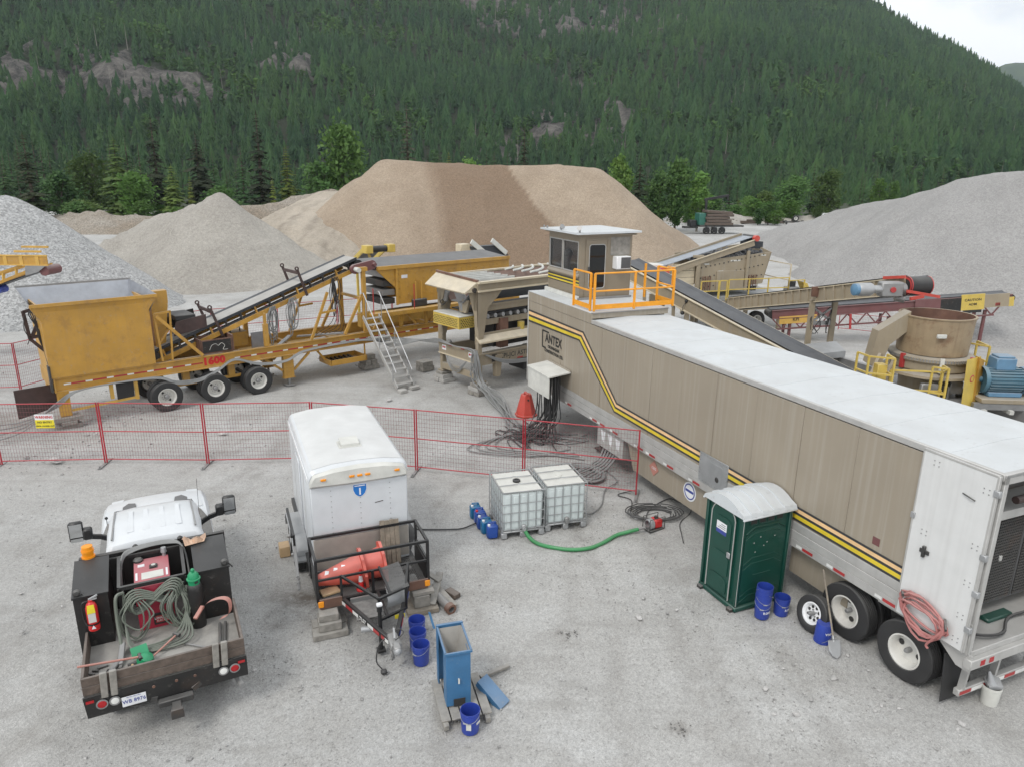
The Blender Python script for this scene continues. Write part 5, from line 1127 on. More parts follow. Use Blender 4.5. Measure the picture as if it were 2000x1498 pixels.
for k in range(13):   # bundle over the near leg and down to the ground
    a = Vector(TPW(-.1 + r.uniform(-.05, .1), 2.4, 1.72 + r.uniform(-.06, .06))) if k < 6 else top
    q = [] if k >= 6 else [Vector(YW(9.9 + .4 * k, -.2, 1.5)), Vector(YW(11.6, -1.2, 1.55 - .06 * k)), Vector(YW(12.5, -2.4, 1.62)), a, Vector(TPW(-.16, 1.2, 1.70))]
    gx_ = r.uniform(-.12, .12)
    P = q + [top + Vector((gx_, 0, .03 * (k % 3))), top + Vector((gx_ * 1.4 + .06, -.12, -.35)), top + Vector((gx_ * 1.8 + .2, -.2, -1.15)), Vector((-.55 + r.uniform(-.15, .3), 24.4 + r.uniform(-.3, .2), .05 + .03 * k % 3)), Vector((.1 + r.uniform(-.2, .3), 22.4 + r.uniform(-.4, .3), .04)), Vector((1.2 + r.uniform(-.3, .5), 21.2 + r.uniform(-.5, .5), .03)), Vector((1.9 + r.uniform(-.3, .6), 21.0 + r.uniform(-.5, .8), .03))]
    cb.tube(spline(P, 5), .021, 5)
for k in range(5): cb.tube(spline([top, top + Vector((r.uniform(-.1, .1), -.1, -.3 - .12 * k)), top + Vector((r.uniform(-.15, .1), -.08, -.7 - .1 * k)), top + Vector((.1, -.05, -.2))], 5), .018, 5)
for k in range(5): cb.tube(spline([TPW(.15, .06, 1.62), TPW(1.2, -.1, 1.22 - .03 * k), TPW(2.4, -.12, 1.08 - .03 * k), TPW(3.6, -.1, 1.12 - .02 * k)], 5), .02, 5)
for k in range(3): cb.tube(spline([TPW(-.02, 2.0, 1.24), TPW(-.06, 1.6, .9 - .08 * k), TPW(-.06, 1.1, .82 - .07 * k), TPW(-.02, .6, 1.22)], 5), .018, 5)
tag(cb.build('cable_bundle', X['cable_grey']), 'grey cable bundle draped over the tan plant leg and across the dirt', 'cable')
# black leads spilling out of the trailer hood
cb = M(); r = random.Random(5)
for k in range(34):
    x = r.uniform(12.92, 13.9); y = r.uniform(.1, .66); y2 = y + r.uniform(.1, .8); x2 = x + r.uniform(-.5, .5)
    e_ = TW(x2 + r.uniform(-.6, 1.0), y2 + r.uniform(.1, .6), .03 + r.uniform(0, .05)); f_ = TW(x2 + r.uniform(-1.0, 1.6), y2 + r.uniform(.05, .8), .03)
    cb.tube(spline([TW(x, y, 2.08), TW(x + r.uniform(-.04, .04), y + .02, 1.3), TW(x + r.uniform(-.15, .15), y + .06, .7), TW(x2, y2, .12 + r.uniform(0, .12)), e_, f_], 4), .018, 5)
tag(cb.build('black_cables', X['cable']), 'thick spill of black cables hanging from the trailer hood', 'cable')
cb = M()
for k in range(6):
    P = [TW(11.0 - k * .15, -.2, .55), TW(10.9 - k * .12, .1, .15)] + [TW(10.4 + (.42 + .05 * k) * math.cos(a), .75 + (.30 + .035 * k) * math.sin(a), .05 + .02 * (k % 3)) for a in np.linspace(1.2 + k * .3, 7.0 + k * .4, 12)]
    cb.tube(spline(P, 3), .03, 6)
for k in range(4): cb.tube(spline([TW(11.3 + k * .3, .3, .04), TW(12.2, 1.2 + .2 * k, .04), TW(13.4, 2.3 + .3 * k, .04), (.9 - .2 * k, 23 - .4 * k, .04)], 5), .022, 5)
tag(cb.build('cable_coil', X['cable_grey']), 'fat grey cable coil on the ground under the junction box', 'cable')
mk = M(); ring = lambda r_, z: [(r_ * math.cos(rad(22.5 + 45 * k)), r_ * math.sin(rad(22.5 + 45 * k)), z) for k in range(8)]
P = ring(.40, 0) + ring(.40, .05) + ring(.36, .06) + ring(.19, .72) + ring(.17, .76) + ring(.10, .76) + ring(.10, .4)
fs = [tuple(range(8))[::-1]]
for k in range(6): fs += [(k * 8 + i, k * 8 + (i + 1) % 8, k * 8 + 8 + (i + 1) % 8, k * 8 + 8 + i) for i in range(8)]
fs.append(tuple(range(48, 56)))
MKR = thing('barrier_weight', 'red eight-sided plastic marker base standing by the trailer nose', 'marker', (.5, 23.6, 0), .2)
mk.add(P, fs).build('body', X['cone_red'], MKR, smooth=False); M().box(-.04, .04, -.19, .19, .72, .80).build('lifting_notch', X['cone_red'], MKR); M().lathe([(.035, 0), (.03, -.01), (.001, -.01)], 10, (.02, -.235, .6), (0, -1, .25)).build('plug_hole', X['interior'], MKR)
# ================================================================ crusher and screens on the right
CR = thing('cone_crusher', 'tan cone crusher with rusty open feed drum and yellow guard rails', 'crusher', (13.8, 22.9, 0), 0)
D('tan_rust', (.31, .235, .145), .55, dust=.25, rust=.75, streak=.35, scol=(.17, .09, .05), side=.1)
M().lathe([(1.04, 2.62), (1.10, 3.80), (1.13, 3.80), (1.13, 3.84), (1.06, 3.84), (1.0, 2.9), (.3, 2.7)], 40).build('feed_drum', X['tan_rust'], CR)
M().lathe([(1.055, 3.835), (.99, 2.9), (.3, 2.7), (.001, 2.7)], 40).build('drum_liner', X['rust'], CR)
M().box(-.55, -.25, -1.13, -1.05, 3.25, 3.38, .02).build('lifting_lug', X['offwhite'], CR)
M().lathe([(1.0, 2.60), (1.24, 2.56), (1.26, 2.46), (1.22, 2.42), (1.18, 2.42), (1.18, 2.16), (1.10, 2.10)], 44).build('adjust_ring', X['tan'], CR)
tt = M()
for k in range(90): a = 2 * PI * k / 90; tt.obox((1.255 * math.cos(a), 1.255 * math.sin(a), 2.51), (.03, .045, .08), Matrix.Rotation(a, 3, 'Z'))
tt.build('gear_tooth', X['steel'], CR, kind='stuff')
M().lathe([(1.1, 2.12), (1.38, 2.04), (1.40, 1.96), (1.2, 1.92), (.85, 1.85), (.80, 1.0), (1.0, .9), (1.0, .6)], 32).build('main_frame', X['tan'], CR)
for k in range(6):
    a = -1.2 + k * .95; M().box(-.06, .06, -.05, .05, 2.16, 2.62).build('clamp_block', X['offwhite'] if k % 2 else X['red_paint'], CR).matrix_local = Matrix.Rotation(a, 4, 'Z') @ Matrix.Translation((0, -1.23, 0))
M().prism([(-1.0, -.25, 3.95), (-1.95, -.25, 3.3), (-2.1, -.25, 2.2), (-1.75, -.25, 2.0), (-1.52, -.25, 2.85), (-1.02, -.25, 3.3)], (0, .45, 0)).build('chute_arm', X['tan'], CR)
M().beam((-1.9, -.5, 2.6), (-2.5, -.9, 1.3), .10, .14).beam((-1.4, -.45, 2.4), (-1.7, -.6, 1.7), .10, .12).build('strut', X['tan'], CR)
M().box(-.9, -.35, -1.35, -1.2, 1.1, 1.85, .02).box(.1, .5, -1.2, -1.0, 1.5, 1.9, .02).cyl((-.1, -1.3, 1.2), (-.1, -1.3, 1.75), .12, n=12).build('hydraulic_unit', X['steel'], CR)
M().cyl((-.22, -1.35, 1.25), (-.22, -1.35, 1.8), .13, n=12).build('accumulator', X['black_dusty'], CR)
# platform and rails (crusher axes follow the control trailer)
ca = math.atan2(.919, -.395) - PI / 2
Rz = Matrix.Rotation(ca, 4, 'Z')
def cr_(x, y, z): return tuple((Rz @ Vector((x, y, z))))
pf = M().prism([cr_(-2.2, -1.7, 1.25), cr_(1.9, -1.7, 1.25), cr_(1.9, 1.6, 1.25), cr_(-2.2, 1.6, 1.25)], (0, 0, .06)).build('platform', X['steel'], CR)
def rails(pts, z0, h, parent, mt, nm='guard_rail', rr=.03, mids=(.5, 1.0)):
    for p_ in pts: M().beam((p_[0], p_[1], z0), (p_[0], p_[1], z0 + h), .055, .055).build('rail_post', mt, parent)
    for a, b in zip(pts[:-1], pts[1:]):
        for f in mids: M().beam((a[0], a[1], z0 + h * f), (b[0], b[1], z0 + h * f), .05, .05).build(nm, mt, parent)
SY = X['safety_yellow']
rails([(-2.85, -.9), (-2.75, -1.45), (-2.1, -1.75), (-2.05, -1.2)], 1.7, 1.05, CR, SY)
rails([(-1.95, -1.35), (-.45, -1.55), (-.0, -1.1)], 1.35, .95, CR, SY, mids=(.35, 1.0)); rails([(-.75, -1.5), (-.4, -1.75), (-.35, -1.35)], 1.3, 1.15, CR, SY, mids=(.3, 1.0))
rails([(1.1, .0), (1.5, -.6), (1.6, .2)], 1.9, 1.0, CR, SY)
M().box(-2.45, -2.15, -1.5, -1.2, 1.7, 2.5, .02).build('control_box', SY, CR)
# drive guard and motor
gx0 = Vector((.35, -1.75, 1.5))
M().prism([(.05, -1.95, 1.25), (.62, -1.62, 1.25), (.68, -1.30, 2.72), (.18, -1.62, 2.72)], (.22, .14, .0)).build('belt_guard', SY, CR)
M().prism([(.62, -1.62, 1.25), (1.0, -1.3, 1.25), (1.0, -1.2, 2.6), (.72, -1.4, 2.72)], (.05, .3, 0)).build('belt_guard', X['yellow'], CR)
M().lathe([(.12, 0), (.10, .01), (.08, .01), (.09, 0)], 16, (.24, -1.93, 2.2), (.5, -.87, 0), True).build('warning_ring', X['red_paint'], CR)
mo = bpy.data.objects.new('drive_motor', None); COL.objects.link(mo); mo.parent = CR; mo.location = (1.75, -1.35, 2.02); mo.rotation_euler = (0, 0, rad(-4))
M().cyl((-.75, 0, 0), (.35, 0, 0), .37, n=24).build('motor_body', X['blue_motor'], mo)
fn = M()
for k in range(26):
    a = 2 * PI * k / 26; 
    if abs(math.sin(a)) < .97: fn.obox((-.2, .385 * math.cos(a), .385 * math.sin(a)), (1.0, .07, .018), Matrix.Rotation(a, 3, 'X'))
fn.build('cooling_fin', X['blue_motor'], mo, kind='stuff')
M().lathe([(.40, .35), (.43, .40), (.43, .72), (.36, .82), (.001, .84)], 24, (0, 0, 0), (1, 0, 0)).build('fan_cover', X['blue_light'], mo); M().lathe([(.42, -.86), (.42, -.74), (.3, -.74)], 24, (0, 0, 0), (1, 0, 0)).cyl((-1.1, 0, 0), (-.8, 0, 0), .09).build('end_bell', X['blue_motor'], mo)
M().box(-.55, .05, -.22, .30, .34, .72, .03).box(-.5, .0, -.18, .26, .72, .78, .02).build('terminal_box', X['blue_light'], mo); M().box(-.7, .3, -.36, .36, -.46, -.32, .02).build('motor_foot', X['blue_light'], mo)
M().box(-1.0, .9, -.6, .6, -.62, -.47, .02).build('base_plate', X['tan'], mo)
for y in (-.5, .45): M().beam((-1.2, y, -.72), (2.2, y, -.72), .14, .2).build('base_beam', X['steel'], mo)
for x in (-.9, -.1, .8): M().beam((x, -.7, -.86), (x, .7, -.86), .12, .12).build('base_beam', X['offwhite'], mo)
for x0 in (-1.1, 1.1): M().prism([cr_(x0, -6, .75), cr_(x0, 8.5, .75), cr_(x0, 8.5, 1.2), cr_(x0, -6, 1.2)], Rz.to_3x3() @ Vector((.2, 0, 0))).build('chassis_beam', X['steel'], CR)
for yy in (-4, -1, 2, 4.6, 6.5): M().prism([cr_(-1.1, yy, .9), cr_(1.2, yy, .9), cr_(1.2, yy, 1.1), cr_(-1.1, yy, 1.1)], Rz.to_3x3() @ Vector((0, .15, 0))).build('cross_beam', X['steel'], CR)
for yy in (-4.5, -3.2): put_wheel(K_TRUCK, CR, cr_(-1.2, yy, .51), rot=(0, 0, ca + PI / 2)); put_wheel(K_TRUCK, CR, cr_(1.2, yy, .51), rot=(0, 0, ca - PI / 2))
for yy in (8, 1.5): M().beam(cr_(-1.0, yy, 0), cr_(-1.0, yy, .8), .2, .2).beam(cr_(1.0, yy, 0), cr_(1.0, yy, .8), .2, .2).build('jack_leg', X['tan'], CR)
M().obox(cr_(-1.5, 3.4, 1.25), (1.3, .9, .75), Matrix.Rotation(ca, 3, 'Z'), .02).build('tool_cabinet', X['tan'], CR)
M().prism([cr_(-1.2, 4.4, 1.25), cr_(1.2, 4.4, 1.25), cr_(1.5, 5.2, 1.45), cr_(-1.0, 5.2, 1.45)], (0, 0, .25)).build('gooseneck_plate', X['galv'], CR)
def conveyor(name, label, p0, p1, w, h, m_side, ribs=0, m_belt='belt', hang=.0, cat='conveyor', belt_center=None, head=True):
    p0, p1 = Vector(p0), Vector(p1); e = thing(name, label, cat, (p0.x, p0.y, 0), 0); o = Vector((p0.x, p0.y, 0)); a, b = p0 - o, p1 - o
    d = (b - a).normalized(); s_ = d.cross(Vector((0, 0, 1))).normalized(); u = s_.cross(d); L = (b - a).length
    for q in (-1, 1):
        off = s_ * (q * w / 2); M().beam(a + off, b + off, .05, h, u).build('side_plate', m_side, e)
        for k in (-1, 1): M().beam(a + off * 1.06 + u * (k * h / 2), b + off * 1.06 + u * (k * h / 2), .12, .035, u).build('flange', X['ivory'] if m_side == X['tan'] else m_side, e)
        for k in range(ribs): c_ = a.lerp(b, (k + .5) / ribs) + off * 1.08; M().beam(c_ - u * h * .46, c_ + u * h * .46, .09, .10, d).build('side_rib', m_side, e)
    P = [(-.46, .57), (-.28, .46), (.28, .46), (.46, .57)]
    for i in range(3):
        A, B = P[i], P[i + 1]; f = lambda t, c_: t + s_ * (c_[0] * w) + u * (c_[1] * h + .03)
        M().prism([f(a, A), f(b, A), f(b, B), f(a, B)], u * -.015).build('conveyor_belt', X[belt_center] if (belt_center and i == 1) else X[m_belt], e)
    M().beam(a - u * h * .55, b - u * h * .55, .02, w * .8, s_).build('return_belt', X['belt'], e)
    for k in range(int(L / 1.1)): c_ = a.lerp(b, (k + .5) * 1.1 / L) + u * (h * .25); M().cyl(c_ - s_ * w * .4, c_ + s_ * w * .4, .06, n=8).build('idler_roller', X['steel_dark'], e)
    if head:
        for t in (a, b): M().cyl(t - s_ * w * .45, t + s_ * w * .45, h * .45, n=16).build('drum', X['rubber'], e)
    return e, a, b, d, s_, u
# conveyor feeding the cone
e, a, b, d_, s_, u_ = conveyor('feed_conveyor', 'tan panelled conveyor with red-edged head drum above the cone crusher', (11.5, 36.6, 1.75), (13.55, 23.9, 4.60), .9, .56, X['tan'], 22)
M().cyl(b - s_ * .36, b + s_ * .42, .31, n=24).build('head_drum', X['rubber'], e)
for q in (-1, 1): M().lathe([(.318, 0), (.318, .035), (.22, .05)], 20, b + s_ * (.36 * q + .02), s_ * q).build('drum_rim', X['red_paint'], e)
M().beam(b + s_ * .60 - d_ * .9 + u_ * .34, b + s_ * .60 + d_ * .2 + u_ * .28, .04, .10).beam(b + s_ * .58 + d_ * .42 - u_ * .45, b + s_ * .1 + d_ * .42 - u_ * .38, .08, .10).beam(b - s_ * .5 + d_ * .4 - u_ * .4, b + s_ * .7 + d_ * .42 - u_ * .2, .08, .09).build('head_guard', X['cone_red'], e)
w_ = -s_ if (-s_).x < 0 else s_
c0 = b + w_ * .75 - u_ * .1
M().obox(c0 + w_ * .25, (.75, .38, .5), None, .05).build('gearbox', X['steel'], e); M().lathe([(.1, 0), (.09, .03), (.001, .03)], 12, c0 + w_ * .25 + Vector((0, -.20, .0)), (0, -1, 0)).build('gear_cap', X['red_paint'], e)
M().cyl(c0 + w_ * .6, c0 + w_ * 1.0, .13, n=12).lathe([(.2, 0), (.22, .05), (.22, .45), (.17, .52), (.001, .52)], 16, c0 + w_ * .95, w_).build('drive_motor', X['galv'], e); M().lathe([(.2, 0), (.2, .12), (.1, .17), (.001, .17)], 16, c0 + w_ * 1.45, w_).build('fan_cover', X['blue_light'], e)
M().cyl(c0 - w_ * .25, c0 + w_ * .0, .2, n=14).cyl(c0 + w_ * .2 + Vector((.2, .1, -.3)), c0 + w_ * .0 + Vector((.3, 0, -.35)), .12, n=10).build('shaft_hub', X['steel'], e)
M().box(-.15, .15, -.05, .05, -.2, .2).build('fold_hinge', X['rust'], e).location = a.lerp(b, .62) + w_ * .58 + u_ * .12
la, lb = a.lerp(b, .60), a.lerp(b, .63); zb_ = 1.22
for q in (-1, 1):
    t = la + s_ * (.5 * q); M().beam((t.x, t.y, t.z - .2), (t.x, t.y, zb_), .16, .2).build('support_leg', X['tan'], e); M().cyl((t.x, t.y, zb_), (t.x, t.y, zb_ + 1.0), .05).build('jack_rod', X['steel'], e)
t0_, t1_ = la + s_ * .5, la - s_ * .5
M().beam((t0_.x, t0_.y, 2.3), (t1_.x, t1_.y, 2.3), .1, .16).beam((t0_.x, t0_.y, 3.0), (t1_.x, t1_.y, 2.3), .06, .08).beam((t1_.x, t1_.y, 3.0), (t0_.x, t0_.y, 2.3), .06, .08).build('leg_brace', X['steel'], e)
m = M(); r = random.Random(4)
for k in range(7): m.tube(spline([t0_.lerp(t1_, r.random()) - Vector((0, 0, .5)), t0_.lerp(t1_, r.random()) - Vector((.1, .1, 1.0 + .2 * k * .4)), t0_.lerp(t1_, r.random()) - Vector((0, 0, 1.6))], 5), .016, 4)
m.build('hanging_lead', X['cable'], e)
# black return conveyor running up to the booth
e, a, b, d_, s_, u_ = conveyor('incline_conveyor', 'long black belt conveyor sloping down from behind the booth', (4.9, 30.7, 4.34), (11.3, 22.8, 1.40), 1.25, .50, X['tan'], 0, 'belt')
for t in (.15, .3, .62):
    q = a.lerp(b, t)
    for k in (-1, 1): p_ = q + s_ * (.6 * k); M().beam((p_.x, p_.y, max(p_.z - .3, .2)), (p_.x + .1, p_.y, 0), .10, .12).build('support_leg', X['tan'], e)
q = a.lerp(b, .36) - s_ * 0
nr = s_ if s_.y < 0 else -s_
M().sphere(q + nr * .62 + u_ * .12, .09, 10, 6).sphere(q + nr * .66 - u_ * .38, .08, 10, 6).tube(spline([q + nr * .62 + u_ * .1, q + nr * .75 - u_ * .1, q + nr * .66 - u_ * .38], 5), .015, 4).build('pull_switch', X['cable'], e)
M().tube(spline([q + nr * .6, q + nr * .62 + d_ * .5 + u_ * .1, q + nr * .62 + d_ * .9 - u_ * .05, q + nr * .62 + d_ * .7 - u_ * .25], 5), .010, 4).build('pull_cord', X['cable'], e)
# red truss conveyor in the background
e, a, b, d_, s_, u_ = conveyor('stacker_conveyor', 'dark red truss conveyor with yellow head panel behind the crusher', (13.2, 36.2, 1.35), (24.6, 35.4, 2.45), .9, .42, X['red_dark'], 0)
nr = s_ if s_.y < 0 else -s_
for k in range(12):
    p_ = a.lerp(b, k / 12.5) + nr * .5 - u_ * .2; q = a.lerp(b, (k + .5) / 12.5) + nr * .5 - u_ * .75; p2 = a.lerp(b, (k + 1) / 12.5) + nr * .5 - u_ * .2
    M().beam(p_, q, .05, .06).beam(q, p2, .05, .06).build('truss_web', X['red_dark'], e)
M().beam(a + nr * .5 - u_ * .75, a.lerp(b, .93) + nr * .5 - u_ * .75, .06, .08).build('truss_chord', X['red_dark'], e)
def pan(t0, t1, h0, h1, mt, nm, off=.56): A, B = a.lerp(b, t0) + nr * off, a.lerp(b, t1) + nr * off; M().prism([A + u_ * h0, B + u_ * h0, B + u_ * h1, A + u_ * h1], nr * -.05).build(nm, mt, e)
pan(.60, .705, -.45, .28, X['red_dark'], 'side_panel'); pan(.705, .79, -.48, .22, X['black_dusty'], 'rubber_flap'); pan(.79, .885, -.42, .36, X['safety_yellow'], 'head_panel'); pan(.885, .985, -.35, .3, X['tan'], 'head_plate'); pan(.985, 1.005, -.36, .1, X['safety_yellow'], 'edge_plate')
cA = a.lerp(b, .837) + nr * .57; text('CAUTION', .17, X['ink'], e, cA + u_ * .08, d_, u_, bold=.003); text('ADM', .17, X['ink'], e, cA - u_ * .14, d_, u_, bold=.003); pan(.80, .875, -.56, -.42, X['ink'], 'lower_flap', .57)
pan(.03, .19, -.5, -.12, X['yellow_faded'], 'yellow_panel', .53); pan(.93, .95, -.3, -.14, X['red_paint'], 'bearing'); cB = a.lerp(b, .10) + nr * .55; text('KPI', .22, X['ink'], e, cB - u_ * .3, d_, u_, bold=.003)
for t in (.08, .5, .9): q = a.lerp(b, t); M().beam((q.x, q.y - .4, q.z - .5), (q.x, q.y - .4, 0), .12, .12).beam((q.x, q.y + .4, q.z - .5), (q.x, q.y + .4, 0), .12, .12).build('support_leg', X['red_dark'], e)
M().beam(a.lerp(b, .33) + nr * .6 - u_ * .2, a.lerp(b, .33) + nr * .6 - u_ * .95, .06, .1).beam(a.lerp(b, .26) + nr * .6 - u_ * .3, a.lerp(b, .25) + nr * .6 - u_ * 1.1, .05, .08).build('red_strut', X['red_paint'], e)
# second screen plant
S2 = thing('screen_plant', 'tan screen box with yellow walkway rails in front of the chip pile', 'screen', (9.75, 38.0, 0), math.atan2(.30, .95))
M().prism([(0, 0, 2.0), (4.1, 0, 2.45), (4.55, 0, 4.15), (0, 0, 3.75)], (0, .06, 0)).build('screen_side', X['tan'], S2); M().prism([(0, 2.4, 2.0), (4.1, 2.4, 2.45), (4.55, 2.4, 4.4), (0, 2.4, 3.95)], (0, .06, 0)).build('screen_side', X['tan'], S2)
M().prism([(4.5, 0, 4.15), (4.5, 2.4, 4.6), (4.1, 2.4, 2.5), (4.1, 0, 2.45)], (.05, 0, 0)).build('screen_end', X['tan'], S2)
M().prism([(.0, .1, 3.66), (4.4, .1, 4.0), (4.4, 2.3, 4.2), (0, 2.3, 3.8)], (0, 0, .03)).build('screen_deck', X['belt'], S2)
D('wet_stone', (.13, .13, .135), .5, dust=0, var=.5, scale=9, bump=1, bscale=18)
m = M(); r = random.Random(2)
for k in range(260): t = r.random(); y = r.uniform(.2, 2.2); m.obox((.2 + t * 4.1, y, 3.72 + .31 * t + .05 * y + r.uniform(0, .06 + .12 * t)), (r.uniform(.06, .16),) * 3, Matrix.Rotation(r.uniform(0, 3), 3, (r.random(), r.random(), 1)), .02)
m.build('crushed_stone', X['wet_stone'], S2, kind='stuff')
bl_ = M()
for i in range(15):
    for j in range(3): bl_.obox((.25 + i * .27, -.01, 2.3 + j * .55 + i * .045), (.06, .03, .06))
bl_.build('bolt_head', X['steel_dark'], S2, kind='stuff')
M().box(-.1, .12, -.12, .0, 1.8, 3.95, .01).box(2.95, 3.12, -.12, .0, 2.1, 4.25, .01).box(-.3, .3, -.12, .05, 3.95, 4.08, .01).build('post', X['tan'], S2); M().box(1.2, 2.9, -.07, .0, 2.15, 3.2, .01).build('cover_plate', X['tan'], S2)
for x in (.35, .5, .65, .8, 3.2, 3.35, 3.5, 3.65): M().cyl((x, -.08, 2.2), (x, -.08, 2.95), .03, n=6).build('spring_rod', X['rust'], S2)
for x in (3.2, 3.4, 3.6): M().cyl((x, -.1, 2.1), (x, -.1, 2.35), .09, n=8).build('coil_spring', X['cable'], S2)
for x, z in ((.4, 3.55), (1.3, 3.15), (2.0, 3.7), (2.3, 3.7), (1.9, 3.12), (3.9, 3.95)): M().box(x, x + .3, -.012, -.004, z, z + .07).build('spill_patch', X['offwhite'], S2)
for k in range(4): M().box(-1.35, -.12, .02 + .01 * k, .1, 2.2 + k * .36, 2.2 + k * .36 + .34, .006).build('side_slat', X['ivory'], S2)
M().beam((-3.2, -.1, 2.85), (.0, -.1, 3.75), .08, .34).beam((0, -.1, 3.75), (3.3, -.1, 4.66), .06, .3).build('top_conveyor_side', X['tan'], S2); M().beam((-3.2, -.14, 3.02), (3.3, -.14, 4.83), .09, .04).build('flange', X['ivory'], S2)
D('belt_wet', (.24, .27, .31), .25, dust=.1); M().beam((-3.3, .5, 3.2), (3.4, .5, 5.0), .95, .03).build('conveyor_belt', X['belt_wet'], S2); M().beam((-3.2, 1.1, 3.15), (3.3, 1.1, 4.95), .08, .3).build('top_conveyor_side', X['tan'], S2)
M().cyl((3.4, -.2, 4.9), (3.4, .05, 4.9), .16, n=12).build('drum_bearing', X['cone_red'], S2); M().cyl((3.4, .05, 4.88), (3.4, 1.0, 4.88), .18, n=12).build('head_drum', X['rubber'], S2); M().prism([(3.5, 1.4, 4.7), (4.6, .9, 4.62), (4.6, .9, 4.25), (3.5, 1.4, 4.2)], (0, .05, 0)).build('splash_flap', X['belt'], S2)
M().box(-2.9, -1.8, -.3, .3, 2.95, 3.5, .03).build('feed_guard', X['cone_red'], S2); M().box(-3.6, -1.6, .2, 1.2, 3.35, 3.6, .03).build('feed_cover', X['offwhite'], S2)
M().prism([(-.2, -1.0, 1.72), (5.4, -1.0, 1.86), (5.4, 3, 1.86), (-.2, 3, 1.72)], (0, 0, .08)).build('walkway', X['galv'], S2); M().box(-1.4, 5.4, -1.02, -.94, 1.2, 1.75).box(-1.4, 5.4, 2.4, 2.5, 1.2, 1.7).build('main_beam', X['tan'], S2)
rails([(-.3, -1.0), (.75, -1.0)], 1.78, 1.05, S2, SY); rails([(.8, -1.0), (1.25, -1.0)], 1.78, 1.05, S2, SY); rails([(1.35, -1.0), (2.6, -1.0), (3.8, -1.0), (5.1, -1.0)], 1.82, 1.05, S2, SY); rails([(5.2, -.9), (5.3, 2.0), (4.6, 2.4)], 1.86, 1.7, S2, X['ivory'], mids=(.5, 1.0)); rails([(5.1, -1.0), (6.2, -.9)], 1.5, 1.2, S2, SY)
M().prism([(6.1, -.9, 2.6), (6.4, -.9, 2.5), (7.4, -.9, 1.0), (7.0, -.9, .9)], (0, .5, 0)).build('chute', SY, S2); M().box(5.4, 6.0, -.8, -.2, 1.6, 2.3, .03).build('motor_box', X['steel'], S2)
M().cyl((5.7, -.5, 2.3), (5.7, -.5, 2.6), .2).build('hand_winch', X['cable'], S2)
for x in (-1.0, 1.5, 4.8): M().box(x, x + .2, -.9, -.7, 0, 1.25).box(x, x + .2, 2.2, 2.4, 0, 1.25).build('leg', X['tan'], S2)
for x in (.3, .9): M().box(x, x + .2, -1.05, -.98, 1.3, 1.5).build('lamp_box', X['ivory'], S2)
for x in (2.4, 3.6): put_wheel(K_TRUCK, S2, (x, -.5, .51), True)
# ================================================================ service truck (local x: right, y: forward, origin under the tailgate)
TK = thing('service_truck', 'white flat-deck service truck with black toolboxes and wooden deck sides', 'truck', (-4.97, 8.78, 0), rad(27))
TKM = Matrix.Translation((-4.97, 8.78, 0)) @ Matrix.Rotation(rad(27), 4, 'Z')
def KW(*p): return tuple(TKM @ Vector(p))
def hull(sec, nm, mt, par, smooth=True, cap=True, ang=35):
    m = M(); n = len(sec[0]); fs = []
    for s_ in sec: m.v += [tuple(p) for p in s_]
    for i in range(len(sec) - 1):
        for k in range(n): fs.append((i * n + k, i * n + (k + 1) % n, (i + 1) * n + (k + 1) % n, (i + 1) * n + k))
    if cap: fs += [tuple(range(n))[::-1], tuple(range((len(sec) - 1) * n, len(sec) * n))]
    m.f = fs; return m.build(nm, mt, par, smooth, ang)
def sect(y, hw, zb, zs, zt, r=.10, crown=.03, tw=None):
    """closed body cross-section, rounded shoulders"""
    tw = hw - r if tw is None else tw
    R_ = [(hw - .05, zb), (hw, zb + .12), (hw, zs), (hw - .015, zs + (zt - zs) * .5), (tw + (hw - tw) * .45, zt - .012), (tw, zt), (tw * .5, zt + crown * .8), (0, zt + crown)]
    return [(x, y, z) for x, z in R_] + [(-x, y, z) for x, z in R_[-2::-1]]
WB = X['white_body']
hull([sect(2.36, .96, .55, 1.12, 1.26), sect(2.9, .99, .50, 1.12, 1.27), sect(4.2, .99, .50, 1.14, 1.30), sect(4.55, .99, .55, 1.18, 1.40, .12, .05), sect(5.2, 1.0, .6, 1.16, 1.38, .15, .06), sect(5.75, .98, .6, 1.12, 1.34, .18, .05), sect(5.98, .93, .6, 1.06, 1.27, .2, .04), sect(6.06, .88, .62, 1.0, 1.17, .2, .02)], "body", WB, TK)
def gh(y, hb, ht, zt, crown=.035):
    R_ = [(hb, 1.20), (hb - (hb - ht) * .12, 1.32), (ht + .06, zt - .10), (ht, zt - .03), (ht - .06, zt), (ht * .5, zt + crown * .8), (0, zt + crown)]
    return [(x, y, z) for x, z in R_] + [(-x, y, z) for x, z in R_[-2::-1]]
hull([gh(2.40, .94, .72, 1.88), gh(2.46, .96, .69, 1.97), gh(2.62, .97, .68, 2.005), gh(3.2, .97, .68, 2.015), gh(3.75, .97, .665, 1.99), gh(3.92, .96, .665, 1.95), gh(4.15, .95, .71, 1.74, .05), gh(4.45, .93, .79, 1.47, .06), gh(4.68, .90, .84, 1.28, .06)], 'cab', WB, TK)
def side_win(sgn, pts, nm='side_window'):
    P = []
    for y, z in pts: t = (z - 1.32) / .54; hw = lerp(.958, .745, t) + .006; P.append((sgn * hw, y, z))
    M().prism(P, (sgn * .006, 0, 0)).build(nm, X['glass_dark'], TK)
for s_ in (-1, 1): side_win(s_, [(2.62, 1.36), (4.12, 1.36), (3.86, 1.74), (3.68, 1.86), (2.68, 1.88)]); M().tube([(s_ * .655, 2.6, 2.022), (s_ * .635, 3.8, 2.0)], .016, 5).build('roof_trim', X['steel'], TK)
M().prism([(-.72, 2.385, 1.38), (.72, 2.385, 1.38), (.62, 2.41, 1.80), (-.62, 2.41, 1.80)], (0, -.008, 0)).build('rear_window', X['glass_dark'], TK)
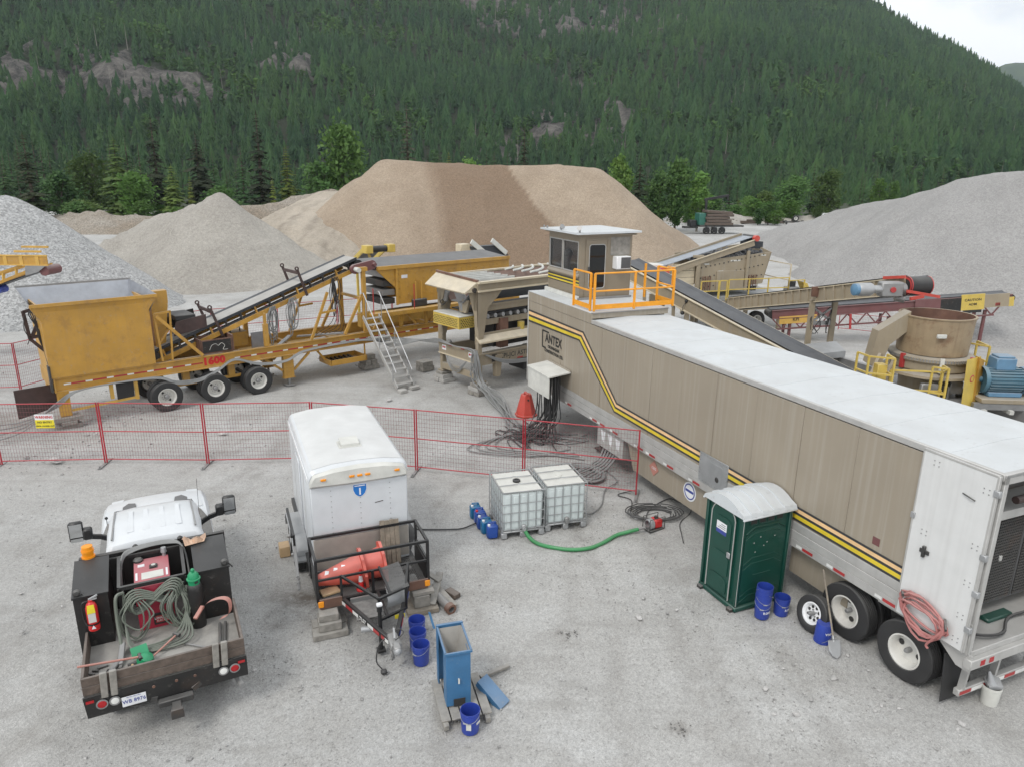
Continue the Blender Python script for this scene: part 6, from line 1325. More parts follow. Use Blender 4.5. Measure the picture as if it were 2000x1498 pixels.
M().prism([(-.80, 4.62, 1.36), (.80, 4.62, 1.36), (.66, 4.02, 1.89), (-.66, 4.02, 1.89)], (0, .02, .02)).build('windshield', X['glass_dark'], TK)
for x in (-.42, -.18, .08, .34): M().prism([(x, 2.75, 2.032), (x + .10, 2.75, 2.034), (x + .085, 3.62, 2.034), (x + .015, 3.62, 2.032)], (0, 0, .012)).build('roof_bead', WB, TK)
for s_ in (-1, 1):
    M().prism([(s_ * .35, 5.16, 1.425), (s_ * .60, 5.12, 1.41), (s_ * .60, 5.32, 1.40), (s_ * .5, 5.46, 1.405), (s_ * .37, 5.38, 1.42)], (0, 0, .02)).build('hood_vent', X['grille'], TK)
    M().prism([(s_ * .62, 4.75, 1.405), (s_ * .86, 4.75, 1.39), (s_ * .82, 5.9, 1.29), (s_ * .60, 5.9, 1.31)], (0, 0, .03)).build('hood_bulge', WB, TK)
    M().beam((s_ * .93, 4.2, 1.38), (s_ * 1.16, 4.16, 1.46), .07, .08).build('mirror_arm', X['black'], TK)
    M().obox((s_ * 1.15, 4.16, 1.52), (.16, .16, .22), None, .03).build('mirror_mount', X['black'], TK)
    q = M().obox((s_ * 1.33, 4.18, 1.58), (.24, .12, .40), None, .035).build('mirror', X['black'], TK); M().obox((s_ * 1.33, 4.118, 1.62), (.20, .006, .26), None).obox((s_ * 1.33, 4.118, 1.43), (.20, .006, .07)).build('mirror_glass', X['mirror'], q)
    put_wheel(K_TRUCK, TK, (s_ * .86, 4.98, .42), s_ < 0)
    put_wheel(K_TRUCK, TK, (s_ * .80, 1.0, .42), s_ < 0)
    M().box(s_ * .80, s_ * 1.005, 4.5, 5.46, .55, .98).build('wheel_arch', X['black'], TK)
    M().obox((s_ * .985, 3.0, 1.08), (.03, .22, .05), None, .01).build('door_handle', WB, TK)
for o in list(TK.children):
    if o.name.startswith('wheel') and o.type == 'EMPTY': o.scale = (.8, .9, .8); o.rotation_euler = (0, 0, -PI / 2 if o.location.x > 0 else PI / 2)
M().tube([(.78, 4.62, 1.28), (.80, 4.55, 2.1)], .005, 4).build('antenna', X['black'], TK); M().tube([(-.84, 4.42, 1.3), (-.84, 4.42, 1.62)], .008, 4).sphere((-.84, 4.42, 1.64), .03, 8, 6).build('camera_pole', X['black'], TK)
M().box(-.95, .95, 6.02, 6.14, .5, .72, .03).build('front_bumper', X['galv'], TK); M().box(-.7, .7, 6.04, 6.09, .74, 1.0, .01).build('front_grille', X['black'], TK)
BK = X['black_dusty']
M().box(-1.07, 1.07, .02, 2.3, .90, .965).build('deck', X['deck_dust'], TK)
M().prism([(-1.08, .0, .96), (1.08, .0, .96), (1.08, .03, .60), (-1.06, .03, .60)], (0, -.03, 0)).build('rear_skirt', BK, TK)
M().box(-.5, .5, .1, 2.3, .6, .9).build('chassis', X['steel_dark'], TK)
for k in range(2):
    z0 = .97 + k * .142; M().box(-1.07, 1.07, .0, .04, z0, z0 + .138, .006).build('plank', X['wood_brown'], TK)
    for s_ in (-1, 1): M().box(s_ * 1.03, s_ * 1.07, .045, 1.2, z0, z0 + .138, .006).build('plank', X['wood_brown'], TK)
for x in (-.74, .72):
    for d in (-.06, .06): M().obox((x + d, -.03, 1.10), (.09, .05, .40), Matrix.Rotation(.05, 3, 'Y'), .008).build('stake', X['wood_grey'], TK)
for x, nm, c_, r_ in ((-.86, 'tail_light', 'lens_red', .065), (-.70, 'reverse_light', 'lens_white', .06), (.74, 'reverse_light', 'lens_white', .06), (.90, 'tail_light', 'lens_red', .065)):
    q = M().lathe([(r_, 0), (r_ * .8, .014), (.001, .02)], 18, (x, -.03, .80), (0, -1, 0)).build(nm, X[c_], TK); M().lathe([(r_ + .012, 0), (r_ + .012, .01), (r_ - .006, .012), (r_ - .006, 0)], 18, (x, -.03, .80), (0, -1, 0), True).build('light_ring', X['steel'], q)
for x in (-1.0, 1.0): M().box(x - .05, x + .05, -.038, -.03, .86, .90).build('marker_light', X['lens_red'], TK)
pl = M().box(-.62, -.31, -.044, -.038, .66, .82, .004).build('licence_plate', X['plate_white'], TK); text('WB 8976', .082, X['ink_blue'], pl, (-.465, -.046, .735), (1, 0, 0), (0, 0, 1), bold=.001, sx=.9); text('BRITISH COLUMBIA', .02, X['ink_blue'], pl, (-.465, -.046, .805), (1, 0, 0), (0, 0, 1))
M().box(-.17, .30, -.10, .0, .50, .60, .012).beam((-.17, .0, .62), (-.5, .1, .66), .06, .08).beam((.30, .0, .62), (.55, .05, .78), .06, .08).build('hitch_bar', X['steel_dark'], TK)
M().box(.0, .13, -.30, -.05, .44, .56, .012).box(-.02, .15, -.32, -.26, .42, .58, .01).build('hitch_receiver', X['steel_dark'], TK)
for x in (-.2, .1, .35): M().cyl((x, -.03, .86), (x, -.045, .86), .022, n=8).build('bolt_head', X['rust'], TK)
M().cyl((.86, .5, .50), (.98, -.02, .44), .05, n=14).build('exhaust_pipe', X['steel'], TK)
def toolbox(x0, x1, y0, y1):
    b = M().prism([(x0, y0, .62), (x0, y0, 1.82), (x0, y1, 1.95), (x0, y1, .62)], (x1 - x0, 0, 0)).build('toolbox', BK, TK)
    M().prism([(x0 - .015, y0 - .02, 1.825), (x0 - .015, y1 + .0, 1.957), (x0 - .015, y1 + .0, 1.985), (x0 - .015, y0 - .02, 1.853)], (x1 - x0 + .03, 0, 0)).build('toolbox_lid', X['black'], b)
    return b
tb = toolbox(-1.16, -.70, 1.22, 2.16); toolbox(.54, 1.04, 1.22, 2.12)
for x in (-1.10, .98): M().lathe([(.05, 0), (.055, .01), (.055, .04), (.03, .06), (.001, .06)], 14, (x, 1.28, 1.90), (0, -1, .2)).beam((x + .06, 1.26, 1.88), (x + .12, 1.24, 1.80), .02, .02).build('work_lamp', X['steel_dark'], TK)
M().box(-1.12, 1.08, 2.20, 2.28, 1.90, 1.98, .008).box(-1.12, -1.04, 2.20, 2.28, .95, 1.9).box(1.0, 1.08, 2.20, 2.28, .95, 1.9).box(-1.04, 1.0, 2.2, 2.22, 1.30, 1.36).build('headache_rack', BK, TK)
M().box(-.70, .54, 2.16, 2.2, .97, 1.9).build('rack_panel', X['interior'], TK)
for x in (-.30, .38): M().lathe([(.045, 0), (.045, .035), (.02, .06), (.001, .06)], 12, (x, 2.24, 1.98)).build('rack_knob', X['black'], TK)
q = M().lathe([(.10, 0), (.10, .03), (.085, .03), (.088, .10), (.095, .10), (.095, .14), (.085, .14), (.080, .20), (.05, .215), (.001, .215)], 20, (-.98, 2.23, 1.98)).build('beacon', X['amber'], TK)
# welder frame
for x in (-.55, .38):
    M().beam((x, 1.30, .97), (x, 1.30, 1.80), .05, .05).beam((x, 2.10, .97), (x, 2.10, 1.92), .05, .05).beam((x, 1.30, 1.80), (x, 2.10, 1.92), .05, .06).build('welder_rack', BK, TK)
M().beam((-.55, 1.30, 1.80), (.38, 1.30, 1.80), .05, .06).beam((-.55, 2.1, 1.92), (.38, 2.1, 1.92), .05, .05).build('welder_rack', BK, TK)
# ---------------------------------------------------------------- things carried on the deck
WE = thing('welder', 'red engine-driven welder framed in black on the truck deck', 'welder', KW(-.09, 1.72, .97), rad(27))
RWd = X['red_welder']
M().prism([(-.26, -.40, .0), (-.26, -.40, .60), (-.26, -.36, .74), (-.26, .40, .82), (-.26, .40, 0)], (.52, 0, 0)).build('body', RWd, WE)
M().prism([(-.255, -.33, .752), (.255, -.33, .752), (.255, .36, .825), (-.255, .36, .825)], (0, 0, .03)).build('top_cover', RWd, WE)
M().prism([(-.15, -.22, .795), (.17, -.22, .795), (.17, -.04, .814), (-.15, -.04, .814)], (0, 0, .006)).build('rating_label', X['offwhite'], WE); M().prism([(-.24, -.33, .786), (.20, -.33, .786), (.20, -.29, .790), (-.24, -.29, .790)], (0, 0, .006)).build('label_strip', X['plate_white'], WE)
for x in (-.235, .205): M().prism([(x, -.22, .796), (x + .03, -.22, .796), (x + .03, -.02, .818), (x, -.02, .818)], (0, 0, .006)).build('label_strip', X['plate_white'], WE)
M().box(-.2, -.1, .14, .24, .83, .84).build('rating_label', X['plate_white'], WE)
M().lathe([(.06, 0), (.06, .02), (.03, .03), (.001, .03)], 16, (.03, .1, .83)).box(-.03, .09, .04, .16, .825, .835).build('gauge', X['interior'], WE); M().lathe([(.035, .031), (.001, .032)], 14, (.03, .1, .83)).build('gauge_face', X['offwhite'], WE)
M().lathe([(.07, 0), (.075, .06), (.05, .09), (.001, .09)], 16, (-.19, .33, .82)).build('fuel_cap', X['steel_dark'], WE); M().cyl((.2, .36, .82), (.2, .36, .93), .03, n=10).cyl((.2, .36, .92), (.2, .36, 1.0), .05, .04, n=10).build('exhaust_stub', X['galv'], WE)
for k in range(8): M().box(-.1 + k * .028, -.085 + k * .028, .2, .24, .83, .836).build('vent_slot', X['interior'], WE)
lb = M().box(-.05, .22, -.425, -.395, .06, .26, .006).build('control_panel', X['interior'], WE)
M().box(-.02, .19, -.430, -.426, .10, .22).build('brand_plate', X['red_paint'], lb); text('LINCOLN', .055, X['plate_white'], lb, (.085, -.432, .18), (1, 0, 0), (0, 0, 1), bold=.001); text('ELECTRIC', .040, X['plate_white'], lb, (.085, -.432, .13), (1, 0, 0), (0, 0, 1))
M().box(-.24, .24, -.41, -.40, .56, .60).build('front_trim', X['interior'], WE)
r = random.Random(12); cb = M()
for k in range(5):   # figure-eight coil over the front of the welder
    P = []
    for i in range(26): a = 2 * PI * i / 26; w_ = .42 - .025 * k; P.append(KW(-.08 + w_ * math.sin(a) + r.uniform(-.01, .01), 1.24 - .02 * k + .03 * math.cos(2 * a), 1.62 - .02 * k + (.17 - .012 * k) * math.sin(2 * a) + .05 * math.sin(a)))
    cb.tube(P, .016, 6, True)
for k in range(20):  # hanging loops
    x0 = r.choice((-.42, -.38, .22, .30, .26)) + r.uniform(-.06, .06); w_ = r.uniform(.08, .24); zb_ = r.uniform(1.0, 1.22); y = 1.20 - r.uniform(0, .14)
    cb.tube(spline([KW(x0, 1.22, 1.7 + r.uniform(-.06, .06)), KW(x0 - w_, y, 1.45), KW(x0 - w_ * .8, y - .05, zb_ + .12), KW(x0, y - .08, zb_), KW(x0 + w_ * .8, y - .05, zb_ + .14), KW(x0 + w_, y, 1.42), KW(x0 + .03, 1.22, 1.66)], 4), .012, 5)
for k in range(5): cb.tube(spline([KW(.30, 1.2, 1.66), KW(.34, 1.05, 1.3), KW(.1 + .06 * k, .82 - .05 * k, 1.06), KW(-.4, .82 - .03 * k, 1.03), KW(-.52, 1.08, 1.3), KW(-.50, 1.25, 1.72)], 6), .017, 6)
cb.tube(spline([KW(-.50, 1.25, 1.75), KW(-.60, 1.15, 1.74), KW(-.62, 1.05, 1.4), KW(-.60, .8, 1.02), KW(-.66, .62, 1.0)], 6), .026, 6)
tag(cb.build('welding_cable', X['cable_olive']), 'olive welding cable looped over the front of the red welder', 'cable')
cb = M()
for k in range(7): cb.tube(spline([KW(-.55, 1.75, 1.2), KW(-.52, 2.0, 1.85 + .012 * k), KW(-.30, 2.12 + .012 * k, 1.99 + .012 * (k % 4)), KW(.2, 2.14 + .014 * k, 2.0 + .01 * (k % 3)), KW(.42, 2.02, 1.90), KW(.46, 1.7, 1.3)], 5), .015, 5)
tag(cb.build('air_hose', X['cable_grey']), 'grey hose coil lying on the rack behind the truck cab', 'hose')
GC = thing('gas_cylinder', 'dark gas cylinder with bright green cap beside the welder', 'cylinder', KW(.50, 1.10, .965), rad(27))
M().lathe([(.001, 0), (.112, 0), (.115, .03), (.115, .68), (.10, .75), (.06, .79), (.001, .79)], 20).build('bottle', BK, GC); M().lathe([(.085, .74), (.088, .84), (.082, .92), (.055, .96), (.022, .965), (.022, .975), (.03, .985), (.03, 1.01), (.018, 1.025), (.001, 1.028)], 20).lathe([(.088, .84), (.105, .845), (.105, .86), (.085, .865)], 20).build('cap', X['green_cap'], GC)
for a in (-1.2, .6): M().obox((.087 * math.cos(a), .087 * math.sin(a), .83), (.02, .05, .06), Matrix.Rotation(a, 3, 'Z')).build('cap_window', X['interior'], GC)
FX = thing('fire_extinguisher', 'red fire extinguisher strapped to the left black toolbox', 'extinguisher', KW(-.93, 1.12, 1.32), rad(27))
M().lathe([(.001, 0), (.075, 0), (.08, .02), (.08, .38), (.06, .44), (.028, .47), (.028, .50), (.001, .50)], 20).build('bottle', X['red'], FX); M().prism([(-.05, -.081, .16), (.05, -.081, .16), (.05, -.081, .32), (-.05, -.081, .32)], (0, -.004, 0)).build('instruction_label', X['offwhite'], FX); M().prism([(-.055, -.086, .32), (.055, -.086, .32), (.045, -.07, .45), (-.045, -.07, .45)], (0, -.006, 0)).build('tag_label', X['yellow_label'], FX)
M().prism([(-.03, -.083, .05), (.03, -.083, .05), (0, -.083, .11)], (0, -.003, 0)).build('triangle_label', X['plate_white'], FX); M().beam((-.02, 0, .51), (.10, .02, .55), .03, .02).beam((0, 0, .5), (.09, 0, .51), .025, .015).build('handle', X['galv'], FX)
M().tube(spline([(-.03, 0, .49), (-.11, -.02, .46), (-.11, -.02, .2), (-.08, -.04, .1)], 5), .012, 6).lathe([(.084, .10), (.084, .13)], 20).build('discharge_hose', X['black'], FX)
def rod(nm, label, cat, a, b, r_, mt, head=None):
    e = thing(nm, label, cat, a, 0); d = Vector(b) - Vector(a); M().cyl((0, 0, 0), d, r_, n=8).build('handle' if head else 'bar', mt, e)
    if head: u = d.normalized(); s_ = u.cross(Vector((0, 0, 1))).normalized(); q = d * .97; M().cyl(q - s_ * head, q + s_ * head, .03, n=8).build('head', X['steel_dark'], e)
    return e
rod('sledgehammer', 'pink-handled sledgehammer lying across the left deck side', 'hammer', KW(-1.12, .30, 1.27), KW(-.32, .42, 1.10), .017, X['hose_pink'], .07)
rod('hammer', 'yellow-handled hammer beside the tailgate planks', 'hammer', KW(-.42, .10, 1.0), KW(-.46, .42, 1.02), .022, X['wood_pale'], .06)
rod('long_hammer', 'slim copper-coloured hammer handle leaning over the cables', 'hammer', KW(-.30, .36, 1.0), KW(.18, .76, 1.12), .014, X['hose_pink'], .06)
rod('pipe_wrench', 'dusty steel bar lying toward the deck lights', 'tool', KW(.18, .70, 1.0), KW(.62, .34, .99), .016, X['steel'], .04)
for k, (a, b) in enumerate((((.80, .95, 1.0), (.74, .28, 1.0)), ((.88, .95, 1.0), (.80, .22, 1.0)))): rod('steel_bar', ['black steel bar on the deck, inner one of two', 'black steel bar on the deck beside the right planks'][k], 'bar', KW(*a), KW(*b), .022, X['steel_dark'])
gd = thing('grinder', 'green face shield lying under the coiled welding cables', 'face shield', KW(-.30, .44, .975), rad(40)); M().lathe([(.12, 0), (.12, .06), (.09, .13), (.03, .16), (.001, .16)], 14, (0, 0, 0), (.3, -.4, 1)).build('shell', X['green_cap'], gd); M().prism([(-.13, .1, .05), (.1, .1, .05), (.1, .22, .14), (-.13, .22, .14)], (0, .02, .02)).build('visor', X['green_cap'], gd)
fb = M()
for i in range(9): a = i / 8; fb.v += [KW(.40 + .38 * a, 2.14 + .05 * math.sin(a * 9), 2.02 + .03 * math.sin(a * 14)), KW(.42 + .36 * a, 2.0 + .03 * math.sin(a * 7), 2.05 + .03 * math.cos(a * 11)), KW(.44 + .30 * a, 1.92 + .05 * a, 1.99)]
fb.f = [(i * 3 + j, i * 3 + 3 + j, i * 3 + 4 + j, i * 3 + 1 + j) for i in range(8) for j in (0, 1)]
tag(fb.build('foil_bag', X['foil'], smooth=False), 'crumpled copper foil bag on the right toolbox corner', 'bag')
stp = M()
P = spline([KW(.58, .98, 1.34), KW(.72, .92, 1.48), KW(.90, .90, 1.50), KW(1.0, .88, 1.42), KW(.98, .86, 1.22), KW(.84, .86, 1.16)], 5)
for p_ in P: stp.v += [tuple(p_), tuple(p_ + Vector((-.03, -.06, -.02)))]
stp.f = [(i * 2, i * 2 + 2, i * 2 + 3, i * 2 + 1) for i in range(len(P) - 1)]
stp.beam(KW(.45, .80, 1.28), KW(.58, .98, 1.36), .06, .03); tag(stp.build('ratchet_strap', X['hose_pink']), 'faded orange ratchet strap looped beside the gas cylinder', 'strap')
db = M(); r = random.Random(8)
for k in range(170):
    x = r.uniform(-1.0, .95); y = .06 + abs(r.gauss(0, .10)); db.obox(KW(x, y, .975 + r.uniform(0, .02)), (r.uniform(.02, .07), r.uniform(.015, .05), r.uniform(.01, .03)), Matrix.Rotation(r.uniform(0, 3), 3, 'Z'))
for k in range(25): db.obox(KW(r.uniform(-1, -.55), r.uniform(.1, .6), .985), (r.uniform(.05, .16), r.uniform(.02, .05), .03), Matrix.Rotation(r.uniform(0, 3), 3, 'Z'))
db = db.build('scrap_debris', X['debris'], kind='stuff'); tag(db, 'scrap bits and slag scattered on the truck deck', 'debris')
for k, (a, b, w_) in enumerate((((-.62, .62, 1.02), (-.86, .12, 1.0), .07), ((-.58, .9, 1.1), (-.62, .5, 1.0), .08))): tag(M().beam(KW(*a), KW(*b), w_, .05, b=.01).build('steel_offcut', X['steel']), ['grey steel offcut lying in the left deck corner', 'upright steel offcut against the welder rack'][k], 'scrap')
tag(M().obox(KW(.52, .14, 1.0), (.14, .12, .06), Matrix.Rotation(.4, 3, 'Z'), .025).build('rag', X['plate_white']), 'white rag by the tailgate planks', 'rag')
# ================================================================ white cargo trailer (local y: from coupler back, x: right)
CT = thing('cargo_trailer', 'white enclosed cargo trailer with black cage rack and triangular tongue', 'trailer', (-1.86, 10.07, 0), rad(22.5))
CTM = Matrix.Translation((-1.86, 10.07, 0)) @ Matrix.Rotation(rad(22.5), 4, 'Z')
def CW(*p): return tuple(CTM @ Vector(p))
def bsec(y, hw, zb, zt, r=.16, cr_=.07):
    R_ = [(hw, zb), (hw, zt - r)] + [(hw - r + r * math.cos(a), zt - r + r * math.sin(a)) for a in [rad(q) for q in (22, 45, 68)]] + [(hw - r, zt), (hw * .5, zt + cr_ * .75), (0, zt + cr_)]
    return [(x, y, z) for x, z in R_] + [(-x, y, z) for x, z in R_[-2::-1]]
BODY = hull([bsec(2.76, .93, .56, 2.62), bsec(2.82, .95, .55, 2.68), bsec(6.35, .95, .55, 2.68), bsec(6.42, .93, .56, 2.62)], 'body', WB, CT)
D('roof_dusty', (.66, .67, .67), .6, dust=.45, var=.08, scale=1.5); D('gravel_guard', (.40, .37, .33), .5, dust=.3)
R_ = [bsec(y, .952, .55, 2.684)[4:11] for y in (2.84, 6.34)]
m = M(); m.v = R_[0] + R_[1]; m.f = [(i, i + 1, i + 8, i + 7) for i in range(6)]; m.build('roof_sheet', X['roof_dusty'], CT)
for s_ in (-1, 1): M().box(s_ * .945, s_ * .962, 2.82, 6.36, 2.42, 2.52, .005).build('roof_trim', X['white'], CT)
# bulging nose cap with clearance lamps
def cap(y, zb, k): return [(-.93 + .0 * k, y, zb), (-.94, y, 2.44), (-.86, y, 2.60), (-.5, y, 2.68), (0, y, 2.71), (.5, y, 2.68), (.86, y, 2.60), (.94, y, 2.44), (.93, y, zb), (.5, y, zb - .02), (0, y, zb - .03), (-.5, y, zb - .02)]
hull([[(x * .96, y, (z - 2.5) * k + 2.5) for x, y, z in cap(2.66, 2.36, 1)] if k != 1 else cap(2.74, 2.34, 1) for k in (.72, 1)], 'nose_cap', X['offwhite'], CT, ang=50)
for x in (-.68, -.15, .0, .15, .72): M().box(x - .05, x + .05, 2.635, 2.665, 2.49, 2.535, .008).build('clearance_lamp', X['amber'], CT)
M().box(-.92, .92, 2.735, 2.76, 1.27, 2.33, .012).build('front_panel', WB, CT); M().box(-.93, .93, 2.745, 2.765, .60, 1.26, .01).build('gravel_guard', X['gravel_guard'], CT)
rv = M()
for x in (-.55, .0, .58):
    for k in range(9): rv.obox((x, 2.732, 1.36 + k * .11), (.014, .008, .014))
rv.build('rivet_row', X['steel'], CT, kind='stuff')
M().beam((.28, 2.732, 1.86), (.44, 2.732, 1.88), .006, .014).build('scratch', X['steel_dark'], CT)
# shield badge
sh = [(-.13, 0, .14), (.13, 0, .14), (.135, 0, .03), (.10, 0, -.06), (.05, 0, -.11), (0, 0, -.13), (-.05, 0, -.11), (-.10, 0, -.06), (-.135, 0, .03)]
bd = M().prism([(x, 2.733, 2.16 + z) for x, y, z in sh], (0, -.004, 0)).build('shield_badge', X['plate_white'], CT); M().prism([(x * .93 - .0, 2.729, 2.16 + z * .93) for x, y, z in sh], (0, -.003, 0)).build('shield_field', X['blue_logo'], bd); text('I', .19, X['plate_white'], bd, (0, 2.724, 2.14), (1, 0, 0), (0, 0, 1), bold=.006)
M().box(-.10, .10, 2.7255, 2.7235, 2.255, 2.275).build('badge_line', X['plate_white'], bd)
M().prism([(-.22, 3.55, 2.735), (.22, 3.55, 2.735), (.22, 3.95, 2.735), (-.22, 3.95, 2.735)], (0, 0, .03)).prism([(-.18, 3.58, 2.765), (.18, 3.58, 2.765), (.18, 3.92, 2.80), (-.18, 3.92, 2.80)], (0, 0, .05)).build('roof_vent', X['offwhite'], CT)
for y in (3.6, 4.6, 5.5): M().box(-.955, -.95, y, y + .02, .7, 2.4).build('side_seam', X['alu'], CT)
M().box(-.975, -.95, 4.2, 4.95, .75, 2.3, .01).build('side_door', WB, CT)
# frame, fenders, wheels
FB = X['black']
for s_ in (-1, 1):
    M().box(s_ * .90, s_ * 1.02, 1.7, 6.4, .44, .56, .006).build('frame_rail', FB, CT)
    for y in (4.05, 4.9): w_ = put_wheel(K_SPARE, CT, (s_ * 1.12, y, .34), rot=(0, 0, -PI / 2 if s_ > 0 else PI / 2))
    fd = M(); n_ = 10; P = [(4.475 - .88 * math.cos(PI * k / n_) * (1 if True else 0), .42 + .40 * min(1, 1.35 * math.sin(PI * k / n_))) for k in range(n_ + 1)]
    for (y0, z0), (y1, z1) in zip(P[:-1], P[1:]): fd.prism([(s_ * .96, y0, z0), (s_ * 1.26, y0, z0), (s_ * 1.26, y1, z1), (s_ * .96, y1, z1)], (0, 0, .02))
    fd.build('fender', X['galv'], CT)
    M().box(s_ * .96, s_ * 1.25, 3.42, 3.6, .46, .50).build('step_plate', X['galv'], CT)
M().box(-1.27, -1.22, 3.3, 4.6, 1.1, 1.16).beam((-1.24, 3.35, .5), (-1.24, 3.35, 1.14), .04, .04).beam((-1.24, 3.9, .8), (-1.24, 3.9, 1.14), .04, .04).build('side_rack', FB, CT)
for k in range(3): M().tube([(-1.3, 2.2 + k * .02, .6 + .12 * k), (-1.22, 3.6, .62 + .14 * k)], .03, 6).build('side_pole', X['steel'], CT)
for y in (1.7, 2.2, 2.68): M().box(-1.0, 1.0, y, y + .07, .46, .55).build('cross_member', FB, CT)
D('mesh_steel', (.10, .10, .10), .5, metal=.4, dust=.4)
def expanded(nm, o, ux, uy, nx, ny, mt, parent, th=.008, ztf=None):
    """diamond mesh: real strands"""
    o, ux, uy = Vector(o), Vector(ux), Vector(uy); m = M(); nrm = ux.cross(uy).normalized()
    f = ztf or (lambda p: p)
    for i in range(nx):
        for j in range(ny):
            c = [(i + .5, j), (i + 1, j + .5), (i + .5, j + 1), (i, j + .5)]
            P = [f(o + ux * (a / nx) + uy * (b / ny)) for a, b in c]
            for k in range(4):
                a, b = P[k], P[(k + 1) % 4]; d = (b - a).normalized().cross(nrm) * th / 2; m.add([a - d, b - d, b + d, a + d], [(0, 1, 2, 3)])
    return m.build(nm, mt, parent, smooth=False, kind='stuff')
expanded('deck_mesh', (-1.0, 1.72, .565), (2.0, 0, 0), (0, .96, 0), 44, 14, X['mesh_steel'], CT, .012)
# cage rail
for z, r_ in ((1.38, .024), (.98, .018)):
    for a, b in (((-1.02, 1.74), (1.04, 1.74)), ((-1.02, 1.74), (-1.02, 2.62)), ((1.04, 1.74), (1.04, 2.62)), ((-1.02, 2.62), (1.04, 2.62))):
        if z < 1 and a[1] > 2: continue
        M().beam((*a, z), (*b, z), r_ * 2, r_ * 2).build('cage_rail', FB, CT)
for x, y in ((-1.02, 1.74), (1.04, 1.74), (-1.02, 2.62), (1.04, 2.62)): M().beam((x, y, .55), (x, y, 1.40), .05, .05).build('cage_post', FB, CT)
for s_ in (-1, 1): M().box(s_ * 1.0, s_ * 1.025, 1.74, 2.6, .56, .96).build('cage_side', FB, CT)
M().box(-1.0, -.60, 1.66, 1.70, .44, .62).box(.62, 1.02, 1.66, 1.70, .44, .62).build('lamp_plate', X['rust'], CT)
for x in (-.98, 1.0): M().box(x - .05, x + .05, 1.64, 1.665, .48, .60, .008).build('corner_lamp', X['amber'], CT)
# tongue
tl, tr_, tc_ = Vector((-.58, 1.7, .50)), Vector((.62, 1.7, .50)), Vector((.0, .22, .50))
M().beam(tl, tc_ + Vector((-.05, 0, 0)), .07, .13, b=.008).build('tongue_beam', FB, CT); M().beam(tr_, tc_ + Vector((.05, 0, 0)), .07, .13, b=.008).build('tongue_beam', FB, CT)
d_ = (tc_ + Vector((-.05, 0, 0)) - tl); nn = Vector((-d_.y, d_.x, 0)).normalized(); nn = nn if nn.x < 0 else -nn
for k, (a, b, c_) in enumerate(((.02, .10, 'tape_white'), (.10, .26, 'tape_red'), (.26, .38, 'tape_white'), (.58, .70, 'tape_white'), (.70, .82, 'tape_red'), (.86, .93, 'tape_red'), (.93, 1, 'tape_white'))):
    A, B = tl + d_ * a + nn * .045, tl + d_ * b + nn * .045; M().prism([A + Vector((0, 0, -.035)), B + Vector((0, 0, -.035)), B + Vector((0, 0, .03)), A + Vector((0, 0, .03))], nn * -.004).build('reflector_tape', X[c_], CT)
text('TL57', .10, X['tape_white'], CT, tl + d_ * .48 + nn * .048, d_, (0, 0, 1), bold=.003)
d2 = tc_ + Vector((.05, 0, 0)) - tr_; n2 = Vector((-d2.y, d2.x, 0)).normalized(); n2 = n2 if n2.x > 0 else -n2
for k in range(5): A, B = tr_ + d2 * (.1 + .17 * k) + n2 * .045, tr_ + d2 * (.25 + .17 * k) + n2 * .045; M().prism([A + Vector((0, 0, -.03)), B + Vector((0, 0, -.03)), B + Vector((0, 0, .03)), A + Vector((0, 0, .03))], n2 * -.004).build('reflector_tape', X['tape_red' if k % 2 else 'ink_blue'], CT)
# tongue cage: slanted upper frame with legs
TA = [(-.60, 1.70, 1.02), (-.10, .78, .98), (.42, .98, .98), (.62, 1.62, 1.06)]
for a, b in zip(TA[:-1], TA[1:]): M().beam(a, b, .04, .04).build('tongue_cage', FB, CT)
for a, zb_ in zip(TA, (.56, .55, .55, .56)): M().beam(a, (a[0], a[1], zb_), .04, .04).build('tongue_cage', FB, CT)
M().beam((.05, .82, .56), (.05, 1.7, .56), .05, .05).beam((-.1, .78, .56), (.42, .98, .56), .04, .04).beam((.1, 1.7, 1.05), (.12, .86, .98), .04, .04).beam((-.02, 1.72, 1.0), (-.02, 1.72, .5), .05, .05).build('tongue_cage', FB, CT)
expanded('tray_mesh', (.12, .88, .985), (.36, .08, .02), (.0, .80, .05), 12, 22, X['mesh_steel'], CT, .012)
bk_ = lambda p: Vector((p.x, p.y + .16 * math.sin((p.z - .55) / .42 * PI) * -1, p.z))
expanded('battery_guard', (.10, 1.12, .55), (.36, .07, 0), (0, .12, .42), 12, 16, X['galv'], CT, .014, bk_)
M().box(-.45, .0, 1.05, 1.62, .44, .47).build('tongue_tray', X['debris'], CT); M().box(-.46, .02, 1.62, 1.66, .44, .55).box(.0, .03, 1.05, 1.66, .44, .55).build('tray_lip', X['steel'], CT)
lb_ = M().box(.18, .36, .86, .865, .46, .54).build('warning_label', X['yellow_label'], CT)
M().box(-.09, .09, .0, .34, .44, .58, .02).box(-.06, .06, -.14, .05, .50, .60, .02).build('coupler', X['steel'], CT); M().sphere((0, -.1, .52), .075, 12, 8).build('ball_socket', X['galv'], CT); M().beam((0, .1, .62), (.03, .3, .68), .03, .03).build('latch_lever', X['galv'], CT)
M().cyl((-.13, .62, .12), (-.13, .62, .85), .035, n=10).cyl((-.13, .62, .85), (-.13, .62, .95), .05, n=10).box(-.2, -.06, .55, .69, .06, .1).build('tongue_jack', FB, CT); M().box(-.18, -.08, .58, .66, .95, 1.0, .01).build('jack_cap', X['plate_white'], CT)
M().cyl((-.42, .86, .40), (-.10, .80, .40), .05, n=10).build('winch_roller', X['galv'], CT)
lk = M(); lm = [(.022 * math.cos(a) , .034 * math.sin(a)) for a in [2 * PI * k / 8 for k in range(8)]]
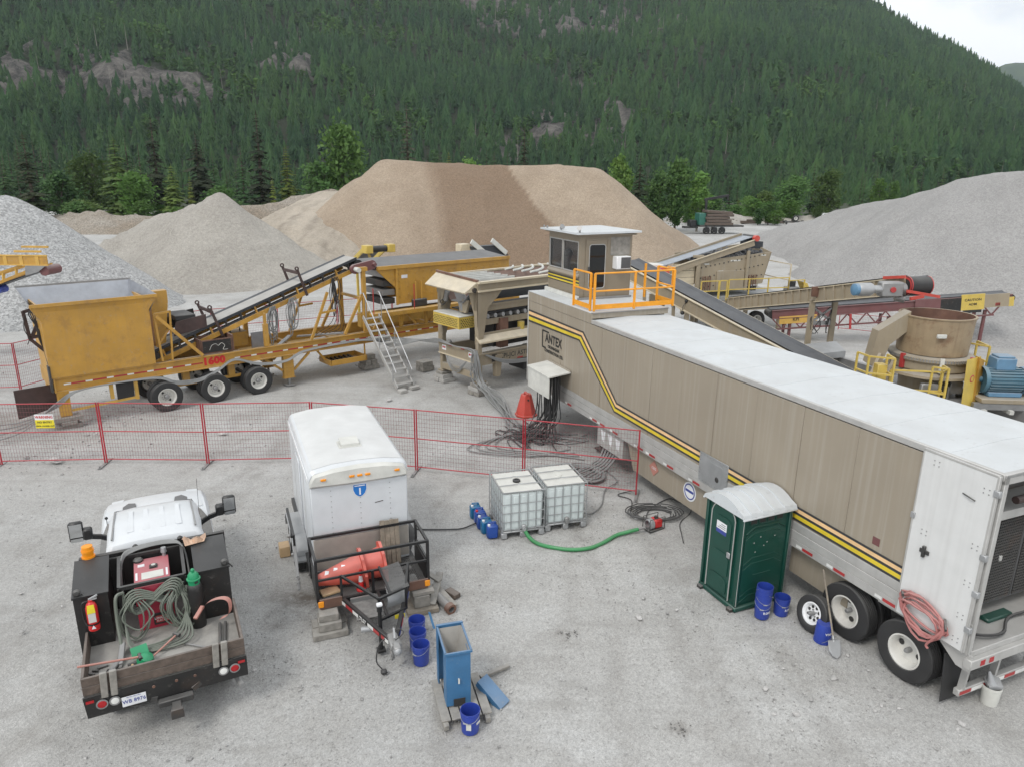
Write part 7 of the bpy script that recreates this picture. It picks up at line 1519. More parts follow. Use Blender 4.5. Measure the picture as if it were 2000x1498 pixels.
for k in range(16):
    p_ = Vector((-.05 + .01 * math.sin(k), .02 + .015 * k * .4, .46 - .022 * k)) if k < 10 else Vector((-.05 + .02 * (k - 10), .1 + .02 * (k - 10), .25))
    lk.tube([(p_.x + (a if k % 2 else 0), p_.y + (0 if k % 2 else a), p_.z + b) for a, b in lm], .007, 4, True)
lk.build('safety_chain', X['steel'], CT)
M().tube(spline([(-.05, .3, .55), (-.22, .28, .45), (-.30, .2, .2), (-.22, .08, .08)], 6), .012, 5).box(-.26, -.16, .02, .12, .02, .09, .02).tube(spline([(0, .05, .62), (.14, .1, .68), (.16, .3, .62), (.05, .4, .58)], 6), .012, 5).build('trailer_plug', X['cable'], CT)
# ---------------------------------------------------------------- loose things in and round it
def cone_thing(label, a, b, r0, r1, mt):
    e = thing('traffic_cone', label, 'cone', a, 0); d = Vector(b) - Vector(a); L = d.length; u = d.normalized()
    M().lathe([(r0 * .42, 0), (r0, 0), (r0, .03), (r0 * .86, .04), (r0 * .80, .10), (r1, L), (r1 * .7, L), (r0 * .7, .04)], 20, (0, 0, 0), u).build('shell', mt, e)
    M().lathe([(r0 * 1.18, -.02), (r0 * 1.18, .03), (r0 * .7, .03), (r0 * .7, -.02)], 8, (0, 0, 0), u, True).build('base', mt, e); return e, u, L
e, u, L = cone_thing('big orange cone lying behind the cage rail, its tip to the left', CW(-.12, 2.12, .86), CW(-.98, 2.12, .76), .34, .10, X['cone_orange'])
for k, t in enumerate((.46, .62, .80)): q = u * (L * t); rr_ = lerp(.28, .10, t) + .012; M().obox(q + Vector((0, 0, rr_ * .8)) + Vector(TKM.to_3x3() @ Vector((0, -.5 * rr_, 0))), (.07, .12, .01), Matrix.Rotation(.9, 3, 'X')).build('reflective_patch', X['plate_white'], e)
e2, u2, L2 = cone_thing('short orange cone nested behind the big one in the cage', CW(.26, 2.14, .90), CW(-.20, 2.14, .86), .35, .24, X['cone_orange'])
e3 = thing('small_cone', 'small red and white cone standing in the cage', 'cone', CW(-.22, 1.84, .57), 0)
M().lathe([(.09, 0), (.09, .02), (.055, .03), (.045, .18)], 14).build('lower_band', X['red'], e3); M().lathe([(.045, .18), (.03, .30)], 14).build('white_band', X['plate_white'], e3); M().lathe([(.03, .30), (.022, .42), (.001, .42)], 14).build('top_band', X['red'], e3)
wp = thing('wood_panel', 'upright weathered board panel at the back of the cage', 'panel', CW(.52, 2.52, .58), rad(22.5))
for k in range(4): M().box(-.19 + k * .095, -.10 + k * .095, -.02, .02, 0, .92 - .01 * (k % 2), .005).build('board', X['wood'], wp).rotation_euler = (rad(-8), 0, 0)
tag(M().obox(CW(-.78, 1.95, .60), (.34, .22, .05), Matrix.Rotation(.6, 3, 'Z'), .01).build('cardboard_scrap', X['wood_pale']), 'pale cardboard scrap in the left corner of the cage', 'cardboard')
crib('timber_blocks', 'painted timber blocks under the left front corner of the cargo trailer', CW(-.86, 1.62, 0), [(2, .62, .26, .12, 'wood_grey', 0), (1, .40, .42, .16, 'wood_grey', 0), (1, .34, .30, .14, 'wood_grey', 0)], rad(22.5))
crib('timber_blocks', 'timber blocks under the right front corner of the cargo trailer', CW(.88, 1.72, 0), [(2, .6, .26, .10, 'wood', 0), (1, .30, .34, .24, 'wood_grey', 0), (1, .42, .30, .08, 'wood_grey', 0)], rad(22.5))
for k, (a, b, w_, h_) in enumerate((((1.05, 1.55, .12), (1.42, 2.25, .34), .14, .05), ((1.30, 2.2, .12), (1.46, 1.40, .08), .12, .06), ((1.50, 2.0, .06), (1.62, 1.72, .06), .16, .10), ((1.05, 2.5, .4), (1.35, 2.0, .3), .12, .05))):
    tag(M().beam(CW(*a), CW(*b), w_, h_, b=.008).build('timber', X['wood_grey' if k != 2 else 'wood_brown']), ['slanted grey plank leaning beside the cargo trailer cage', 'grey beam lying between the slanted plank and steel pipe', 'short brown timber end right of the pipe', 'dark edged plank behind the right cage post'][k], 'timber')
pp = thing('steel_pipe', 'thick rusty grey pipe lying right of the cargo trailer', 'pipe', CW(1.36, 1.30, .09), rad(22.5)); M().lathe([(.085, 0), (.085, .95), (.06, .95), (.06, 0)], 18, (0, 0, 0), (-.25, .95, .06), True).build('barrel', X['steel'], pp); M().lathe([(.105, -.01), (.105, .10), (.08, .10), (.06, -.01)], 18, (0, 0, 0), (-.25, .95, .06), True).build('collar', X['rust'], pp)
tag(M().obox(CW(-1.36, 4.75, .12), (.22, .30, .24), Matrix.Rotation(.4, 3, 'Z'), .012).build('wheel_chock', X['wood_pale']), 'yellowish wooden chock behind the cargo trailer wheels', 'chock')
cb = M()
for k in range(6): cb.tube(spline([CW(1.0, 3.0, .5), CW(1.05 + .02 * k, 3.2, .95 - .02 * k), CW(1.0, 3.6, 1.0), CW(1.1, 3.9, .7)], 5), .022, 5)
cb.tube(spline([CW(.97, 6.0, 1.4), CW(1.02, 5.2, .5), CW(1.25, 5.0, .05), (-1.35, 15.1, .03), (-.9, 15.35, .03), (-.55, 15.75, .03), (.0, 15.9, .03)], 6), .018, 5)
tag(cb.build('extension_cable', X['cable']), 'black cable running from the cargo trailer to the blue cans', 'cable')
# ================================================================ small things in the yard
def bucket_mesh():
    o = M().lathe([(.001, 0), (.128, 0), (.132, .01), (.146, .30), (.150, .30), (.150, .315), (.146, .315), (.147, .335), (.152, .335), (.152, .35), (.148, .35), (.150, .37), (.144, .37), (.126, .02), (.001, .02)], 26).mesh('shell', X['blue_bucket'])
    w = M().tube([(.152 * math.cos(a), .152 * math.sin(a) * 1.02, .33 - .10 * max(0, math.sin(a))) for a in [PI * k / 12 for k in range(13)]], .0035, 4).cyl((.0, .152, .225), (.07, .148, .23), .011, n=6).mesh('wire_handle', X['galv'])
    return o, w
BSH, BWH = bucket_mesh()
def bucket(label, x, y, z=0, rz=0, flip=False, txt=True, group=None, wash=False):
    e = thing('bucket', label, 'bucket', (x, y, z + (.37 if flip else 0)), rz, group)
    if flip: e.rotation_euler = (PI, 0, rz)
    link('shell', BSH, e); link('wire_handle', BWH, e, None, None, None, (0, 0, 2.5))
    if txt:
        for k, ch in enumerate('RONA'):
            a = -PI / 2 + (k - 1.5) * .34; r_ = .143; text(ch, .062, X['plate_white'], e, (r_ * math.cos(a), r_ * math.sin(a), .15), (-math.sin(a), math.cos(a), 0), (0, 0, 1), bold=.002)
    return e
bucket('blue bucket farthest back in the row by the trailer coupler', -1.66, 11.08, 0, .3)
bucket('middle blue bucket in the row of three by the trailer coupler', -1.60, 10.73, 0, 1.0)
e = bucket('dusty blue bucket nearest the camera in the row of three', -1.50, 10.38, 0, .2, txt=False)
e = bucket('blue bucket standing in front of the tall blue hopper', -.57, 8.84, 0, .45, txt=False)
a = -PI / 2 - .55; M().obox((.143 * math.cos(a), .143 * math.sin(a), .16), (.075, .006, .10), Matrix.Rotation(a + PI / 2, 3, 'Z')).build('paper_label', X['offwhite'], e); a = -PI / 2 + .6; M().obox((.145 * math.cos(a), .145 * math.sin(a), .20), (.09, .006, .035), Matrix.Rotation(a + PI / 2, 3, 'Z')).build('paper_label', X['offwhite'], e)
bucket('lowest blue bucket of the nested stack at the green toilet corner', 4.80, 11.82, 0, .45)
for k in range(3): bucket(['second blue bucket up in the nested stack at the toilet', 'third blue bucket up in the nested stack at the toilet', 'topmost blue bucket of the nested stack at the toilet'][k], 4.80 + .006 * k, 11.82 + .004 * k, .11 + .085 * k, .8 + 1.7 * k, txt=False)
bucket('single blue bucket right of the nested bucket stack', 5.20, 11.92, 0, .75)
bucket('upside-down blue bucket beside the leaning shovel', 5.66, 11.10, 0, 3.6, flip=True)
WBK = thing('white_bucket', 'dusty white bucket with an upturned grey scoop at lower right', 'bucket', (7.68, 9.55, 0), 0)
M().lathe([(.001, 0), (.12, 0), (.138, .28), (.142, .28), (.142, .33), (.136, .33), (.115, .02)], 20).build('shell', X['offwhite'], WBK)
sc = thing('scoop', 'grey metal scoop standing in the white bucket', 'scoop', (7.68, 9.55, .30), 0); M().prism([(-.10, -.08, 0), (.10, -.10, .02), (.14, .06, .06), (.02, .14, .10), (-.10, .08, .06)], (0, 0, .05)).build('blade', X['galv'], sc); M().lathe([(.08, 0), (.05, .10), (.02, .22), (.001, .23)], 10, (-.02, .0, .05), (-.25, .2, 1)).build('socket', X['galv'], sc)
# shovel
SV = thing('shovel', 'round-point shovel leaning by its handle on the trailer rail', 'shovel', (5.70, 10.60, 0), 0)
hv = Vector((-.07, .78, 1.28)); M().cyl(hv * .20, hv, .017, .015, n=8).build('handle', X['wood'], SV)
bl = M(); R_ = [(-.02, .30), (-.11, .28), (-.115, .12), (-.07, .03), (0, -.02), (.07, .03), (.115, .12), (.11, .28), (.02, .30)]
u_ = hv.normalized(); s_ = Vector((1, .1, 0)).normalized(); n_ = s_.cross(u_)
bl.v = [tuple(s_ * a + u_ * b + n_ * (.025 * (1 - abs(a) / .115)) + Vector((0, 0, .02))) for a, b in R_]; bl.f = [tuple(range(9))]; bl.build('blade', X['galv'], SV, smooth=False); M().cyl(u_ * .27, u_ * .38, .026, .018, n=8).build('socket', X['galv'], SV)
# portable toilet
PT = thing('portable_toilet', 'dark green portable toilet with arched white roof beside the trailer', 'toilet', (4.32, 11.94, 0), math.atan2(.41, .91))
GP = X['green_potty']; W_, Dp, Hh = 1.04, 1.17, 2.02
M().box(-.03, Dp + .03, -.03, W_ + .03, .0, .10, .02).build('skid_base', X['green_potty'], PT)
for y in (.08, W_ - .08): M().box(-.10, Dp + .05, y - .06, y + .06, 0, .07, .01).build('skid', X['steel_dark'], PT)
M().box(.03, Dp - .02, .03, W_ - .03, .1, Hh).build('body', GP, PT)
for x, y in ((.02, .02), (Dp - .02, .02), (.02, W_ - .02), (Dp - .02, W_ - .02)): M().box(x - .035, x + .035, y - .035, y + .035, .1, Hh, .015).build('corner_post', GP, PT)
def arch(y): return .20 * (1 - ((y - W_ / 2) / (W_ / 2)) ** 2)
ap = [(y, Hh + arch(y)) for y in [W_ * k / 10 for k in range(11)]]
M().prism([(.0, y, z) for y, z in ap] + [(.0, W_, Hh - .05), (.0, 0, Hh - .05)], (.04, 0, 0)).build('front_arch', GP, PT)
for x0, x1, h in [(-.06, Dp + .06, 0)] + [(.12 + k * .27, .24 + k * .27, .022) for k in range(4)]:
    P = [(x0, y, z + .01 + h) for y, z in [(-.06, Hh - .05), (-.03, Hh + .02)] + ap[1:-1] + [(W_ + .03, Hh + .02), (W_ + .06, Hh - .05)]]
    M().prism(P, (x1 - x0, 0, 0)).build('roof' if h == 0 else 'roof_rib', X['roof_white'], PT, ang=25)
M().box(-.07, Dp + .07, -.07, -.03, Hh - .07, Hh - .035, .008).box(-.07, Dp + .07, W_ + .03, W_ + .07, Hh - .07, Hh - .035, .008).build('roof_eave', X['roof_white'], PT)
dp = [(-.015, .20, .16)] + [(-.015, .20, 1.80), (-.015, .26, 1.93), (-.015, .40, 2.03), (-.015, .52, 2.06), (-.015, .66, 2.03), (-.015, .80, 1.93), (-.015, .86, 1.80), (-.015, .86, .16)]
dr_ = M().prism(dp, (.05, 0, 0)).build('door', GP, PT)
for y in (.20, .86): M().tube([(-.02, y, .14), (-.02, y, 1.80)], .012, 6).build('door_trim', X['alu'], dr_)
M().tube(spline([p_ for p_ in dp[1:-1]], 3), .012, 6).build('door_trim', X['alu'], dr_)
for z0, z1 in ((1.18, 1.78), (.62, 1.05), (.24, .55)):
    P = [(-.02, .28, z0), (-.02, .28, z1 - .08), (-.02, .40, z1), (-.02, .66, z1), (-.02, .78, z1 - .08), (-.02, .78, z0), (-.02, .66, z0 - .05), (-.02, .40, z0 - .05)]
    M().prism(P, (-.012, 0, 0)).build('door_panel', GP, dr_, smooth=False)
st_ = M().box(-.036, -.032, .40, .68, 1.50, 1.66).build('sticker', X['plate_white'], dr_); M().box(-.037, -.032, .40, .68, 1.42, 1.50).build('sticker', X['ink_blue'], dr_)
for k in range(3): M().box(-.0385, -.036, .43, .65 - .05 * k, 1.53 + .04 * k, 1.545 + .04 * k).build('sticker_line', X['steel'], dr_)
M().box(-.05, -.02, .24, .33, 1.02, 1.14, .01).build('latch', X['galv'], dr_)
def ridge(pts, nm='side_rib'): M().tube([(x, .024, z) for x, z in pts], .016, 5).build(nm, GP, PT)
for z in (1.62, .98, .30):
    for dz in (0, -.12): ridge([(.10, z + dz), (.30, z + dz + .12), (.85, z + dz + .12), (1.06, z + dz)])
ridge([(.36, .72), (.80, .72)])
M().prism([(.08, .026, .16), (.08, .026, 1.55), (.28, .026, 1.68), (.88, .026, 1.68), (1.08, .026, 1.55), (1.08, .026, .16)], (0, -.012, 0)).build('side_panel', GP, PT, smooth=False)
for k in range(4): q = M().box(.16 + k * .21, .34 + k * .21, .012, .024, 1.80, 1.93, .004).build('vent_frame', GP, PT); M().box(.18 + k * .21, .32 + k * .21, .008, .013, 1.82, 1.91).build('vent_mesh', X['interior'], q)
M().tube([(.0, -.008, .12), (.0, -.008, 2.0)], .008, 5).tube([(Dp, -.008, .12), (Dp, -.008, 2.0)], .008, 5).build('edge_trim', X['alu'], PT)
for x, z in ((.3, 1.40), (.45, 1.5), (.62, 1.36), (.8, 1.46), (.35, 1.2), (.55, 1.3)): M().box(x, x + .02, .008, .014, z, z + .02).build('rivet', X['alu'], PT)
# liquid totes
def tote(label, x, y, rz, valve_side=True, cap=True):
    e = thing('liquid_tote', label, 'tote', (x, y, 0), rz)
    M().box(-.5, .5, -.6, .6, .14, .18, .01).build('pallet_deck', X['galv'], e)
    for a in (-.45, 0, .45):
        for b in (-.54, 0, .54): M().box(a - .07, a + .07, b - .06, b + .06, 0, .14, .015).build('pallet_foot', X['galv'], e)
    bt = M().box(-.475, .475, -.575, .575, .18, 1.10, .05).build('bottle', X['tote'], e)
    M().box(-.46, .46, -.56, .56, 1.10, 1.135, .015).build('bottle_top', X['offwhite'], e)
    rib = M()
    for k in range(5): rib.box(-.40 + k * .18, -.30 + k * .18, -.583, -.57, .26, 1.02, .01)
    for k in range(6): rib.box(-.482, -.47, -.50 + k * .18, -.40 + k * .18, .26, 1.02, .01)
    rib.build('bottle_rib', X['tote'], bt)
    for z in (.22, .42, .64, .86, 1.15):
        R_ = .016 if z > 1.1 else .011; M().tube([(-.5, -.6, z), (.5, -.6, z), (.5, .6, z), (-.5, .6, z)], R_, 5, True).build('cage_ring', X['galv'], e)
    for k in range(6): x_ = -.5 + k * .2; [M().tube([(x_, yy, .18), (x_, yy, 1.15)], .011, 4).build('cage_bar', X['galv'], e) for yy in (-.6, .6)]
    for k in range(1, 7): y_ = -.6 + k * .1714; [M().tube([(xx, y_, .18), (xx, y_, 1.15)], .011, 4).build('cage_bar', X['galv'], e) for xx in (-.5, .5)]
    for y_ in (-.22, .2): M().tube([(-.5, y_, 1.16), (-.06, y_, 1.165), (.0, y_ + .03, 1.165), (.06, y_, 1.165), (.5, y_, 1.16)], .011, 5).build('top_bar', X['galv'], e)
    if cap: M().lathe([(.09, 0), (.09, .04), (.075, .05), (.05, .05), (.05, .035), (.001, .035)], 18, (0, .0, 1.135)).build('fill_cap', X['black'], e)
    else: M().lathe([(.085, 0), (.085, .02), (.001, .02)], 18, (0, .0, 1.135)).build('fill_cap', X['offwhite'], e)
    M().cyl((.0, -.58, .24), (0, -.70, .24), .045, n=12).box(-.05, .05, -.68, -.60, .22, .34, .02).build('outlet_valve', X['steel'] if not cap else X['galv'], e)
    return e
tote('caged liquid tote with black cap, nearer the blue cans', .13, 15.40, .283)
tote('caged liquid tote with pale cap, next to the fence end', 1.14, 15.80, .289, cap=False)
for k, (x, y, mt) in enumerate(((-.86, 15.78, 'blue_teal'), (-.74, 15.52, 'blue_can'), (-.66, 15.24, 'blue_can'), (-.56, 15.02, 'blue_teal'), (-.42, 14.80, 'blue_can'))):
    e = thing('jerry_can', ['teal-blue jerry can farthest back in the row of five', 'blue jerry can with a red cap, second from the back', 'blue jerry can in the middle of the row of five', 'teal-blue jerry can second from the front', 'blue jerry can at the front of the row by the tote'][k], 'jerry can', (x, y, 0), .25 + .06 * (k % 2))
    M().box(-.13, .13, -.10, .10, 0, .33, .035).build('body', X[mt], e); M().box(-.10, .10, -.022, .022, .32, .335, .01).beam((-.07, 0, .33), (-.07, 0, .38), .03, .035).beam((.07, 0, .33), (.07, 0, .38), .03, .035).beam((-.085, 0, .385), (.085, 0, .385), .035, .022, b=.006).build('handle', X[mt], e)
    M().lathe([(.032, 0), (.032, .035), (.001, .035)], 12, (-.085, -.055, .325)).build('cap', X['red' if k == 1 else 'plate_white'], e)
# green hose, pump, leads
P = spline([(.30, 14.86, .24), (.42, 14.66, .10), (.62, 14.45, .045), (.92, 14.30, .04), (1.33, 14.20, .04), (1.75, 14.27, .04), (2.1, 14.52, .04), (2.45, 14.88, .04), (2.75, 15.02, .06), (3.0, 15.08, .10)], 8)
hs = M(); vs_ = []
for i in range(len(P) - 1):   # ribbed suction hose
    for k in range(3): q = P[i].lerp(P[i + 1], k / 3); vs_.append(q)
hs.tube(vs_, .042, 10); hs.v = [tuple(v) for v in hs.v]
n0 = 0
for i in range(len(vs_)):
    f = 1.0 + (.10 if i % 2 else -.04)
    for k in range(10): v = Vector(hs.v[i * 10 + k]); hs.v[i * 10 + k] = tuple(vs_[i] + (v - vs_[i]) * f)
GH = thing('suction_hose', 'green ribbed suction hose from the tote to the pump', 'hose', (0, 0, 0), 0); hs.build('tube', X['green_hose'], GH); M().cyl(P[-1], P[-1] + Vector((.16, .05, .02)), .035, n=10).build('coupling', X['steel'], GH)
PU = thing('water_pump', 'small red and grey water pump at the end of the green hose', 'pump', (3.38, 15.30, 0), .5)
M().lathe([(.10, 0), (.13, .02), (.13, .12), (.08, .15), (.001, .15)], 16, (-.16, 0, .15), (1, 0, 0)).build('impeller_case', X['galv'], PU); M().box(-.02, .20, -.12, .12, .05, .26, .03).build('engine', X['red'], PU); M().box(-.2, .24, -.14, .14, 0, .03, .008).build('base', X['steel_dark'], PU); M().cyl((.08, .0, .26), (.08, 0, .31), .05, n=12).build('fuel_cap', X['interior'], PU); M().tube([(-.2, -.13, .02), (-.2, -.13, .32), (.24, -.13, .32), (.24, -.13, .02)], .011, 5).tube([(-.2, .13, .02), (-.2, .13, .32), (.24, .13, .32), (.24, .13, .02)], .011, 5).build('frame', X['steel_dark'], PU)
cb = M(); r = random.Random(14)
for k in range(6): cb.tube([(3.55 + (.42 + .06 * k) * math.cos(a) + r.uniform(-.02, .02), 16.0 + (.26 + .04 * k) * math.sin(a) + r.uniform(-.02, .02), .03 + .015 * k) for a in np.linspace(.3 * k, .3 * k + 6.0, 22)], .015, 5)
cb.tube(spline([(3.4, 15.45, .1), (3.3, 15.7, .03), (3.5, 16.3, .03), (4.1, 16.9, .03), (4.4, 16.7, .03), (4.62, 16.9, .5)], 6), .014, 5).tube(spline([(4.62, 16.95, 1.1), (4.60, 16.8, .4), (4.5, 16.2, .03), (4.1, 15.6, .02), (4.0, 15.0, .02), (3.95, 14.6, .02)], 6), .012, 5).tube(spline([(3.0, 16.2, .03), (3.1, 16.8, .03), (2.8, 17.1, .03), (3.3, 17.4, .03)], 5), .014, 5)
tag(cb.build('coiled_lead', X['cable']), 'black lead coiled on the gravel behind the pump', 'cable')
tag(M().tube(spline([(1.75, 15.9, .10), (2.0, 16.0, .03), (2.3, 16.5, .03), (2.5, 17.4, .03), (2.9, 18.0, .03), (2.6, 18.9, .03)], 6), .016, 5).build('thin_cable', X['cable_grey']), 'thin grey cable trailing past the totes under the fence', 'cable')
# blue feed hopper on its pallet
BH = thing('sample_splitter', 'tall dusty blue steel splitter box with open sloped hopper', 'hopper', (-.76, 9.18, 0), rad(16))
Bl = X['blue_hopper']
M().box(-.19, .19, .02, .045, .14, 1.08, .004).build('front_panel', Bl, BH); M().box(-.19, .19, .70, .72, .12, 1.12, .004).build('back_panel', Bl, BH)
M().box(-.19, -.165, .05, .26, .14, 1.05).box(.165, .19, .05, .26, .14, 1.05).build('side_panel', Bl, BH)
for s_ in (-1, 1): M().prism([(s_ * .20, .02, 1.10), (s_ * .20, .72, 1.10), (s_ * .02, .66, .62), (s_ * .02, .08, .62)], (s_ * -.008, 0, 0)).build('hopper_plate', X['belt_dusty'], BH)
M().prism([(-.19, .72, 1.10), (.19, .72, 1.10), (.03, .52, .64), (-.03, .52, .64)], (0, -.01, 0)).build('hopper_plate', X['belt_dusty'], BH)
M().box(-.215, .215, -.01, .02, 1.07, 1.11, .004).box(-.215, .215, .70, .745, 1.07, 1.13, .004).box(-.215, -.185, .0, .74, 1.08, 1.11, .004).box(.185, .215, .0, .74, 1.08, 1.11, .004).build('rim', Bl, BH)
M().box(-.215, -.20, .60, .74, .12, 1.10).build('leg_plate', Bl, BH); M().beam((-.24, .75, 1.05), (-.30, .85, 1.30), .01, .05).build('gate_lever', Bl, BH); M().cyl((.0, .015, .62), (.0, -.01, .62), .012, n=8).box(-.012, .012, -.015, .0, .55, .63).build('handle', X['offwhite'], BH)
M().box(-.08, .10, .01, .02, .13, .26).build('outlet', X['interior'], BH)
PL = thing('pallet', 'weathered grey wooden pallet under the blue splitter box', 'pallet', (-.79, 9.45, 0), rad(16))
for k in range(5): M().box(-.36 + k * .16, -.22 + k * .16, -.50, .46, .09, .112, .004).build('plank', X['wood_grey'], PL)
for x in (-.30, .02, .34): M().box(x - .04, x + .04, -.58, .46, .0, .088, .006).build('runner', X['wood_grey'], PL)
TB_ = thing('sample_tray', 'blue metal tray tipped against the pallet corner', 'tray', (-.42, 9.66, .26), 0); dv_ = Vector((.36, -.30, -.24)); q = dv_.normalized(); s_ = Vector((.62, .78, .06)).normalized(); n_ = s_.cross(q).normalized(); n_ = n_ if n_.z > 0 else -n_
RT = Matrix((q, s_, n_)).transposed()
M().obox(dv_ * .5, (.54, .22, .012), RT).build('tray_floor', Bl, TB_)
for k in (-1, 1): M().obox(dv_ * .5 + s_ * (.11 * k) - n_ * .05, (.54, .01, .11), RT).build('tray_side', Bl, TB_); M().obox(dv_ * .5 + q * (.27 * k) - n_ * .05, (.01, .22, .11), RT).build('tray_end', Bl, TB_)
tag(M().beam((-.47, 9.95, .05), (.0, 10.25, .05), .07, .05, b=.006).build('lumber_scrap', X['wood_grey']), 'pale lumber offcut lying behind the blue tray', 'lumber')
# ---------------------------------------------------------------- temporary fence
def fence_panel(a, b, label, feet=True, group=None, sign=False, hgt=1.83):
    a, b = Vector((*a, 0)), Vector((*b, 0)); L = (b - a).length; e = thing('fence_panel', label, 'fence', a, math.atan2((b - a).y, (b - a).x), group)
    F = X['red_fence']; x0, x1 = .03, L - .03
    for x in (x0, x1): M().tube([(x, 0, .04), (x, 0, hgt)], .021, 6).build('post', F, e)
    for z in (.14, .98, hgt - .02): M().tube([(x0, 0, z), (x1, 0, z)], .017, 6).build('rail', F, e)
    w = M(); n_ = int((x1 - x0) / .075)
    for k in range(1, n_): x = x0 + (x1 - x0) * k / n_; w.obox((x, 0, (.14 + hgt) / 2), (.0046, .0046, hgt - .16))
    for k in range(1, 14): w.obox(((x0 + x1) / 2, 0, .14 + k * (hgt - .16) / 14), (x1 - x0, .0046, .0046))
    w.build('wire_mesh', X['wire'], e, smooth=False, kind='stuff')
    if feet:
        M().box(x1 - .02, x1 + .06, -.42, .38, .0, .03, .006).beam((x1 + .02, -.4, .02), (x1 + .06, -.42, .10), .03, .03).build('foot', X['steel'], e)
    return e
FPN = [(-17.3, 18.3), (-14.38, 18.62), (-11.55, 18.86), (-8.65, 18.88), (-5.68, 19.13), (-2.65, 18.56), (.34, 17.86), (3.30, 17.10)]
FL = ['red fence panel cut off by the left photo edge', 'red fence panel carrying the warning sign', 'red fence panel in front of the first yellow plant wheel', 'red fence panel just left of the white cargo trailer', 'red fence panel mostly hidden behind the white cargo trailer', 'red fence panel just right of the white cargo trailer', 'red end panel of the fence beside the control trailer']
fps = [fence_panel(a, b, l) for a, b, l in zip(FPN[:-1], FPN[1:], FL)]
sg = thing('warning_sign', 'white and yellow WARNING sign hung on the red fence', 'sign', (-12.98, 18.70, 1.12), math.atan2(.24, 2.83))
M().box(-.25, .25, -.012, -.004, 0, .40, .003).build('board', X['plate_white'], sg); M().box(-.25, .25, -.016, -.012, .0, .24).build('yellow_field', X['yellow_label'], sg)
text('WARNING', .11, X['red'], sg, (0, -.018, .32), (1, 0, 0), (0, 0, 1), bold=.002, sx=.85); text('NO ENTRY', .075, X['ink'], sg, (0, -.018, .17), (1, 0, 0), (0, 0, 1), bold=.002); text('UNTIL LOCKED OUT', .05, X['ink'], sg, (0, -.018, .06), (1, 0, 0), (0, 0, 1), bold=.002)
FB_ = [(-21.4, 25.3), (-18.6, 25.8), (-17.75, 28.5), (-16.4, 31.1), (-14.2, 33.1), (-11.6, 34.6), (-9.0, 36.0), (-6.4, 37.4), (-3.8, 38.8)]
for k in range(8): fence_panel(FB_[k], FB_[k + 1], 'red fence panel in the run behind the yellow feed plant', False, 'fence panels behind the yellow plant')
for k in range(3): fence_panel((15.2 + 2.7 * k, 40.2 - 1.6 * k), (17.8 + 2.7 * k, 38.7 - 1.6 * k), 'red fence panel standing beyond the crusher conveyors', False, 'fence panels beyond the crusher')
# ---------------------------------------------------------------- far yard
FT = thing('loader_trailer', 'far flatbed trailer with green engine and black crane arm', 'trailer', (27.6, 108, 0), .15)
M().box(-.5, 6.3, -1.2, 1.2, 1.05, 1.3, .02).build('deck', X['steel_dark'], FT); M().box(-2.6, -.5, -.5, .5, .8, 1.1).build('drawbar', X['steel_dark'], FT); M().box(-.6, .4, -1, .8, 1.3, 3.0, .05).build('engine_housing', X['gas_green'], FT)
M().box(.45, .75, -.3, 0, 1.3, 5.0, .03).beam((.3, -.15, 4.9), (4.0, -.15, 5.5), .25, .35).beam((3.9, -.15, 5.4), (3.8, -.15, 4.9), .2, .2).build('crane_arm', X['black'], FT); M().box(-1.8, -.8, -.6, .6, 1.0, 2.0, .08).build('control_seat', X['black'], FT)
for x in (.6, 1.8, 3.0): put_wheel(K_TRUCK, FT, (x, -1.0, .51), True); M().box(x - .3, x + .3, -1.25, -1.15, .3, 1.0).build('side_guard', X['black'], FT)
MT = thing('timber_mats', 'stack of brown timber mats on the far flatbed trailer', 'timber stack', (29.8, 108, 1.3), .15)
for k in range(5):
    for j in range(3):
        q = M().box(-1.9 + .2 * (k % 2), 2.4 - .3 * (k % 3), -1.0 + j * .68, -.36 + j * .68, k * .42, k * .42 + .36, .03).build('mat', X['wood_brown'], MT); q.rotation_euler = (0, (0.06 if k == 4 else .01 * (k % 2)), .03 * ((k * 7 + j) % 3 - 1))
CTR = thing('pup_trailer', 'small black far trailer with a spare wheel on top', 'trailer', (48.9, 128, 0), 0)
M().box(-1.6, 1.6, -.6, .6, .6, .85, .03).build('frame', X['steel_dark'], CTR)
for x in (-1.45, 1.45): put_wheel(K_TRUCK, CTR, (x, -.6, .51), True, rot=(0, 0, PI / 2))
put_wheel(K_TRUCK, CTR, (.2, -.6, 1.35), True); M().box(-.2, .6, -.5, .3, .85, 1.2, .03).build('axle_box', X['steel_dark'], CTR)
VH = thing('parked_van', 'white vehicle roof showing far behind the chip pile', 'van', (60.2, 139, 0), 0)
M().prism([(-2.2, -.9, .4), (2.2, -.9, .4), (2.2, -.9, 1.1), (1.2, -.9, 1.2), (.7, -.9, 1.75), (-1.9, -.9, 1.8), (-2.2, -.9, 1.1)], (0, 1.8, 0)).build('body', X['white'], VH); M().prism([(-1.8, -.91, 1.2), (1.0, -.91, 1.2), (.65, -.91, 1.65), (-1.7, -.91, 1.68)], (0, -.02, 0)).build('side_window', X['glass_dark'], VH)
for x in (-1.4, 1.4): M().cyl((x, -.95, .35), (x, -.7, .35), .35, n=14).build('wheel', X['rubber'], VH)
for k, (x, y, L) in enumerate(((38.5, 133, 4.2), (42.8, 132, 3.6), (48.0, 134, 3.8))): tag(M().obox((x, y, .35), (L, .6, .5), Matrix.Rotation(-.05, 3, 'Z'), .04).obox((x + .3, y - .1, .72), (L * .6, .4, .3), Matrix.Rotation(.06, 3, 'Z'), .04).build('timber_pile', X['wood_brown']), ['leftmost dark timber lying below the far gravel heaps', 'middle dark timber lying below the far gravel heaps', 'rightmost dark timber lying below the far gravel heaps'][k], 'timber')
sl = M(); r = random.Random(31)
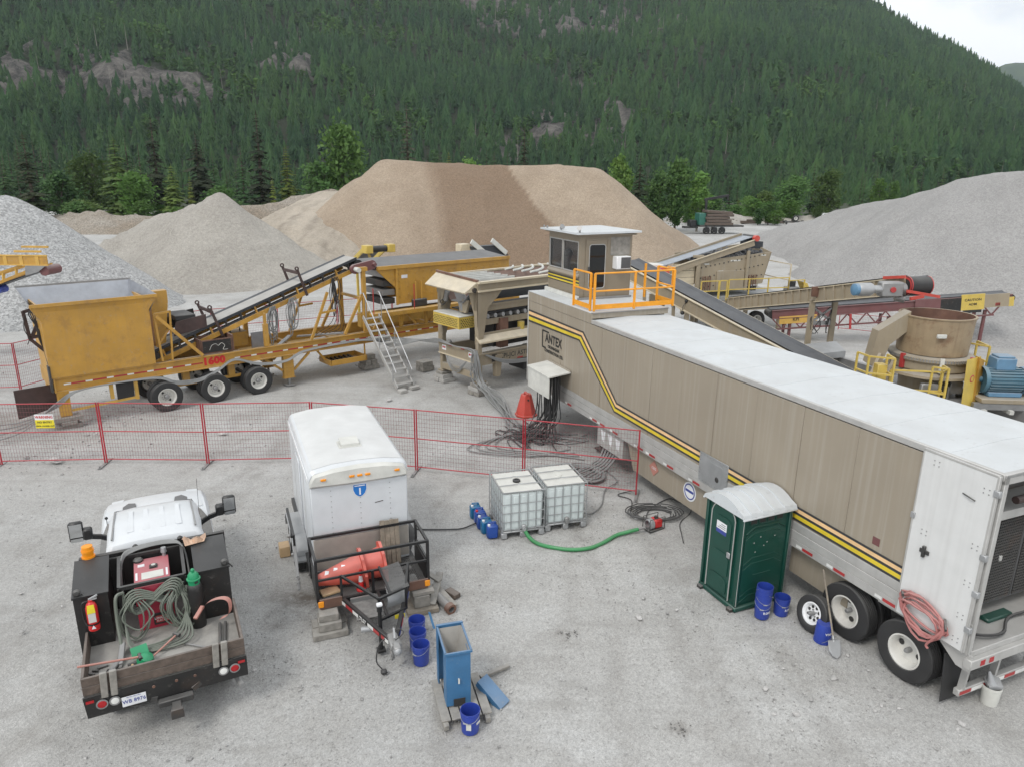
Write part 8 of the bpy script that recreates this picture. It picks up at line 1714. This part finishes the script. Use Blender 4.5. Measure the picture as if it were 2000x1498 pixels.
for k in range(40): x = r.uniform(-62, -44); sl.beam((x, 102 + r.uniform(-2, 2), .8 + r.uniform(0, 1.2)), (x + r.uniform(-3, 3), 102 + r.uniform(-2, 2), .9 + r.uniform(0, 1.6)), .15, .12)
tag(sl.build('brush_slash', X['wood_grey'], kind='stuff'), 'grey slash and roots along the bank under the trees', 'slash')
# ---------------------------------------------------------------- loose stones on the yard
def rock_mesh(seed, m_):
    r = random.Random(seed); m = M().sphere((0, 0, 0), .5, 7, 5); m.v = [(x * r.uniform(.75, 1.2), y * r.uniform(.75, 1.2) * .8, z * r.uniform(.7, 1.1) * .62) for x, y, z in m.v]; return m.mesh('stone_kind', m_, False)
D('stone_a', (.36, .355, .345), .9, dust=.2, var=.25, scale=20); D('stone_b', (.27, .265, .26), .9, dust=.2, var=.25, scale=20); D('stone_c', (.46, .45, .44), .9, dust=.2, var=.2, scale=20)
rs = np.random.RandomState(8); n_ = 42000
y_ = 6.0 + 26 * rs.rand(n_) ** 1.7; x_ = rs.uniform(-.80, .80, n_) * y_; s_ = .010 + .018 * rs.rand(n_) ** 2 + .05 * (rs.rand(n_) < .018) * rs.rand(n_) + .10 * (rs.rand(n_) < .0022) * rs.rand(n_)
s_ = s_ * np.where(fbm(x_ / 2.2, y_ / 2.2, 3, 50) > .0, 1.15, .8)
near_y = (np.abs(x_ + 14.5) < 2.2) & (np.abs(y_ - 21) < 3); s_ = np.where(near_y & (rs.rand(n_) < .25), s_ * 3.5, s_)
gn_scatter('loose_gravel', np.column_stack([x_, y_, np.full(n_, .0) + s_ * .12]), np.column_stack([s_ * 1.2, s_, s_]), np.column_stack([rs.uniform(-.4, .4, n_), rs.uniform(-.4, .4, n_), rs.uniform(0, 6.28, n_)]), [rock_mesh(k, X['stone_' + 'abc'[k % 3]]) for k in range(6)], rs.randint(0, 6, n_))
r = random.Random(77)
for k, (x, y, s) in enumerate(((-9.2, 21.3, .22), (-4.5, 25.0, .2), (2.45, 11.7, .13), (-5.6, 20.2, .12), (4.2, 9.8, .10), (6.95, 9.05, .12), (-13.0, 18.9, .35))):
    q = link('rock', rock_mesh(100 + k, X['stone_c']), None, None, None, (x, y, s * .2), (0, 0, k)); q.scale = (s * 1.3, s, s)
    tag(q, ['pale rock on the dirt below the second yellow plant wheel', 'grey rock lying near the middle of the shaded dirt under the yellow plant', 'small pale rock alone on the open gravel', 'rock just behind the red fence near the cargo trailer', 'little rock in the right foreground gravel', 'round pebble left of the white bucket', 'pale boulder below the timber blocks by the fence'][k], 'rock')
wd = M()
for cx, cy in ((1.06, 11.2), (2.62, 8.9)):
    for k in range(16): a = r.uniform(0, 6.28); d_ = r.uniform(.0, .14); wd.obox((cx + math.cos(a) * d_ * 1.4, cy + math.sin(a) * d_, .012), (r.uniform(.015, .045), r.uniform(.008, .02), r.uniform(.008, .02)), Matrix.Rotation(a * 2, 3, 'Z'))
tag(wd.build('dark_clods', X['debris'], kind='stuff'), 'dark clods and dead weed bits on the open gravel', 'debris')
# ---------------------------------------------------------------- haze
hz = M().box(-1900, 2900, -60, 3150, -4, 460).build('haze', None, smooth=False, kind='stuff')
hm = bpy.data.materials.new('air'); hm.use_nodes = True; hn = hm.node_tree.nodes; hn.remove(hn['Principled BSDF'])
pv = hn.new('ShaderNodeVolumePrincipled'); pv.inputs['Color'].default_value = (.80, .90, 1.0, 1); pv.inputs['Density'].default_value = .00012; pv.inputs['Anisotropy'].default_value = .2
hm.node_tree.links.new(pv.outputs[0], hn['Material Output'].inputs['Volume']); hz.data.materials.append(hm); tag(hz, 'thin bluish air haze over the valley', 'haze')
